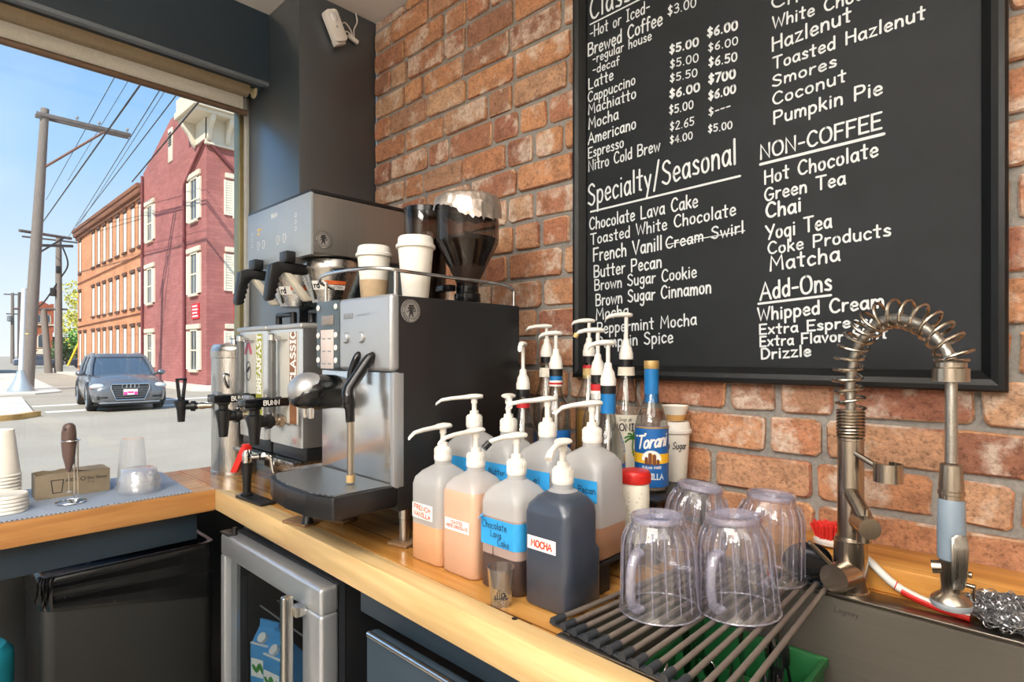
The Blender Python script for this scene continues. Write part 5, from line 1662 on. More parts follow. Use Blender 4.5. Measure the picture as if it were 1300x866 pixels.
g.box((GX0 - 0.006, GY0 + 0.0035, GZ1 - 0.012), (GX0 + 0.003, GY1 - 0.0035, GZ1 + 0.002), 0.002)
g.box((GX1 - 0.003, GY0 + 0.0035, GZ1 - 0.012), (GX1 + 0.006, GY1 - 0.0035, GZ1 + 0.002), 0.002)
g.build('crate_rim', m_green, gc)
for yy in (-0.36, -0.48):
    g = MB()
    g.box((GX0 + 0.0042, yy, GZ0 + 0.004), (GX1 - 0.0042, yy + 0.003, GZ1 - 0.015))
    g.build('crate_divider', m_green, gc)

# cutlery: one fork, spoon and knife built once, then copied
def make_fork(mat):
    t = thing('fork', '', 'fork', (0, 0, 0), 'forks in the green crate')
    MB().tube([(0, 0, 0), (0, 0.001, 0.06), (0, 0.0, 0.10)], [0.0034, 0.0026, 0.0022], 8).build('handle', mat, t, local=True)
    h = MB()
    h.rings([[(w * math.cos(2 * PI * i / 12), 0.0012 * math.sin(2 * PI * i / 12) + y, z) for i in range(12)] for (w, y, z) in ((0.0025, 0, 0.098), (0.008, 0.001, 0.110), (0.0105, 0.003, 0.122), (0.0108, 0.004, 0.130))])
    for x in (-0.009, -0.003, 0.003, 0.009):
        h.tube([(x, 0.004, 0.129), (x, 0.004, 0.150), (x, 0.002, 0.163)], [0.0016, 0.0014, 0.0008], 6)
    h.build('tines', mat, t, local=True)
    return t
def make_spoon(mat):
    t = thing('spoon', '', 'spoon', (0, 0, 0), 'spoons in the green crate')
    MB().tube([(0, 0, 0), (0, 0.001, 0.06), (0, 0.0, 0.108)], [0.0036, 0.0026, 0.0022], 8).build('handle', mat, t, local=True)
    MB().sphere((0, 0.0, 0.128), 1.0, (0.0155, 0.0045, 0.024), 18, 10).build('bowl', mat, t, local=True)
    return t
def make_knife(mat):
    t = thing('table_knife', '', 'knife', (0, 0, 0), 'knives in the green crate')
    MB().prism([(-0.004, 0), (0.004, 0), (0.005, 0.07), (-0.005, 0.07)], -0.002, 0.002, 'xz', 0.001).build('handle', mat, t, local=True)
    MB().prism([(-0.005, 0.0705), (0.005, 0.0705), (0.008, 0.10), (0.007, 0.15), (0.0, 0.168), (-0.005, 0.15)], -0.0008, 0.0008, 'xz').build('blade', m_chrome, t, local=True)
    return t
m_cut = M('cutlery_steel', (196, 194, 190), 0.16, 1.0, 0.04)
pf, ps, pk = make_fork(m_cut), make_spoon(m_cut), make_knife(m_black)
pfb, psb = make_fork(m_black), make_spoon(m_black)
rc_ = random.Random(21)
CUT = [(pf, -0.405, -0.545, 'steel fork'), (ps, -0.440, -0.520, 'steel spoon'), (pf, -0.375, -0.535, 'steel fork'), (ps, -0.350, -0.560, 'steel spoon'), (pf, -0.330, -0.500, 'steel fork'), (pk, -0.455, -0.390, 'black handled knife'),
       (pf, -0.425, -0.405, 'steel fork'), (psb, -0.325, -0.405, 'black spoon'), (pfb, -0.310, -0.375, 'black fork'), (pf, -0.345, -0.385, 'steel fork'), (ps, -0.375, -0.420, 'steel spoon'), (pfb, -0.302, -0.430, 'black fork'),
       (pf, -0.365, -0.290, 'steel fork'), (ps, -0.335, -0.320, 'steel spoon'), (psb, -0.312, -0.290, 'black spoon'), (pk, -0.395, -0.300, 'black handled knife'), (pf, -0.385, -0.460, 'steel fork'), (pf, -0.318, -0.455, 'steel fork')]
used = set()
GL = {'steel fork': ('steel fork standing tines up in the green crate', 'steel forks in the green crate'), 'steel spoon': ('steel spoon standing bowl up in the green crate', 'steel spoons in the green crate'),
      'black handled knife': ('black handled table knife standing in the green crate', 'knives in the green crate'), 'black spoon': ('black spoon standing bowl up in the green crate', 'black spoons in the green crate'),
      'black fork': ('black fork standing tines up in the green crate', 'black forks in the green crate')}
for proto, x, y, kind in CUT:
    lab, grp = GL[kind]
    if proto.name in used:
        o = dup(proto, (x, y, GZ0 + 0.0048), None, lab, grp)
    else:
        used.add(proto.name)
        o = proto
        o.location = (x, y, GZ0 + 0.0048)
        tag(o, lab, None, grp)
    o.rotation_euler = (rc_.uniform(-0.22, 0.12), rc_.uniform(-0.14, 0.14), rc_.uniform(0, 6.2))

# ------------------------------------------------------------------ roll-up drying rack
rk = thing('drying_rack', 'roll up drying rack of grey rods across the sink', 'rack', (-0.42, -0.43, CT))
m_rod = M('rod_silicone', (112, 102, 94), 0.5, 0.2, 0.06, 30)
ZK = CT + 0.0095
NR = 14
fa_, fb_ = Vector((-0.553, -0.628, ZK)), Vector((-0.268, -0.662, ZK))
ba_, bb_ = Vector((-0.508, -0.228, ZK)), Vector((-0.290, -0.188, ZK))
for i in range(NR):
    t_ = i / (NR - 1)
    MB().cyl(fa_.lerp(fb_, t_), ba_.lerp(bb_, t_), 0.0042, 12).build('rod', m_rod, rk)
for a, b in ((fa_, fb_), (ba_, bb_)):
    e = MB()
    d = (b - a).normalized()
    p0, p1 = a - d * 0.010, b + d * 0.010
    nrm = Vector((-d.y, d.x, 0))
    w = 0.006
    e.prism([(p0.x - nrm.x * w, p0.y - nrm.y * w), (p1.x - nrm.x * w, p1.y - nrm.y * w), (p1.x + nrm.x * w, p1.y + nrm.y * w), (p0.x + nrm.x * w, p0.y + nrm.y * w)], CT + 0.0028, CT + 0.0065, 'xy', 0.0012)
    inn = 1 if (a is fa_) else -1
    for i in range(NR):
        t_ = i / (NR - 1)
        q0 = a.lerp(b, t_)
        q1 = (fa_.lerp(fb_, t_) - ba_.lerp(bb_, t_)).normalized() * -inn
        e.cyl(q0 - q1 * 0.008, q0 + q1 * 0.016, 0.0062, 10)
    e.build('end_strip', m_rubber, rk)

# ------------------------------------------------------------------ upturned clear pitchers
def pitcher(c, lab, handle_ang, tilt=(0, 0), scale=1.0):
    t = thing('pitcher', lab, 'pitcher', c, 'upturned clear pitchers')
    prof = [(0.0655, 0.0), (0.0655, 0.002), (0.0635, 0.006), (0.0628, 0.012), (0.0610, 0.05), (0.0592, 0.095), (0.0580, 0.112), (0.0545, 0.125), (0.0480, 0.137), (0.0430, 0.143), (0.0425, 0.144)]
    b_ = MB()
    rings = []
    n = 180
    for r, z in prof:
        ring = []
        for i in range(n):
            a = 2 * PI * i / n
            rr = r + (0.0016 * (1 - 2 * abs(math.sin(9 * a)) ** 0.7) if 0.01 < z < 0.13 else 0)
            if z < 0.012:
                rr += 0.007 * max(0, math.cos(a - handle_ang - PI)) ** 12
            ring.append((rr * math.cos(a), rr * math.sin(a), z))
        rings.append(ring)
    b_.rings(rings, False, False)
    b_.build('pitcher_wall', m_pitcher, t, local=True, ang=60)
    rbs = MB()
    for i in range(18):
        a = 2 * PI * (i + 0.5) / 18
        rbs.tube([((r + 0.0016) * math.cos(a), (r + 0.0016) * math.sin(a), z) for r, z in prof[3:-2]], 0.0011, 5)
    rbs.tube([(0.0655 * math.cos(2 * PI * i / 60), 0.0655 * math.sin(2 * PI * i / 60), 0.0015) for i in range(60)], 0.0014, 6, closed=True)
    rbs.build('pitcher_ribs', m_pitcher2, t, local=True)
    b2 = MB()
    b2.lathe([(0.0425, 0.144), (0.0445, 0.146), (0.0445, 0.154), (0.042, 0.156), (0.039, 0.154), (0.0385, 0.147), (0.001, 0.1455)], n=48, cap0=False)
    for ri in (0.012, 0.022, 0.031):
        b2.tube([(ri * math.cos(2 * PI * i / 36), ri * math.sin(2 * PI * i / 36), 0.1475) for i in range(36)], 0.0007, 5, closed=True)
    b2.build('pitcher_base', m_pitcher2, t, local=True)
    h = MB()
    Rm = Matrix.Rotation(handle_ang, 4, 'Z')
    path = crom([(0.060, 0, 0.020), (0.071, 0, 0.020), (0.080, 0, 0.032), (0.083, 0, 0.058), (0.079, 0, 0.086), (0.069, 0, 0.103), (0.056, 0, 0.106)], 5)
    rings = []
    for i, p in enumerate(path):
        a = path[min(i + 1, len(path) - 1)] - path[max(i - 1, 0)]
        a.normalize()
        nrm = Vector((a.z, 0, -a.x))
        flare = 1.0 + 0.35 * (abs(i / (len(path) - 1) - 0.5) * 2) ** 4
        rings.append([tuple(Rm @ (p + nrm * 0.0058 * flare * math.sin(2 * PI * k / 12) + Vector((0, 1, 0)) * 0.0085 * flare * math.cos(2 * PI * k / 12))) for k in range(12)])
    h.rings(rings)
    h.build('pitcher_handle', m_pitcher2, t, local=True, ang=60)
    t.rotation_euler = (tilt[0], tilt[1], 0)
    t.scale = (0.94, 0.94, 0.95)
    return t
ZP = CT + 0.0150
pitcher((-0.451, -0.497, ZP), 'upturned clear pitcher beside the MOCHA jug, handle to the front', -1.62, (0.0, -0.03))
pitcher((-0.361, -0.412, ZP), 'upturned clear pitcher in front, nearest the sink middle', -1.66, (0.02, -0.05))
pitcher((-0.4995, -0.297, ZP + 0.009), 'upturned clear pitcher tilted back behind the front two', 1.1, (-0.10, 0.10))
pitcher((-0.376, -0.246, ZP + 0.002), 'upturned clear pitcher next to the faucet', 2.2, (-0.05, 0.03))

# ------------------------------------------------------------------ pull-down spring faucet
fx, fy = -0.259, -0.180
fc = thing('faucet', 'brushed nickel spring faucet with hanging spray head', 'faucet', (fx, fy, ZR))
MB().lathe([(0.0285, ZR), (0.0285, ZR + 0.004), (0.0262, ZR + 0.006), (0.0262, 1.012), (0.0240, 1.013), (0.0232, 1.018)], (fx, fy, 0), 36).build('base_body', m_nickel, fc)
MB().lathe([(0.0205, 1.0135), (0.0205, 1.185), (0.0215, 1.186), (0.0215, 1.190), (0.016, 1.191)], (fx, fy, 0), 32).build('column', m_nickel, fc)
k = MB()
rd = Vector((0.62, -0.78, 0)).normalized()
k.cyl((fx, fy - 0.01, 0.957), (fx - 0.012, fy - 0.058, 0.957), 0.0235, 32)
kv = k.build('valve', m_nickel, fc)
MB().cyl((fx - 0.014, fy - 0.050, 0.974), (fx - 0.042, fy - 0.084, 1.018), 0.0040, 12).build('valve_lever', m_nickel, kv)
k = MB()
k.tube([(fx, fy - 0.008, 1.100), (fx + 0.018, fy - 0.030, 1.082), (fx + 0.036, fy - 0.052, 1.058), (fx + 0.042, fy - 0.060, 1.050)], [0.012, 0.0125, 0.0125, 0.0125], 18)
k.cyl((fx + 0.020, fy - 0.030, 1.055), (fx + 0.044, fy - 0.072, 1.055), 0.0165, 28)
k.cyl((fx + 0.030, fy - 0.046, 1.046), (fx + 0.030, fy - 0.046, 1.026), 0.011, 18)
k.cyl((fx + 0.034, fy - 0.052, 1.068), (fx + 0.036, fy - 0.055, 1.085), 0.0035, 8)
k.build('side_spout', m_nickel, fc)
k = MB()
k.cyl((fx, fy - 0.010, 1.170), (fx + 0.045, fy - 0.030, 1.150), 0.0048, 12)
a0 = Vector((fx + 0.062, fy - 0.036, 1.142))
clip = []
for i in range(15):
    a = -2.9 + 4.6 * i / 14
    clip.append((a0.x + 0.021 * math.cos(a), a0.y + 0.021 * math.sin(a)))
inner = [(a0.x + (0.0185) * math.cos(-2.9 + 4.6 * i / 14), a0.y + 0.0185 * math.sin(-2.9 + 4.6 * i / 14)) for i in range(14, -1, -1)]
k.prism(clip + inner, 1.128, 1.158, 'xy')
k.build('holder_arm', m_nickel, fc)
# tight coil, then the open spring around the hose
HDX, HDY = 0.148, -0.077      # from the column to the hanging spray head
path = crom([(fx + HDX * q_, fy + HDY * q_, z_) for q_, z_ in ((0, 1.190), (0, 1.245), (0, 1.29), (0.085, 1.347), (0.31, 1.386), (0.53, 1.392), (0.76, 1.377), (0.94, 1.346), (1.0, 1.322))], 14)
k = MB()
k.tube(path[::3] + [path[-1], (fx + HDX, fy + HDY, 1.23), (fx + HDX, fy + HDY, 1.176)], 0.0078, 14)
k.build('hose', M('braided_hose', (170, 166, 158), 0.3, 0.9, 0.2, 400, 0.3), fc)
L = [0.0]
for a, b in zip(path[:-1], path[1:]):
    L.append(L[-1] + (b - a).length)
def along(s):
    for i in range(len(L) - 1):
        if L[i] <= s <= L[i + 1]:
            t_ = (s - L[i]) / max(1e-9, L[i + 1] - L[i])
            return path[i].lerp(path[i + 1], t_), (path[i + 1] - path[i]).normalized()
    return path[-1], (path[-1] - path[-2]).normalized()
pts = []
rad = 0.0225
s_, th = 0.0, 0.0
while s_ < L[-1] - 0.004:
    p, tg_ = along(s_)
    u = Vector((-HDY, HDX, 0)).normalized()
    w = tg_.cross(u).normalized()
    u = w.cross(tg_).normalized()
    rr = rad if s_ > 0.05 else 0.0200
    pts.append(p + (w * 0.008 * min(1.0, max(0.0, (s_ - 0.06) / 0.05)) if s_ > 0.06 else Vector((0, 0, 0))) + u * rr * math.cos(th) + w * rr * math.sin(th))
    pitch = 0.0055 if s_ < 0.048 else 0.0185
    th += 2 * PI / 20
    s_ += pitch / 20
MB().tube(pts, 0.0027, 8).build('spring', m_nickel, fc)
hx, hy = fx + HDX, fy + HDY
SPZ = Matrix.Translation((hx, hy, 0.067)) @ Matrix.Diagonal((0.95, 0.95, 0.95, 1)) @ Matrix.Translation((-hx, -hy, 0))
k = MB()
k.lathe([(0.010, 1.293), (0.0245, 1.293), (0.0245, 1.313), (0.021, 1.315), (0.021, 1.322), (0.010, 1.322)], (hx - 0.001, hy, 0), 32)
k.tube([(hx + 0.0215 * math.cos(2 * PI * i / 32), hy + 0.0215 * math.sin(2 * PI * i / 32), 1.326) for i in range(32)], 0.0022, 6, closed=True)
k.xf(SPZ).build('spring_collar', m_nickel, fc)
k = MB()
k.lathe([(0.0125, 1.166), (0.0145, 1.164), (0.0165, 1.132), (0.0165, 1.125), (0.018, 1.124), (0.018, 1.119), (0.0165, 1.118), (0.0165, 1.112)], (hx, hy, 0), 28)
sh_ = k.xf(SPZ).build('spray_head', m_nickel, fc)
k = MB()
k.lathe([(0.0160, 1.020), (0.0155, 1.016), (0.0140, 0.985), (0.013, 0.975), (0.014, 0.968), (0.026, 0.958), (0.027, 0.955), (0.020, 0.954)], (hx, hy, 0), 32)
k.cyl((hx - 0.012, hy - 0.004, 1.005), (hx - 0.024, hy - 0.006, 1.003), 0.010, 16)
k.cyl((hx + 0.010, hy - 0.006, 0.986), (hx + 0.030, hy - 0.010, 0.986), 0.0035, 10)
k.cyl((hx + 0.028, hy - 0.010, 0.990), (hx + 0.028, hy - 0.010, 0.965), 0.0015, 8)
k.cyl((hx + 0.010, hy - 0.004, 1.002), (hx + 0.026, hy - 0.006, 1.002), 0.0045, 10)
k.xf(SPZ).build('nozzle', m_nickel, sh_)
MB().lathe([(0.0158, 1.112), (0.0172, 1.108), (0.0185, 1.06), (0.0180, 1.02), (0.016, 1.018)], (hx, hy, 0), 28).xf(SPZ).build('grip', M('grip_bluegray', (128, 144, 158), 0.45), sh_)
MB().lathe([(0.0272, 0.9548), (0.0275, 0.950), (0.025, 0.945), (0.001, 0.944)], (hx, hy, 0), 32).xf(SPZ).build('nozzle_ring', M('ring_gray', (158, 166, 172), 0.45), sh_)
v_ = Vector((0.55, -0.83, 0)).normalized()
s2 = Vector((v_.y * -1, v_.x, 0))
rings = []
for (z, w, d, th_) in ((1.062, 0.005, 0.019, 0.003), (1.058, 0.0115, 0.021, 0.004), (1.04, 0.0125, 0.0235, 0.004), (1.00, 0.0110, 0.0215, 0.004), (0.985, 0.0092, 0.019, 0.004), (0.978, 0.0085, 0.016, 0.003)):
    ring = []
    for i in range(16):
        a = 2 * PI * i / 16
        p = Vector((hx, hy, z)) + v_ * (d + th_ * 0.5 * math.sin(a)) + s2 * (w * math.copysign(abs(math.cos(a)) ** 0.6, math.cos(a)))
        ring.append(tuple(p))
    rings.append(ring)
MB().rings(rings).xf(SPZ).build('spray_lever', m_steel, sh_)

# ------------------------------------------------------------------ dish brush, black dish and scrubber behind the sink
db = thing('dish_brush', 'white and red dish brush lying behind the faucet', 'brush', (-0.30, -0.10, CT + 0.05))
hz = CT + 0.0505
k = MB()
k.rings([[(-0.312 + sx * math.cos(2 * PI * i / 24), -0.098 + sy * math.sin(2 * PI * i / 24), z) for i in range(24)] for (sx, sy, z) in ((0.020, 0.016, hz), (0.029, 0.024, hz + 0.004), (0.030, 0.025, hz + 0.010), (0.026, 0.021, hz + 0.014))])
k.build('brush_head', m_white, db)
k = MB()
rbz = random.Random(4)
for i in range(9):
    for j in range(7):
        u = -0.88 + 1.76 * i / 8
        v = -0.85 + 1.7 * j / 6
        if u * u + v * v > 1:
            continue
        for q in range(3):
            bx, by = -0.312 + 0.024 * u + rbz.uniform(-0.002, 0.002), -0.098 + 0.019 * v + rbz.uniform(-0.002, 0.002)
            k.tube([(bx, by, hz + 0.012), (bx + 0.010 * u + rbz.uniform(-0.002, 0.002), by + 0.008 * v + rbz.uniform(-0.002, 0.002), hz + 0.040 + rbz.uniform(-0.002, 0.002))], [0.0016, 0.0018], 5)
k.build('bristles', M('bristle_red', (226, 52, 44), 0.5), db)
k = MB()
hp = crom([(-0.292, -0.104, hz + 0.006), (-0.265, -0.118, hz + 0.010), (-0.235, -0.151, hz + 0.001), (-0.205, -0.160, CT + 0.030), (-0.18, -0.166, CT + 0.019), (-0.140, -0.176, CT + 0.012), (-0.095, -0.182, CT + 0.0095)], 5)
k.tube(hp, [0.006 if i < 10 else 0.0068 for i in range(len(hp))], 14)
hd2 = k.build('handle', m_white, db)
k = MB()
gp_ = [p + Vector((0.0, -0.0022, -0.0012)) for p in hp[19:]]
k.tube(gp_, 0.0060, 12)
k.tube([hp[17] + Vector((0.0073 * math.cos(2 * PI * i / 16) * 0.3, 0.0073 * math.sin(2 * PI * i / 16), 0.0073 * math.cos(2 * PI * i / 16))) for i in range(16)], 0.0009, 5, closed=True)
k.build('handle_grip', m_red, hd2)

pn = thing('black_dish', 'small black dish leaning on the wooden ledge beside the faucet', 'dish', (-0.318, -0.185, ZR))
Tm = Matrix.Translation((-0.329, -0.178, ZR + 0.032)) @ Matrix.Rotation(0.62, 4, 'X') 
MB().lathe([(0.001, -0.010), (0.030, -0.010), (0.040, -0.004), (0.046, 0.006), (0.0475, 0.006), (0.041, -0.008), (0.031, -0.0135), (0.001, -0.0135)], n=36, mat=Tm @ Matrix.Scale(0.88, 4)).build('dish_body', m_gloss_black, pn)
MB().box((-0.008, -0.085, 0.001), (0.008, -0.044, 0.005), 0.002, mat=Matrix.Translation((-0.326, -0.180, ZR + 0.052)) @ Matrix.Rotation(-0.05, 4, 'X') @ Matrix.Rotation(0.5, 4, 'Z')).build('dish_handle', m_black, pn) if False else None

sw = MB()
rs_ = random.Random(17)
cx_, cy_, cz_ = -0.048, -0.165, CT + 0.026
for i in range(520):
    while True:
        p = Vector((rs_.uniform(-1, 1), rs_.uniform(-1, 1), rs_.uniform(-1, 1)))
        if 0.45 < p.length < 1.0:
            break
    c0 = Vector((cx_ + p.x * 0.060, cy_ + p.y * 0.050, max(CT + 0.006, cz_ + p.z * 0.022)))
    ax = Vector((rs_.uniform(-1, 1), rs_.uniform(-1, 1), rs_.uniform(-1, 1))).normalized()
    u = ax.orthogonal().normalized()
    w = ax.cross(u)
    rr = rs_.uniform(0.003, 0.009)
    pts = []
    for j in range(12):
        a = 2 * PI * j / 9
        q = c0 + u * rr * math.cos(a) + w * rr * math.sin(a) + ax * (j * 0.0004)
        q.z = max(q.z, CT + 0.004)
        q.y = min(q.y, -0.1435)if q.z < CT + 0.049 else q.y
        pts.append(q)
    sw.tube(pts, 0.0009, 3)
sw.sphere((cx_, cy_ - 0.008, cz_ - 0.004), 1.0, (0.050, 0.026, 0.015), 16, 10)
m_wool = M('steel_wool', (170, 172, 176), 0.3, 0.75, 0.4, 200)
tag(sw.build('steel_scrubber', m_wool), 'tangled steel wool scrubber at the right end of the ledge', 'scrubber')

# ------------------------------------------------------------------ chalkboard menu
CX0, CX1, CZ0, CZ1 = -0.976, -0.058, 1.270, 2.42
YB = -0.016     # board face
cbd = thing('chalkboard', 'large black framed chalkboard menu on the brick wall', 'chalkboard', ((CX0 + CX1) / 2, -0.012, CZ0))
m_slate, nt, b = new_mat('slate_black')
v_ = coords(nt)
f1 = noise(nt, v_, 4, 5, 0.6)
nt.links.new(ramp(nt, f1, [(0.3, srgb(24, 27, 30)), (0.75, srgb(34, 38, 42))]), b.inputs['Base Color'])
b.inputs['Roughness'].default_value = 0.6
b.inputs['Specular IOR Level'].default_value = 0.25
MB().box((CX0 + 0.02, YB, CZ0 + 0.02), (CX1 - 0.02, -0.0115, CZ1 - 0.02)).build('board', m_slate, cbd)
FRW = 0.036
fr2 = MB()
prof = [(0.0, -0.0112), (0.0, -0.034), (0.004, -0.040), (0.012, -0.042), (0.022, -0.038), (0.031, -0.028), (0.036, -0.022), (0.036, -0.0112)]   # (inward distance, y)
corners = [(CX0, CZ0, 1, 1), (CX1, CZ0, -1, 1), (CX1, CZ1, -1, -1), (CX0, CZ1, 1, -1)]
rings = [[(cx + sx * d, y, cz + sz * d) for d, y in prof] for cx, cz, sx, sz in corners]
fr2.rings(rings, closed=True)
fr2.build('frame', M('frame_black', (18, 20, 22), 0.4, spec=0.3), cbd, ang=25)

YT = YB - 0.0006
def chalk(text, x0, z0, x1, z1, cap, stroke=0.13, gap=1.7, wob=0.03, slant=0.0, thin=1.0):
    """a line of marker lettering from baseline point (x0, z0) to (x1, z1)"""
    L_ = math.hypot(x1 - x0, z1 - z0)
    c, s = (x1 - x0) / L_, (z1 - z0) / L_
    k = MB()
    lettering(k, text, cap * 0.96, lambda u, v: (x0 + u * c - v * s * 0.25, YT, z0 + u * s + v), width=L_, stroke=stroke * 1.1, gap=gap, wob=wob, slant=slant)
    return k.build('chalk_lettering', m_chalk, cbd, smooth=False, recalc=False)

def rule(x0, z0, x1, z1, w):
    k = MB()
    k.ribbon([(x0, z0), (x1, z1)], w, lambda u, v: (u, YT, v))
    return k.build('chalk_rule', m_chalk, cbd, smooth=False, recalc=False)
chalk('Classics', -0.9300, 2.2550, -0.7320, 2.2540, 0.0600, 0.090, gap=2.2)
chalk('-Hot or Iced-', -0.9300, 2.2040, -0.7460, 2.2030, 0.0310, 0.110)
chalk('Brewed Coffee', -0.9370, 2.1570, -0.7110, 2.1560, 0.0350, 0.120)
chalk('-regular house', -0.9210, 2.1320, -0.7410, 2.1290, 0.0250, 0.120)
chalk('-decaf', -0.9210, 2.1030, -0.8360, 2.1000, 0.0230, 0.130)
chalk('Latte', -0.9350, 2.0650, -0.8550, 2.0660, 0.0300, 0.120)
chalk('Cappuccino', -0.9370, 2.0290, -0.7880, 2.0320, 0.0280, 0.120)
chalk('Machiatto', -0.9360, 1.9960, -0.7860, 1.9960, 0.0290, 0.120)
chalk('Mocha', -0.9350, 1.9550, -0.8390, 1.9560, 0.0310, 0.120)
chalk('Americano', -0.9360, 1.9130, -0.7860, 1.9180, 0.0310, 0.120)
chalk('Espresso', -0.9360, 1.8750, -0.8230, 1.8780, 0.0290, 0.120)
chalk('Nitro Cold Brew', -0.9350, 1.8390, -0.7170, 1.8440, 0.0300, 0.120)
chalk('$3.00', -0.6960, 2.1710, -0.6220, 2.1640, 0.0250, 0.120)
chalk('$5.00', -0.6910, 2.0750, -0.6160, 2.0680, 0.0220, 0.200)
chalk('$5.00', -0.6900, 2.0390, -0.6160, 2.0310, 0.0220, 0.130)
chalk('$5.50', -0.6900, 2.0050, -0.6190, 1.9970, 0.0210, 0.140)
chalk('$6.00', -0.6910, 1.9660, -0.6130, 1.9600, 0.0220, 0.200)
chalk('$5.00', -0.6920, 1.9270, -0.6290, 1.9230, 0.0220, 0.140)
chalk('$2.65', -0.6900, 1.8850, -0.6270, 1.8820, 0.0220, 0.120)
chalk('$4.00', -0.6900, 1.8540, -0.6310, 1.8500, 0.0200, 0.140)
chalk('$6.00', -0.5940, 2.0800, -0.5230, 2.0710, 0.0220, 0.200)
chalk('$6.00', -0.5920, 2.0450, -0.5220, 2.0360, 0.0200, 0.140)
chalk('$6.50', -0.5910, 2.0090, -0.5240, 2.0000, 0.0220, 0.160)
chalk('$700', -0.5910, 1.9700, -0.5280, 1.9620, 0.0220, 0.220)
chalk('$6.00', -0.5910, 1.9310, -0.5270, 1.9290, 0.0210, 0.200)
chalk('$---', -0.5910, 1.8930, -0.5390, 1.8940, 0.0200, 0.140)
chalk('$5.00', -0.5920, 1.8540, -0.5350, 1.8500, 0.0190, 0.150)
chalk('Specialty/Seasonal', -0.9370, 1.7440, -0.5260, 1.7680, 0.0590, 0.085)
chalk('Chocolate Lava Cake', -0.9320, 1.6770, -0.6180, 1.6860, 0.0330, 0.120)
chalk('Toasted White Chocolate', -0.9280, 1.6350, -0.5270, 1.6510, 0.0300, 0.120)
chalk('French Vanill', -0.9190, 1.5880, -0.7120, 1.5960, 0.0360, 0.120)
chalk('Cream Swirl', -0.7010, 1.5960, -0.5090, 1.6080, 0.0280, 0.130)
chalk('Butter Pecan', -0.9170, 1.5440, -0.7130, 1.5510, 0.0330, 0.120)
chalk('Brown Sugar Cookie', -0.9150, 1.5090, -0.6210, 1.5180, 0.0300, 0.120)
chalk('Brown Sugar Cinnamon', -0.9110, 1.4660, -0.5850, 1.4780, 0.0320, 0.120)
chalk('Mocha', -0.9100, 1.4280, -0.8080, 1.4360, 0.0310, 0.120)
chalk('Peppermint Mocha', -0.9060, 1.3900, -0.6210, 1.4050, 0.0300, 0.120)
chalk('Pumpkin Spice', -0.9060, 1.3510, -0.6820, 1.3640, 0.0310, 0.120)
chalk('Ch', -0.4490, 2.0870, -0.3950, 2.0800, 0.0290, 0.130)
chalk('White Choc', -0.4460, 2.0420, -0.2750, 2.0340, 0.0260, 0.140)
chalk('Hazlenut', -0.4470, 1.9930, -0.2960, 2.0000, 0.0310, 0.130)
chalk('Toasted Hazlenut', -0.4450, 1.9530, -0.1750, 1.9550, 0.0260, 0.140)
chalk('Smores', -0.4470, 1.9150, -0.3220, 1.9180, 0.0240, 0.150)
chalk('Coconut', -0.4460, 1.8760, -0.3050, 1.8820, 0.0260, 0.140)
chalk('Pumpkin Pie', -0.4440, 1.8340, -0.2430, 1.8380, 0.0280, 0.140)
chalk('NON-COFFEE', -0.4720, 1.7640, -0.2440, 1.7710, 0.0320, 0.130, wob=0.01)
chalk('Hot Chocolate', -0.4630, 1.7080, -0.2500, 1.7200, 0.0300, 0.130)
chalk('Green Tea', -0.4630, 1.6710, -0.3060, 1.6760, 0.0280, 0.140)
chalk('Chai', -0.4600, 1.6330, -0.3890, 1.6360, 0.0320, 0.150)
chalk('Yoqi Tea', -0.4600, 1.5850, -0.3310, 1.5930, 0.0310, 0.130)
chalk('Coke Products', -0.4560, 1.5530, -0.2290, 1.5620, 0.0260, 0.140)
chalk('Matcha', -0.4520, 1.5160, -0.3160, 1.5240, 0.0320, 0.130)
chalk('Add-Ons', -0.4720, 1.4550, -0.3310, 1.4660, 0.0380, 0.120)
chalk('Whipped Cream', -0.4770, 1.4090, -0.2400, 1.4260, 0.0280, 0.150)
chalk('Extra Espresso', -0.4740, 1.3780, -0.2500, 1.3910, 0.0220, 0.170)
chalk('Extra Flavor Shot', -0.4730, 1.3520, -0.2350, 1.3660, 0.0220, 0.170)
chalk('Drizzle', -0.4700, 1.3240, -0.3700, 1.3320, 0.0230, 0.180)
rule(-0.9300, 2.2420, -0.7730, 2.2450, 0.0040)
rule(-0.9280, 1.7260, -0.5170, 1.7370, 0.0050)
rule(-0.6960, 1.6060, -0.5060, 1.6120, 0.0020)
rule(-0.4720, 1.7530, -0.2400, 1.7590, 0.0060)
rule(-0.4760, 1.4460, -0.3320, 1.4550, 0.0050)

# ------------------------------------------------------------------ on the window counter
m_mat, nt, b = new_mat('woven_mat')
v_ = coords(nt, (210, 210, 210))
ck = nt.nodes.new('ShaderNodeTexChecker'); ck.inputs['Scale'].default_value = 1.0
ck.inputs['Color1'].default_value = srgb(196, 208, 222); ck.inputs['Color2'].default_value = srgb(70, 90, 120)
nt.links.new(v_, ck.inputs['Vector'])
nt.links.new(ck.outputs['Color'], b.inputs['Base Color'])
b.inputs['Roughness'].default_value = 0.8
mt = MB()
rm = random.Random(2)
front = []
y = -0.722
while y > -2.0:
    front.append((-1.879 + rm.uniform(-0.0015, 0.0015) + (0.008 * math.exp(-((y + 0.93) / 0.02) ** 2)) * -1, y))
    y -= 0.006
poly = [(-2.272, -0.700), (-2.272, -2.0)] + list(reversed(front))
mt.prism(poly, CT + 0.0008, CT + 0.0028, 'xy')
tag(mt.build('counter_mat', m_mat, None, smooth=False), 'blue and white woven mat on the window counter', 'mat')
MZ = CT + 0.0034

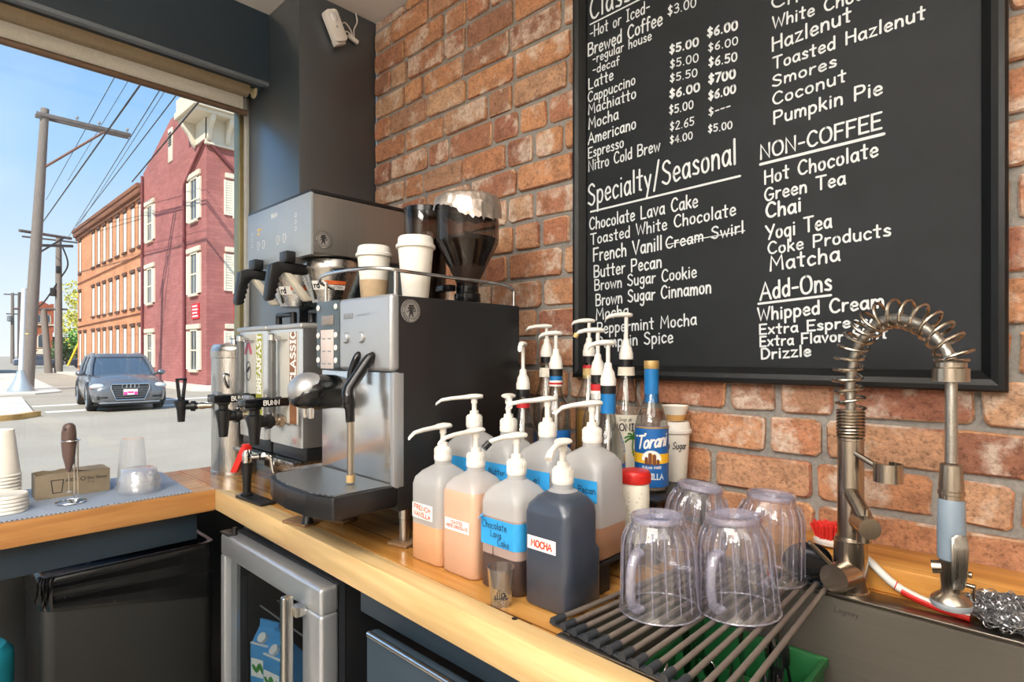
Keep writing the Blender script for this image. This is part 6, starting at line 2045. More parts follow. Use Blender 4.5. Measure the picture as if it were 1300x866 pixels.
# stack of upturned cups and a low stack of lids at the left edge
cp = thing('paper_cup', 'bottom cup of the upturned white cup stack at the window', 'cup', (-2.11, -1.135, MZ), 'upturned cups stacked at the window')
MB().lathe([(0.046, 0.0), (0.0475, 0.002), (0.046, 0.005), (0.0445, 0.006), (0.0315, 0.125), (0.030, 0.127), (0.029, 0.121), (0.001, 0.120)], n=40, cap0=False).build('cup_body', m_cup, cp, local=True)
LBL = ['second', 'third', 'fourth', 'fifth', 'sixth', 'seventh', 'eighth', 'ninth']
for i in range(8):
    dup(cp, (-2.11 + R.uniform(-0.001, 0.001), -1.135 + R.uniform(-0.001, 0.001), MZ + 0.0095 * (i + 1)), 0.3 * i,
        ('topmost cup of the upturned white cup stack at the window' if i == 7 else '%s cup from the bottom of the upturned white stack' % LBL[i]))
lp = thing('cup_lid', 'bottom white lid of the low stack at the left edge', 'lid', (-1.985, -1.135, MZ), 'white lids stacked before the cups')
MB().lathe([(0.046, 0.0), (0.0475, 0.0015), (0.0475, 0.0065), (0.0455, 0.009), (0.0435, 0.0085), (0.040, 0.0065), (0.001, 0.0065)], n=40, cap0=False).build('lid_body', m_white, lp, local=True)
for i in range(4):
    dup(lp, (-1.985 + R.uniform(-0.001, 0.001), -1.135 + R.uniform(-0.001, 0.001), MZ + 0.0095 * (i + 1)), None,
        ['second white lid from the bottom of the low stack', 'middle white lid of the low stack before the cups', 'second white lid from the top of the low stack', 'top white lid of the low stack at the left edge'][i])

# cardboard box with torn top
cb = thing('cardboard_box', 'small open brown box printed with a glass outline', 'box', (-2.115, -0.975, MZ))
bx0, bx1, by0, by1, bh = -2.155, -2.075, -1.062, -0.888, 0.068
m_cb = M('box_cardboard', (142, 128, 106), 0.85, 0, 0.08, 60)
k = MB()
tk = 0.0022
rt_ = random.Random(12)
def torn(n, base, amp):
    return [base + rt_.uniform(-amp, amp) for _ in range(n)]
for (p0, p1, plane, w0) in ((by0, by1, 'yz', bx1 - tk), (by0, by1, 'yz', bx0)):
    n = 14
    tops = torn(n, bh, 0.002)
    poly = [(p0, 0.0), (p1, 0.0)] + [(p1 + (p0 - p1) * i / (n - 1), tops[i]) for i in range(n)]
    k.prism([(a, MZ + z) for a, z in poly], w0, w0 + tk, plane)
for w0 in (by0, by1 - tk):
    k.prism([(a, MZ + z) for a, z in ((bx0 + tk, 0), (bx1 - tk, 0), (bx1 - tk, bh - 0.004), (bx0 + tk, bh - 0.001))], w0, w0 + tk, 'xz')
k.box((bx0 + tk, by0 + tk, MZ), (bx1 - tk, by1 - tk, MZ + tk))
k.build('box_walls', m_cb, cb, smooth=False)
k = MB()
k.prism([(bx0 + 0.003, -0.985), (bx0 + 0.004, by1 - 0.003), (bx1 - 0.003, by1 - 0.003), (bx1 - 0.004, -0.93), (bx1 - 0.03, -0.95), (bx1 - 0.045, -0.975)], MZ + bh - 0.004, MZ + bh - 0.002, 'xy', mat=RA(0.04, 'Y', (bx1, 0, MZ + bh)))
k.build('box_flap', m_cb, cb, smooth=False)
k = MB()
xf = bx1 + 0.0006
ff = lambda u, v: (xf, by0 + u, MZ + v)
k.ribbon([(0.034, 0.050), (0.038, 0.014), (0.058, 0.014), (0.062, 0.050), (0.034, 0.050)], 0.0022, ff)
lettering(k, 'ACOPA', 0.007, lambda u, v: ff(0.068 + u, 0.043 + v), width=0.030, stroke=0.24)
k.ribbon([(0.108 + 0.0055 * math.cos(a), 0.046 + 0.0055 * math.sin(a)) for a in [2 * PI * i / 14 for i in range(15)]], 0.0018, ff)
lettering(k, 'Shot Glasses', 0.0075, lambda u, v: ff(0.118 + u, 0.042 + v), width=0.048, stroke=0.14)
lettering(k, '5 oz', 0.005, lambda u, v: ff(0.120 + u, 0.032 + v), width=0.014, stroke=0.14)
lettering(k, '12 ct', 0.005, lambda u, v: ff(0.068 + u, 0.022 + v), width=0.016, stroke=0.14) if False else None
k.build('box_print', m_ink, cb, smooth=False)

# milk frother hanging in its wire stand
fs = thing('frother_stand', 'chrome wire frother stand in front of the cardboard box', 'stand', (-1.978, -0.998, MZ))
k = MB()
bx, by = -1.978, -0.998
k.tube([(bx + 0.034 * math.cos(2 * PI * i / 36), by + 0.034 * math.sin(2 * PI * i / 36), MZ + 0.003) for i in range(36)], 0.0022, 8, closed=True)
k.tube([(bx - 0.034, by, MZ + 0.003), (bx, by, MZ + 0.003), (bx + 0.034, by, MZ + 0.003)], 0.002, 8)
for dx in (-0.006, 0.0055):
    k.cyl((bx + dx, by + 0.012 + dx * 0.5, MZ + 0.003), (bx + dx, by + 0.012 + dx * 0.5, MZ + 0.172), 0.0022, 8)
k.tube([(bx + 0.020 * math.cos(2 * PI * i / 24), by + 0.020 * math.sin(2 * PI * i / 24), MZ + 0.172) for i in range(24)], 0.0019, 8, closed=True)
k.lathe([(0.007, 0.003), (0.005, 0.009), (0.001, 0.010)], (bx, by + 0.012, MZ), 14)
k.build('wire_frame', m_chrome, fs)
mf = thing('milk_frother', 'dark brown handheld milk frother hanging in the wire stand', 'frother', (bx, by, MZ + 0.09))
k = MB()
rings = []
for (z, r, dx) in ((0.085, 0.004, 0.0), (0.095, 0.0075, 0.0), (0.13, 0.0155, 0.0), (0.165, 0.0185, 0.0), (0.195, 0.0180, 0.0), (0.212, 0.0150, 0.002), (0.219, 0.010, 0.003), (0.221, 0.003, 0.003)):
    rings.append([(bx - 0.003 + dx + r * math.cos(2 * PI * i / 24), by - 0.004 + r * 0.95 * math.sin(2 * PI * i / 24), MZ + z) for i in range(24)])
k.rings(rings)
mfb = k.build('frother_body', M('frother_brown', (96, 76, 70), 0.4, 0, 0.1, 40), mf, ang=70)
MB().sphere((bx + 0.008, by - 0.012, MZ + 0.205), 0.006, (0.8, 0.8, 1.2), 12, 8).build('switch', M('switch_brown', (60, 46, 42), 0.4), mf)
MB().cyl((bx - 0.003, by - 0.004, MZ + 0.087), (bx - 0.003, by - 0.004, MZ + 0.03), 0.0012, 8).tube([(bx - 0.003 + 0.007 * math.cos(2 * PI * i / 14), by - 0.004 + 0.007 * math.sin(2 * PI * i / 14), MZ + 0.03) for i in range(14)], 0.0012, 5, closed=True).build('whisk', m_chrome, mf)

# clear lids, stacked, and one clear cup upside down behind them
cl = thing('cup_lid', 'bottom clear lid of the stack near the steel urn', 'lid', (-1.985, -0.832, MZ), 'clear lids stacked by the urn')
MB().lathe([(0.053, 0.0), (0.055, 0.001), (0.055, 0.005), (0.052, 0.008), (0.046, 0.030), (0.040, 0.034), (0.001, 0.034)], n=44, cap0=False).build('lid_body', m_pet, cl, local=True)
for i in range(6):
    dup(cl, (-1.985 + R.uniform(-0.003, 0.003), -0.832 + R.uniform(-0.003, 0.003), MZ + 0.0062 * (i + 1)), None, ('topmost clear lid of the stack near the urn' if i == 5 else '%s clear lid from the bottom of the stack near the urn' % LBL[i]))
cc = thing('clear_cup', 'clear plastic cup upside down behind the clear lids', 'cup', (-2.075, -0.83, MZ))
MB().lathe([(0.043, 0.0), (0.045, 0.001), (0.044, 0.005), (0.042, 0.006), (0.031, 0.148), (0.029, 0.150), (0.001, 0.149)], (-2.075, -0.83, MZ), 40, cap0=False).build('cup_body', m_pet, cc)

# ------------------------------------------------------------------ the street outside
G = -0.30
m_asph, nt, b = new_mat('asphalt')
v_ = coords(nt)
fa1 = noise(nt, v_, 0.35, 6, 0.6)
fa2 = noise(nt, v_, 30, 5, 0.7)
c_ = mixc(nt, 0.4, ramp(nt, fa1, [(0.3, srgb(150, 139, 122)), (0.7, srgb(180, 169, 150))]), ramp(nt, fa2, [(0.3, srgb(140, 130, 114)), (0.7, srgb(184, 172, 154))]))
nt.links.new(c_, b.inputs['Base Color'])
b.inputs['Roughness'].default_value = 0.9
m_conc = M('sidewalk_concrete', (206, 198, 184), 0.9, 0, 0.08, 1.5)
m_paint = M('road_paint', (240, 238, 230), 0.7, 0, 0.06, 6)
def rname(o, kind='structure'):
    o['kind'] = kind
    return o
rname(MB().box((-420, -160, G - 0.3), (-2.62, 220, G)).build('street', m_asph))
cs = MB()
for x in (-20.4, -22.9):
    cs.box((x - 0.22, 1.35, G), (x + 0.22, 7.0, G + 0.006))
rname(cs.build('road_marking', m_paint))
sw1 = MB()
sw1.prism([(-18.45, -40), (-18.45, -0.3), (-18.7, 0.5), (-19.3, 0.95), (-26.4, 1.45), (-26.4, -40)], G, G + 0.13, 'xy')
sw1.prism([(-29.5, -40), (-29.5, 2.2), (-30.5, 3.2), (-61, 5.2), (-61, -40)], G, G + 0.05, 'xy')
rname(sw1.build('sidewalk', m_conc))
MB_k = MB()
MB_k.prism([(-18.30, -6), (-18.30, -0.25), (-18.58, 0.62), (-19.25, 1.10), (-19.3, 0.96), (-18.7, 0.51), (-18.446, -0.3), (-18.446, -6)], G, G + 0.135, 'xy')
rname(MB_k.build('kerb', M('kerb_yellow', (196, 150, 84), 0.8, 0, 0.3, 3)))
sw2 = MB()
sw2.prism([(-60, 8.49), (-60, 7.2), (-27.2, 7.2), (-26.6, 7.8), (-26.6, 40), (-29.3, 40), (-29.3, 8.49)], G, G + 0.13, 'xy')
rname(sw2.build('sidewalk_far', m_conc))
rname(MB().box((-4.6, -40, G), (-2.63, 40, G + 0.13)).build('sidewalk_near', m_conc))

# ---- brick buildings on the corner
def brickmat(name, c1, c2, mort, scale):
    m, nt, b = new_mat(name)
    v_ = coords(nt, (1, 1, 1))
    sp = nt.nodes.new('ShaderNodeSeparateXYZ'); nt.links.new(v_, sp.inputs[0])
    ad = nt.nodes.new('ShaderNodeMath'); ad.operation = 'ADD'
    nt.links.new(sp.outputs['X'], ad.inputs[0]); nt.links.new(sp.outputs['Y'], ad.inputs[1])
    cb_ = nt.nodes.new('ShaderNodeCombineXYZ')
    nt.links.new(ad.outputs[0], cb_.inputs['X']); nt.links.new(sp.outputs['Z'], cb_.inputs['Y'])
    bt = nt.nodes.new('ShaderNodeTexBrick')
    bt.inputs['Scale'].default_value = scale
    bt.inputs['Color1'].default_value = srgb(c1); bt.inputs['Color2'].default_value = srgb(c2); bt.inputs['Mortar'].default_value = srgb(mort)
    bt.inputs['Mortar Size'].default_value = 0.012
    bt.inputs['Brick Width'].default_value = 0.5
    bt.inputs['Row Height'].default_value = 0.17
    nt.links.new(cb_.outputs[0], bt.inputs['Vector'])
    f = noise(nt, v_, 0.5, 6, 0.65)
    c_ = mixc(nt, 1.0, bt.outputs['Color'], ramp(nt, f, [(0.3, (0.78, 0.76, 0.74)), (0.65, (1.08, 1.06, 1.04))]), 'MULTIPLY')
    nt.links.new(c_, b.inputs['Base Color'])
    b.inputs['Roughness'].default_value = 0.9
    return m
m_redb = brickmat('red_painted_brick', (174, 108, 102), (160, 96, 92), (148, 94, 90), 1.0)
m_orab = brickmat('orange_brick', (214, 150, 108), (202, 136, 96), (188, 134, 102), 1.0)
m_trimc = M('cream_trim', (212, 202, 180), 0.6, 0, 0.04, 2)
m_glz = M('far_window_glass', (70, 78, 86), 0.12)
m_shut = M('shutter_cream', (226, 218, 198), 0.65, 0, 0.05, 3)
m_stone = M('stone_sill', (214, 204, 188), 0.8)
FYB = 8.5
ora = thing('brick_building', 'long orange brick building with rows of shuttered windows', 'building', (-50, 14, G))
MB().box((-59.3, FYB, G), (-39.98, 22, 11.3)).build('walls', m_orab, ora, smooth=False)
MB().box((-59.6, FYB - 0.28, 11.0), (-39.99, FYB + 0.1, 11.35), 0.04).box((-59.45, FYB - 0.14, 10.75), (-39.99, FYB + 0.05, 11.0), 0.03).box((-59.7, FYB - 0.35, 11.35), (-39.99, FYB + 0.3, 11.62), 0.03).build('cornice', M('dark_brick_cornice', (128, 84, 62), 0.9, 0, 0.15, 2), ora)
cols = [-58.25, -56.3, -53.4, -51.6, -49.8, -47.95, -46.05, -44.15, -42.25, -40.55]
for ri, (z0, z1) in enumerate(((7.95, 10.5), (4.2, 6.35), (0.35, 2.98))):
    for ci, x in enumerate(cols):
        if ci == 1 and ri < 2:
            continue
        w = 0.40
        f = MB()
        f.box((x - w - 0.06, FYB - 0.02, z0), (x - w, FYB + 0.02, z1))
        f.box((x + w, FYB - 0.02, z0), (x + w + 0.06, FYB + 0.02, z1))
        f.box((x - w - 0.06, FYB - 0.02, z1), (x + w + 0.06, FYB + 0.02, z1 + 0.06))
        f.box((x - w - 0.12, FYB - 0.10, z0 - 0.14), (x + w + 0.12, FYB + 0.02, z0), 0.01)
        f.box((x - w - 0.1, FYB - 0.09, z1 + 0.06), (x + w + 0.1, FYB - 0.0, z1 + 0.26), 0.01)
        wd_ = f.build('window', M('window_dark_frame', (92, 62, 48), 0.8), ora, smooth=False)
        s = MB()
        nl = int((z1 - z0) / 0.16)
        for j in range(nl):
            zz = z0 + (z1 - z0) * j / nl
            s.box((x - w, FYB - 0.005, zz), (x + w, FYB + 0.012, zz + 0.125), mat=RA(-0.12, 'X', (x, FYB, zz)))
        s.box((x - w, FYB - 0.0005, z0), (x + w, FYB + 0.0, z1))
        s.build('shutter', m_shut, wd_, smooth=False)
pl = MB()
for (z,) in ((3.55,), (7.1,)):
    pl.tube([(-59.2, FYB - 0.06, z), (-40, FYB - 0.06, z + 0.25)], 0.035, 6)
pl.build('facade_pipe', M('pipe_brown', (120, 70, 54), 0.8), ora)

red = thing('brick_building', 'red painted brick corner building with cream cornice', 'building', (-34, 15, G))
out = [(-39.97, G), (-29.36, G), (-29.36, 12.3), (-31.2, 13.4), (-32.0, 14.0), (-34.8, 14.0), (-39.97, 12.2)]
MB().prism(out, FYB, 24, 'xz').build('walls', m_redb, red, smooth=False)
k = MB()
k.box((-31.25, 7.65, 12.72), (-28.35, 24.2, 13.05), 0.03)
k.box((-31.1, 7.80, 12.55), (-28.50, 24.1, 12.72), 0.03)
k.box((-29.355, FYB - 0.08, 11.42), (-29.25, 24, 12.55))
k.box((-30.9, FYB - 0.085, 11.55), (-29.25, FYB - 0.002, 12.55))
k.box((-29.355, FYB - 0.1, 11.30), (-29.18, 24, 11.42), 0.02)
k.prism([(-31.25, 13.05), (-28.35, 13.05), (-30.0, 13.7), (-31.25, 13.7)], 7.75, 24.2, 'xz')
co = k.build('cornice', m_trimc, red, smooth=False)
for y in (8.56, 9.4, 10.7, 12.0, 13.3):
    q = MB()
    q.prism([(-29.25, 12.55), (-28.55, 12.55), (-28.60, 12.30), (-28.95, 12.05), (-29.10, 11.60), (-29.25, 11.42)], y - 0.1, y + 0.1, 'xz', 0.02)
    q.build('bracket', m_trimc, co)
q = MB()
q.prism([(FYB - 0.085, 12.55), (7.82, 12.55), (7.86, 12.32), (8.12, 12.0), (8.28, 11.62), (FYB - 0.085, 11.42)], -30.85, -30.62, 'yz', 0.02)
q.build('bracket', m_trimc, co)
def sash(parent, x, z0, z1, face='y'):
    """tall sash window with a shutter on each side; face 'y' looks to -Y, 'x' looks to +X"""
    f, g, s = MB(), MB(), MB()
    wg, ws = 0.42, 0.46
    def bx(mb, u0, u1, d0, d1, za, zb, bev=0.0):
        if face == 'y':
            mb.box((x + u0, FYB - d1, za), (x + u1, FYB - d0, zb), bev)
        else:
            mb.box((-29.36 + d0, x + u0, za), (-29.36 + d1, x + u1, zb), bev)
    for u in (-wg - 0.07, wg):
        bx(f, u, u + 0.07, 0.0, 0.06, z0, z1)
    bx(f, -wg, wg, 0.0, 0.05, (z0 + z1) / 2 - 0.04, (z0 + z1) / 2 + 0.04)
    bx(f, -wg - 0.07, wg + 0.07, 0.0, 0.07, z1, z1 + 0.1)
    bx(f, -wg - 0.5, wg + 0.5, 0.0, 0.12, z1 + 0.1, z1 + 0.34, 0.02)
    bx(f, -wg - 0.15, wg + 0.15, 0.0, 0.14, z0 - 0.14, z0, 0.02)
    bx(f, -0.02, 0.02, 0.0, 0.04, z0, z1)
    w = f.build('window', m_trimc, parent, smooth=False)
    bx(g, -wg, wg, 0.001, 0.02, z0, z1)
    g.build('window_glass', m_glz, w, smooth=False)
    for u in (-wg - 0.08 - ws, wg + 0.08):
        s = MB()
        bx(s, u, u + 0.07, 0.0, 0.09, z0, z1)
        bx(s, u + ws - 0.07, u + ws, 0.0, 0.09, z0, z1)
        n = 14
        for j in range(n):
            zz = z0 + (z1 - z0) * j / n
            bx(s, u + 0.07, u + ws - 0.07, 0.01, 0.07, zz, zz + (z1 - z0) / n * 0.8)
        bx(s, u + 0.07, u + ws - 0.07, 0.0, 0.03, z0, z1)
        s.build('shutter', m_shut, w, smooth=False)
for x in (-38.5, -31.0):
    for z0, z1 in ((7.95, 9.95), (4.3, 6.25), (0.55, 2.45)):
        sash(red, x, z0, z1)
for y in (10.25, 13.4):
    for z0, z1 in ((8.1, 9.8), (4.4, 6.2), (0.55, 2.45)):
        sash(red, y, z0, z1, 'x')
q = MB()
q.box((-35.05, FYB - 0.05, 11.7), (-34.35, FYB + 0.01, 13.5), 0.01)
at_ = q.build('attic_vent', m_trimc, red)
q = MB()
for j in range(6):
    q.box((-34.95, FYB - 0.07, 12.55 + j * 0.13), (-34.45, FYB - 0.05, 12.62 + j * 0.13))
q.build('vent_slats', m_badgeink, at_, smooth=False)
q = MB()
q.tube([(-29.45, FYB - 0.10, 11.45), (-32.15, FYB - 0.10, 9.95), (-32.25, FYB - 0.10, 9.7), (-32.25, FYB - 0.10, G)], 0.075, 8)
q.tube([(-29.26, FYB + 0.05, 11.45), (-29.22, FYB + 1.25, 10.3)], 0.075, 8)
q.tube([(-39.85, FYB - 0.1, 12.0), (-39.85, FYB - 0.1, G)], 0.07, 8)
q.build('downspout', M('downspout_red', (120, 58, 60), 0.6), red)
for (c0, c1, face) in (((-31.25, 3.05), (-30.25, 3.80), 'y'), ((9.75, 3.05), (10.75, 3.80), 'x')):
    q, q2 = MB(), MB()
    if face == 'y':
        q.box((c0[0], FYB - 0.05, c0[1]), (c1[0], FYB - 0.005, c1[1]))
        fn = lambda u, v: (c0[0] + u, FYB - 0.056, c0[1] + v)
    else:
        q.box((-29.355, c0[0], c0[1]), (-29.31, c1[0], c1[1]))
        fn = lambda u, v: (-29.304, c0[0] + u, c0[1] + v)
    sg_ = q.build('wall_sign', M('sign_red', (208, 34, 44), 0.5), red, smooth=False)
    for j in range(4):
        q2.ribbon([(0.15, 0.13 + 0.165 * j), (0.85 - 0.1 * (j % 2), 0.13 + 0.165 * j)], 0.07, fn)
    q2.build('sign_print', m_paper, sg_, smooth=False)

# ---- the parked-out car coming round the corner
CARX, CARY = -21.3, 3.25
m_car = M('car_gray', (112, 113, 116), 0.25, 0.35, 0.04, 2, coat=0.6)
m_carglass = M('car_glass', (70, 84, 98), 0.05, 0, 0.05)
car = thing('car', 'grey crossover car facing us at the street corner', 'car', (CARX, CARY, G))
def sec(x, zb, zm, zt, wb, wm, wt, crown):
    half = [(wb * 0.8, zb), (wb, zb + 0.05), (wm, zm - 0.12), (wm, zm), (wm - 0.02, zm + 0.1), (wt + 0.02, zt - 0.05), (wt - 0.06, zt), (wt * 0.5, zt + crown * 0.8)]
    return [(x, y, z) for y, z in half] + [(x, 0, zt + crown)] + [(x, -y, z) for y, z in reversed(half)]
body = MB()
body.rings([sec(-2.30, 0.42, 0.70, 0.92, 0.70, 0.74, 0.66, 0.01), sec(-2.22, 0.30, 0.72, 1.02, 0.80, 0.86, 0.76, 0.02), sec(-1.9, 0.26, 0.72, 1.05, 0.86, 0.93, 0.83, 0.02), sec(-0.6, 0.24, 0.70, 1.02, 0.88, 0.945, 0.86, 0.02),
            sec(0.7, 0.24, 0.68, 1.00, 0.88, 0.945, 0.86, 0.04), sec(1.2, 0.25, 0.68, 0.98, 0.88, 0.94, 0.83, 0.08), sec(1.75, 0.25, 0.66, 0.92, 0.87, 0.925, 0.78, 0.09), sec(2.08, 0.24, 0.62, 0.84, 0.84, 0.88, 0.70, 0.07), sec(2.24, 0.25, 0.56, 0.76, 0.78, 0.80, 0.62, 0.04), sec(2.30, 0.30, 0.52, 0.68, 0.68, 0.70, 0.54, 0.02)])
body.build('body', m_car, car, local=True, ang=50)
gh = MB()
def gring(x0, x1, w, z, r=0.25):
    return [(a, b, z) for a, b in rrect((x1 - x0) / 2, w, r, 4, (x0 + x1) / 2, 0)]
gh.rings([gring(-2.10, 1.02, 0.83, 1.0), gring(-1.98, 0.62, 0.77, 1.28), gring(-1.82, 0.22, 0.69, 1.52), gring(-1.70, 0.08, 0.64, 1.575)])
gh.build('windows', m_carglass, car, local=True, ang=50)
rf_ = MB()
rf_.rings([gring(-1.84, 0.24, 0.70, 1.53), gring(-1.80, 0.20, 0.69, 1.59), gring(-1.6, 0.02, 0.58, 1.63), gring(-1.4, -0.2, 0.4, 1.645)])
rf_.build('roof', m_car, car, local=True, ang=50)
pi_ = MB()
for sy in (-1, 1):
    pi_.tube([(1.02, sy * 0.80, 0.99), (0.60, sy * 0.745, 1.28), (0.20, sy * 0.66, 1.545)], 0.045, 8)
    pi_.tube([(-0.45, sy * 0.855, 1.0), (-0.5, sy * 0.79, 1.28), (-0.55, sy * 0.70, 1.55)], 0.035, 8)
    pi_.tube([(-1.45, sy * 0.85, 1.0), (-1.5, sy * 0.79, 1.28), (-1.55, sy * 0.69, 1.55)], 0.05, 8)
    pi_.tube([(-2.05, sy * 0.78, 1.0), (-1.93, sy * 0.72, 1.28), (-1.78, sy * 0.64, 1.55)], 0.06, 8)
    pi_.tube([(-1.5, sy * 0.60, 1.655), (-0.1, sy * 0.60, 1.64)], 0.018, 6)
pi_.build('pillars', m_car, car, local=True)
for sy in (-1, 1):
    q = MB()
    q.sphere((0.72, sy * 1.02, 1.06), 1.0, (0.09, 0.12, 0.085), 16, 10)
    q.tube([(0.72, sy * 0.86, 1.0), (0.72, sy * 0.98, 1.04)], 0.03, 8)
    q.build('mirror', m_car, car, local=True)
for wx_ in (1.42, -1.40):
    for sy in (-1, 1):
        q = MB()
        q.lathe([(0.20, -0.11), (0.34, -0.115), (0.365, -0.08), (0.365, 0.08), (0.34, 0.115), (0.24, 0.12), (0.22, 0.09)], n=32, cap0=False, cap1=False, mat=Matrix.Translation((wx_, sy * 0.82, 0.365)) @ Matrix.Rotation(PI / 2, 4, 'X'))
        wh = q.build('wheel', M('tyre_rubber', (30, 30, 32), 0.8), car, local=True)
        q = MB()
        for i in range(10):
            a = 2 * PI * i / 10
            q.tube([(wx_ + 0.05 * math.cos(a), sy * 0.915, 0.365 + 0.05 * math.sin(a)), (wx_ + 0.23 * math.cos(a), sy * 0.925, 0.365 + 0.23 * math.sin(a))], [0.03, 0.022], 6)
        q.lathe([(0.22, -0.02), (0.245, -0.02), (0.245, 0.02), (0.22, 0.02)], n=28, cap0=False, cap1=False, mat=Matrix.Translation((wx_, sy * 0.92, 0.365)) @ Matrix.Rotation(PI / 2, 4, 'X'))
        q.sphere((wx_, sy * 0.92, 0.365), 0.06, (1, 0.4, 1), 14, 8)
        q.build('wheel_rim', m_chrome, wh, local=True)
    q = MB()
    for sy in (-1, 1):
        q.tube([(wx_ + 0.42 * math.cos(a), sy * 0.905, 0.365 + 0.42 * math.sin(a)) for a in [-0.3 + (PI + 0.6) * i / 18 for i in range(19)]], 0.05, 8)
    q.build('arch_trim', M('arch_dark', (34, 36, 40), 0.6), car, local=True)
gx_ = 2.315
gpoly = [(-0.44, 0.78), (0.44, 0.78), (0.46, 0.66), (0.34, 0.34), (-0.34, 0.34), (-0.46, 0.66)]
gr = MB().prism(gpoly, 2.18, gx_, 'yz', 0.01).build('grille', M('grille_black', (26, 27, 30), 0.5), car, local=True)
q = MB()
q.tube([(gx_ + 0.005, y, z) for y, z in gpoly], 0.022, 8, closed=True)
q.build('grille_frame', m_chrome, gr, local=True)
q = MB()
for i in range(7):
    zz = 0.40 + 0.05 * i
    ww = 0.36 + 0.03 * i * 0.6
    q.box((gx_, -ww + 0.02, zz), (gx_ + 0.008, ww - 0.02, zz + 0.012))
q.build('grille_bars', m_gray, gr, local=True)
q = MB()
for i in range(4):
    cyy = -0.144 + 0.096 * i
    q.tube([(gx_ + 0.015, cyy + 0.062 * math.cos(2 * PI * j / 20), 0.715 + 0.062 * math.sin(2 * PI * j / 20)) for j in range(20)], 0.0125, 6, closed=True)
q.build('emblem', m_chrome, gr, local=True)
pz = MB().box((gx_ + 0.01, -0.17, 0.47), (gx_ + 0.025, 0.17, 0.63), 0.004).build('number_plate', m_paper, car, local=True)
q = MB()
for (y0, y1) in ((-0.165, -0.08), (0.085, 0.165)):
    q.box((gx_ + 0.025, y0, 0.475), (gx_ + 0.028, y1, 0.56))
q.box((gx_ + 0.025, -0.07, 0.52), (gx_ + 0.028, 0.07, 0.57))
q.build('plate_print', M('plate_pink', (226, 70, 150), 0.5), pz, local=True, smooth=False)
for sy in (-1, 1):
    q = MB()
    q.sphere((2.06, sy * 0.72, 0.715), 1.0, (0.20, 0.205, 0.085), 18, 10, mat=RA(-0.45 * sy, 'Z', (2.06, sy * 0.72, 0.715)))
    h_ = q.build('headlight', M('headlight_glass', (220, 222, 226), 0.12, 0.3), car, local=True, ang=60)
    MB().sphere((2.04, sy * 0.87, 0.69), 1.0, (0.07, 0.05, 0.05), 12, 8).build('indicator', M('indicator_orange', (220, 110, 50), 0.3), h_, local=True)
    MB().box((2.05, sy * 0.64 - 0.14, 0.36), (2.30, sy * 0.64 + 0.14, 0.47), 0.03).build('air_intake', M('grille_black', (26, 27, 30)), car, local=True)
MB().box((2.0, -0.72, 0.235), (2.31, 0.72, 0.285), 0.02).build('bumper_strip', M('bumper_silver', (150, 152, 156), 0.35, 0.5), car, local=True)
MB().box((2.0, -0.66, 0.18), (2.27, 0.66, 0.235), 0.02).build('bumper_lower', M('arch_dark', (34, 36, 40)), car, local=True)
MB().box((-1.9, -0.80, 0.17), (1.9, 0.80, 0.26)).build('underbody', m_black, car, local=True)

car.rotation_euler = (0, 0, -0.09)

# ---- cars parked far down the street (side on)
def far_car(loc, lab, col, rz):
    t = thing('car', lab, 'car', loc, 'cars parked far down the street')
    prof = [(-2.2, 0.3), (2.2, 0.3), (2.25, 0.6), (2.1, 0.82), (1.2, 0.95), (0.5, 1.40), (-0.9, 1.45), (-1.7, 1.0), (-2.2, 0.92)]
    MB().prism(prof, -0.85, 0.85, 'xz', 0.08).build('body', col, t, local=True)
    g = MB()
    for y in (-0.86, 0.853):
        g.prism([(1.0, 0.97), (0.45, 1.33), (-0.85, 1.37), (-1.45, 1.0)], y, y + 0.007, 'xz')
    g.build('windows', m_carglass, t, local=True)
    for wx_ in (1.35, -1.35):
        for y in (-0.80, 0.80):
            MB().lathe([(0.12, -0.1), (0.3, -0.1), (0.32, 0), (0.3, 0.1), (0.12, 0.1)], n=20, mat=Matrix.Translation((wx_, y, 0.32)) @ Matrix.Rotation(PI / 2, 4, 'X')).build('wheel', M('tyre_rubber', (30, 30, 32)), t, local=True)
    t.rotation_euler = (0, 0, rz)
far_car((-84, 9.0, G), 'dark blue grey car parked side on beyond the leaning pole', M('far_car_blue', (88, 98, 114), 0.3, 0.3), PI / 2)
far_car((-90, 9.6, G), 'white car parked behind the dark blue grey one', M('far_car_white', (226, 226, 226), 0.3), PI / 2)
far_car((-80, 13.4, G), 'dark car half hidden at the orange building corner', M('far_car_dark', (50, 56, 70), 0.3, 0.3), PI / 2)

# ---- church and low buildings far away
chm = brickmat('church_brick', (176, 98, 66), (160, 84, 58), (150, 96, 74), 1.0)
ch = thing('church', 'distant red brick church tower with arched windows', 'church', (-149, 17.3, G))
MB().box((-151, 15.7, G), (-147.6, 19.0, 10.8)).box((-151.2, 15.5, 10.2), (-147.4, 19.2, 10.6)).box((-151.1, 15.5, 5.6), (-147.5, 15.95, 11.4)).box((-151.1, 18.75, 5.6), (-147.5, 19.2, 11.4)).build('tower', chm, ch, smooth=False)
MB().prism([(15.6, 10.8), (19.1, 10.8), (17.3, 11.9)], -151, -147.6, 'yz').build('tower_gable', chm, ch, smooth=False)
def arch(y, z, w, h):
    return [(y - w, z), (y + w, z)] + [(y + w * math.cos(a), z + h + w * math.sin(a)) for a in [PI * i / 10 for i in range(11)]]
for (y, z, w, h) in ((16.6, 7.6, 0.42, 1.2), (18.1, 7.6, 0.42, 1.2), (17.35, 2.6, 0.62, 2.0)):
    wn2 = MB().prism(arch(y, z - 0.15, w + 0.2, h), -147.6, -147.5, 'yz').build('window', m_trimc, ch, smooth=False)
    MB().prism(arch(y, z, w, h), -147.5, -147.45, 'yz').build('window_glass', m_glz, wn2, smooth=False)
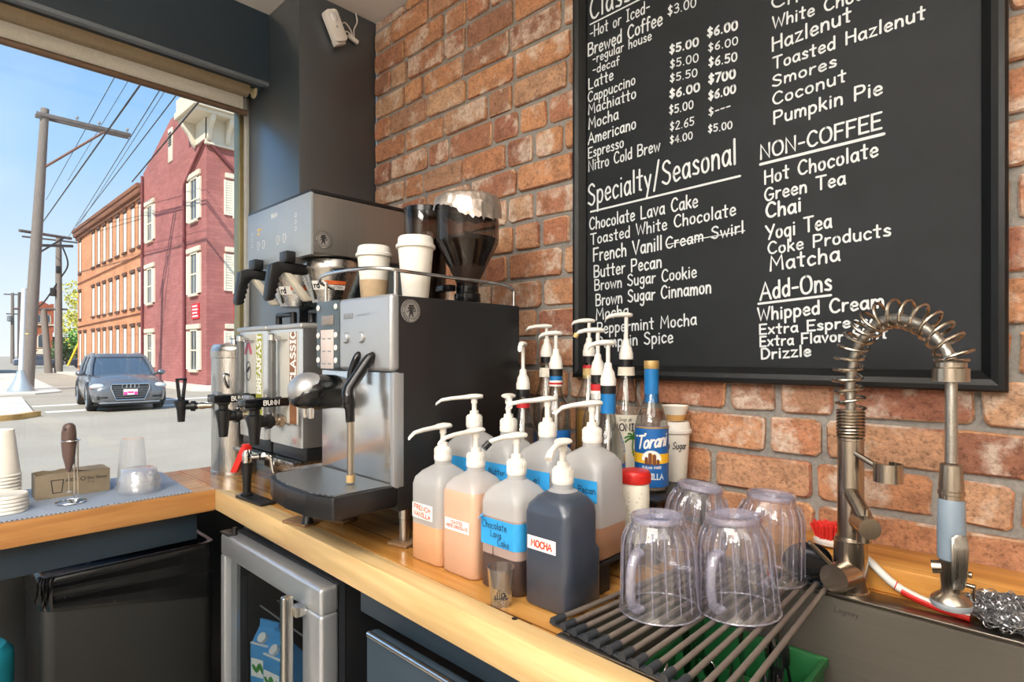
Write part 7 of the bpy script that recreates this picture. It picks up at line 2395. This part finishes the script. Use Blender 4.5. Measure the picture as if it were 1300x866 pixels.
MB().box((-147.62, 15.5, 2.0), (-147.3, 19.2, 2.25)).box((-147.62, 15.5, 7.0), (-147.3, 19.2, 7.25)).build('stone_band', m_trimc, ch, smooth=False)
MB().prism([(15.6, 1.2), (19.1, 1.2), (17.35, 2.3)], -147.6, -145.5, 'yz').build('porch_roof', m_trimc, ch, smooth=False)
MB().box((-147.6, 15.9, G), (-145.9, 18.8, 1.2)).build('porch', M('porch_red', (112, 54, 50), 0.8), ch, smooth=False)
MB().prism([(19.0, G), (27, G), (27, 2.2), (23.0, 4.8), (19.0, 4.8)], -162, -150, 'yz').build('nave', M('dark_roof', (74, 72, 76), 0.8, 0, 0.1, 1), ch, smooth=False)
gb = thing('low_building', 'low dark garage building at the far left of the street', 'building', (-66, -4, G))
MB().box((-74, -14, G), (-62.5, 3.15, 2.0)).build('walls', M('garage_dark', (52, 54, 62), 0.8, 0, 0.15, 1), gb, smooth=False)
MB().prism([(-75, 2.0), (-61.8, 2.0), (-61.8, 2.2), (-68, 3.8), (-75, 2.4)], -14.4, 3.5, 'xz').build('roof', M('garage_roof', (96, 94, 98), 0.85, 0, 0.15, 2), gb, smooth=False)
MB().box((-62.5, -14, G), (-62.3, 3.0, 0.15)).build('base_wall', M('garage_base', (196, 190, 182), 0.8), gb, smooth=False)
MB().box((-62.49, -1.0, 0.2), (-62.38, 1.6, 1.6), 0.02).build('garage_door', M('garage_door', (34, 36, 44), 0.6), gb, smooth=False)
hs = thing('house', 'small far house with brown roof beside the yellow tree', 'house', (-120, 22, G))
MB().box((-124, 18.6, G), (-118, 27, 2.4)).build('walls', M('house_wall', (150, 128, 104), 0.85), hs, smooth=False)
MB().prism([(18.0, 2.4), (27.6, 2.4), (22.8, 5.6)], -124.4, -117.6, 'yz').build('roof', M('house_roof', (106, 92, 82), 0.85), hs, smooth=False)
bo = thing('sandwich_board', 'grey folding sign board standing before the dark garage', 'sign', (-46.5, 1.3, G))
MB().prism([(-0.35, 0.0), (-0.29, 0.0), (0.02, 1.25), (-0.03, 1.25)], -0.42, 0.42, 'xz').build('panel', M('board_gray', (128, 132, 136), 0.6), bo, local=True, smooth=False)
MB().prism([(0.35, 0.0), (0.29, 0.0), (0.01, 1.23), (0.04, 1.23)], -0.42, 0.42, 'xz').build('back_panel', M('board_gray', (128, 132, 136)), bo, local=True, smooth=False)
bo.location = (-47.5, 1.9, G + 0.05)

# ---- trees
def tree(loc, h, r, lab, cols, seed, n=1500, trunk=0.3):
    rt = random.Random(seed)
    t = thing('tree', lab, 'tree', loc)
    MB().tube([(0, 0, 0), (0.1, 0, h * 0.4), (0.0, 0.1, h * 0.8)], [0.18 * trunk / 0.3, 0.13 * trunk / 0.3, 0.05], 8).build('trunk', M('bark', (96, 80, 64), 0.9), t, local=True)
    k = MB()
    blobs = [(rt.uniform(-r * 0.6, r * 0.6), rt.uniform(-r * 0.6, r * 0.6), rt.uniform(h * 0.35, h * 0.9), rt.uniform(0.35, 0.6) * r) for _ in range(14)]
    for i in range(n):
        bx, by, bz, br_ = rt.choice(blobs)
        d = Vector((rt.gauss(0, 1), rt.gauss(0, 1), rt.gauss(0, 1))).normalized() * br_ * rt.uniform(0.6, 1.05)
        c = Vector((bx, by, bz)) + d
        a = Vector((rt.gauss(0, 1), rt.gauss(0, 1), rt.gauss(0, 1))).normalized()
        u = a.orthogonal().normalized() * 0.16 * rt.uniform(0.7, 1.4)
        w = a.cross(u).normalized() * 0.13 * rt.uniform(0.7, 1.4)
        k.face([c - u, c - w, c + u, c + w])
    k.build('crown', cols, t, local=True, smooth=False, recalc=False)
m_ly = M('leaf_yellow', (196, 190, 70), 0.7, 0, 0.3, 1.5)
m_lg = M('leaf_green', (92, 150, 60), 0.7, 0, 0.35, 1.5)
tree((-99.5, 16.2, G), 11.5, 3.2, 'tall yellow green tree behind the orange building corner', m_ly, 5, 2600)
tree((-92, 14.6, G), 4.6, 2.0, 'round green bush below the yellow tree', m_lg, 6, 1500)
tree((-108, 15.2, G), 3.6, 2.2, 'dark green shrub between church and poles', M('leaf_dark', (70, 104, 58), 0.7, 0, 0.35, 1.5), 7, 1200)

# ---- utility poles and wires
m_pole = M('weathered_pole', (124, 114, 106), 0.9, 0, 0.25, 6, stretch=(8, 8, 0.6))
m_arm = M('crossarm_wood', (100, 94, 92), 0.9, 0, 0.2, 4)
m_wire = M('wire_black', (34, 36, 40), 0.6)
m_porc = M('insulator_gray', (150, 156, 160), 0.3)
p1 = thing('utility_pole', 'big leaning wooden utility pole with a long crossarm', 'pole', (-32.99, 2.33, G))
MB().tube([(-32.99, 2.33, G), (-32.5, 2.62, 6.7), (-32.23, 2.86, 12.1)], [0.25, 0.20, 0.15], 14).build('pole_shaft', m_pole, p1)
k = MB()
k.box((-32.17, 2.55, 11.70), (-32.05, 6.05, 11.86), 0.01)
k.build('crossarm', m_arm, p1)
MB().box((-32.55, 2.55, 11.70), (-32.43, 6.05, 11.86), 0.01).build('crossarm', m_arm, p1)
MB().tube([(-32.28, 2.86, 9.55), (-32.11, 5.1, 11.75)], 0.055, 6).build('brace', M('brace_red', (120, 86, 74), 0.8), p1)
for y in (3.97, 4.8, 5.9):
    MB().lathe([(0.03, 0), (0.03, 0.1), (0.07, 0.11), (0.07, 0.2), (0.03, 0.22)], (-32.11, y, 11.86), 10).build('insulator', m_porc, p1)
k = MB()
k.tube([(-32.75, 2.05, 6.70), (-33.6, 4.0, 6.75)], 0.07, 6)
k.tube([(-32.6, 2.5, 6.1), (-33.3, 4.0, 6.35)], 0.07, 6)
k.tube([(-32.6, 2.6, 5.7), (-33.2, 3.7, 6.7)], 0.04, 6)
k.build('lower_crossarm', m_arm, p1)
MB().tube([(-32.86 + 0.24 * math.cos(a), 2.41 + 0.24 * math.sin(a), 2.2) for a in [2 * PI * i / 14 for i in range(14)]], 0.035, 6, closed=True).build('reflective_band', M('band_yellow', (220, 190, 110), 0.6), p1)
p2 = thing('utility_pole', 'farther pair of joined utility poles with cables', 'pole', (-61.4, 7.65, G))
MB().tube([(-61.85, 7.6, G), (-61.8, 7.6, 11.4)], [0.30, 0.20], 12).build('pole_shaft', m_pole, p2)
MB().tube([(-61.6, 6.9, G), (-61.9, 6.6, 5.1)], [0.28, 0.22], 12).build('pole_stub', m_pole, p2)
k = MB()
k.tube([(-61.8, 4.6, 5.0), (-61.8, 8.2, 5.15)], 0.10, 6)
k.tube([(-61.8, 5.2, 11.0), (-61.8, 9.2, 11.0)], 0.08, 6)
k.build('crossarm', m_arm, p2)
k = MB()
k.tube(crom([(-61.7, 7.8, 10.6), (-61.6, 8.2, 9.0), (-61.7, 7.6, 7.6), (-61.6, 7.0, 6.4), (-61.7, 6.4, 5.4), (-61.8, 5.4, 4.6)], 5), 0.06, 6)
k.box((-61.75, 7.0, 6.2), (-61.55, 7.35, 6.9), 0.03)
k.box((-61.75, 7.4, 8.2), (-61.55, 7.7, 8.8), 0.03)
k.build('cable_bundle', m_wire, p2)
MB().tube([(-61.0, 8.1, 0.3), (-61.0, 8.9, 2.4)], 0.08, 8).build('guy_guard', M('guard_yellow', (236, 196, 40), 0.5), p2)
tp = thing('utility_pole', 'thin far utility pole with a narrow crossarm at the left edge', 'pole', (-125.4, 10.7, G))
MB().tube([(-125.4, 10.7, G), (-125.4, 10.7, 11.4)], [0.28, 0.2], 8).build('pole_shaft', m_pole, tp)
MB().tube([(-125.4, 9.6, 11.1), (-125.4, 12.0, 11.2)], 0.11, 6).tube([(-125.4, 9.9, 7.9), (-125.4, 11.6, 7.9)], 0.11, 6).build('crossarm', m_arm, tp)
MB().lathe([(0.1, 0), (0.35, 0.1), (0.35, 0.9), (0.1, 1.0)], (-125.1, 10.3, 6.6), 10).build('transformer', m_gray, tp)
tp = thing('utility_pole', 'plain thin dark far pole just left of the leaning pole', 'pole', (-124.6, 11.5, G))
MB().tube([(-124.6, 11.5, G), (-124.6, 11.5, 11.5)], [0.3, 0.22], 8).build('pole_shaft', M('dark_pole', (92, 84, 80), 0.9), tp)
sp_ = thing('signal_post', 'thin white metal post in a flared grey base beside the leaning pole', 'post', (-31.7, 2.0, G))
MB().tube([(-31.7, 2.0, G + 0.92), (-31.7, 2.1, 4.1)], 0.09, 12).build('post', M('post_white', (216, 220, 222), 0.5), sp_)
MB().lathe([(0.46, 0.0), (0.46, 0.06), (0.26, 0.42), (0.16, 0.72), (0.14, 0.86), (0.001, 0.87)], (-31.7, 2.0, G + 0.05), 24).build('flared_base', M('base_galv', (170, 180, 184), 0.45, 0.4), sp_)
def wire(lab, a, b, r, extend=0.35, sag=0.0):
    a, b = Vector(a), Vector(b)
    a2 = a + (a - b) * extend
    b2 = b + (b - a) * (0.0 if 'orange roof' in lab else 0.25)
    pts = []
    for i in range(17):
        t_ = i / 16
        p = a2.lerp(b2, t_)
        p.z -= sag * 4 * t_ * (1 - t_)
        pts.append(p)
    tag(MB().tube(pts, r, 6).build('utility_wire', m_wire), lab, 'wire', 'utility wires over the street')
for lab, a, b, r, ex in (
    ('thin wire just left of the crossarm insulators', (-26.6, 4.21, 12.0), (-45.97, 5.10, 12.0), 0.016, 0.5),
    ('thick dark wire crossing the middle of the crossarm', (-24.74, 4.64, 11.3), (-53.9, 5.70, 11.3), 0.036, 0.3),
    ('wire right of the crossarm end, lowest of the close pair', (-26.2, 5.67, 11.9), (-57.37, 8.15, 11.9), 0.020, 0.3),
    ('wire right of the crossarm end, highest of the close pair', (-26.72, 5.98, 12.1), (-57.14, 8.42, 12.1), 0.014, 0.3),
    ('dark wire farther right of the crossarm end running to the orange roof', (-25.2, 5.98, 11.5), (-56.6, 7.97, 11.5), 0.024, 0.3),
    ('rightmost thick wire passing before the red gable', (-23.43, 6.24, 10.8), (-34.2, 7.02, 10.8), 0.034, 0.3),
    ('faint wire over the outer half of the crossarm', (-26.46, 4.6, 11.9), (-40.4, 5.28, 11.9), 0.012, 0.5)):
    wire(lab, a, b, r, ex)
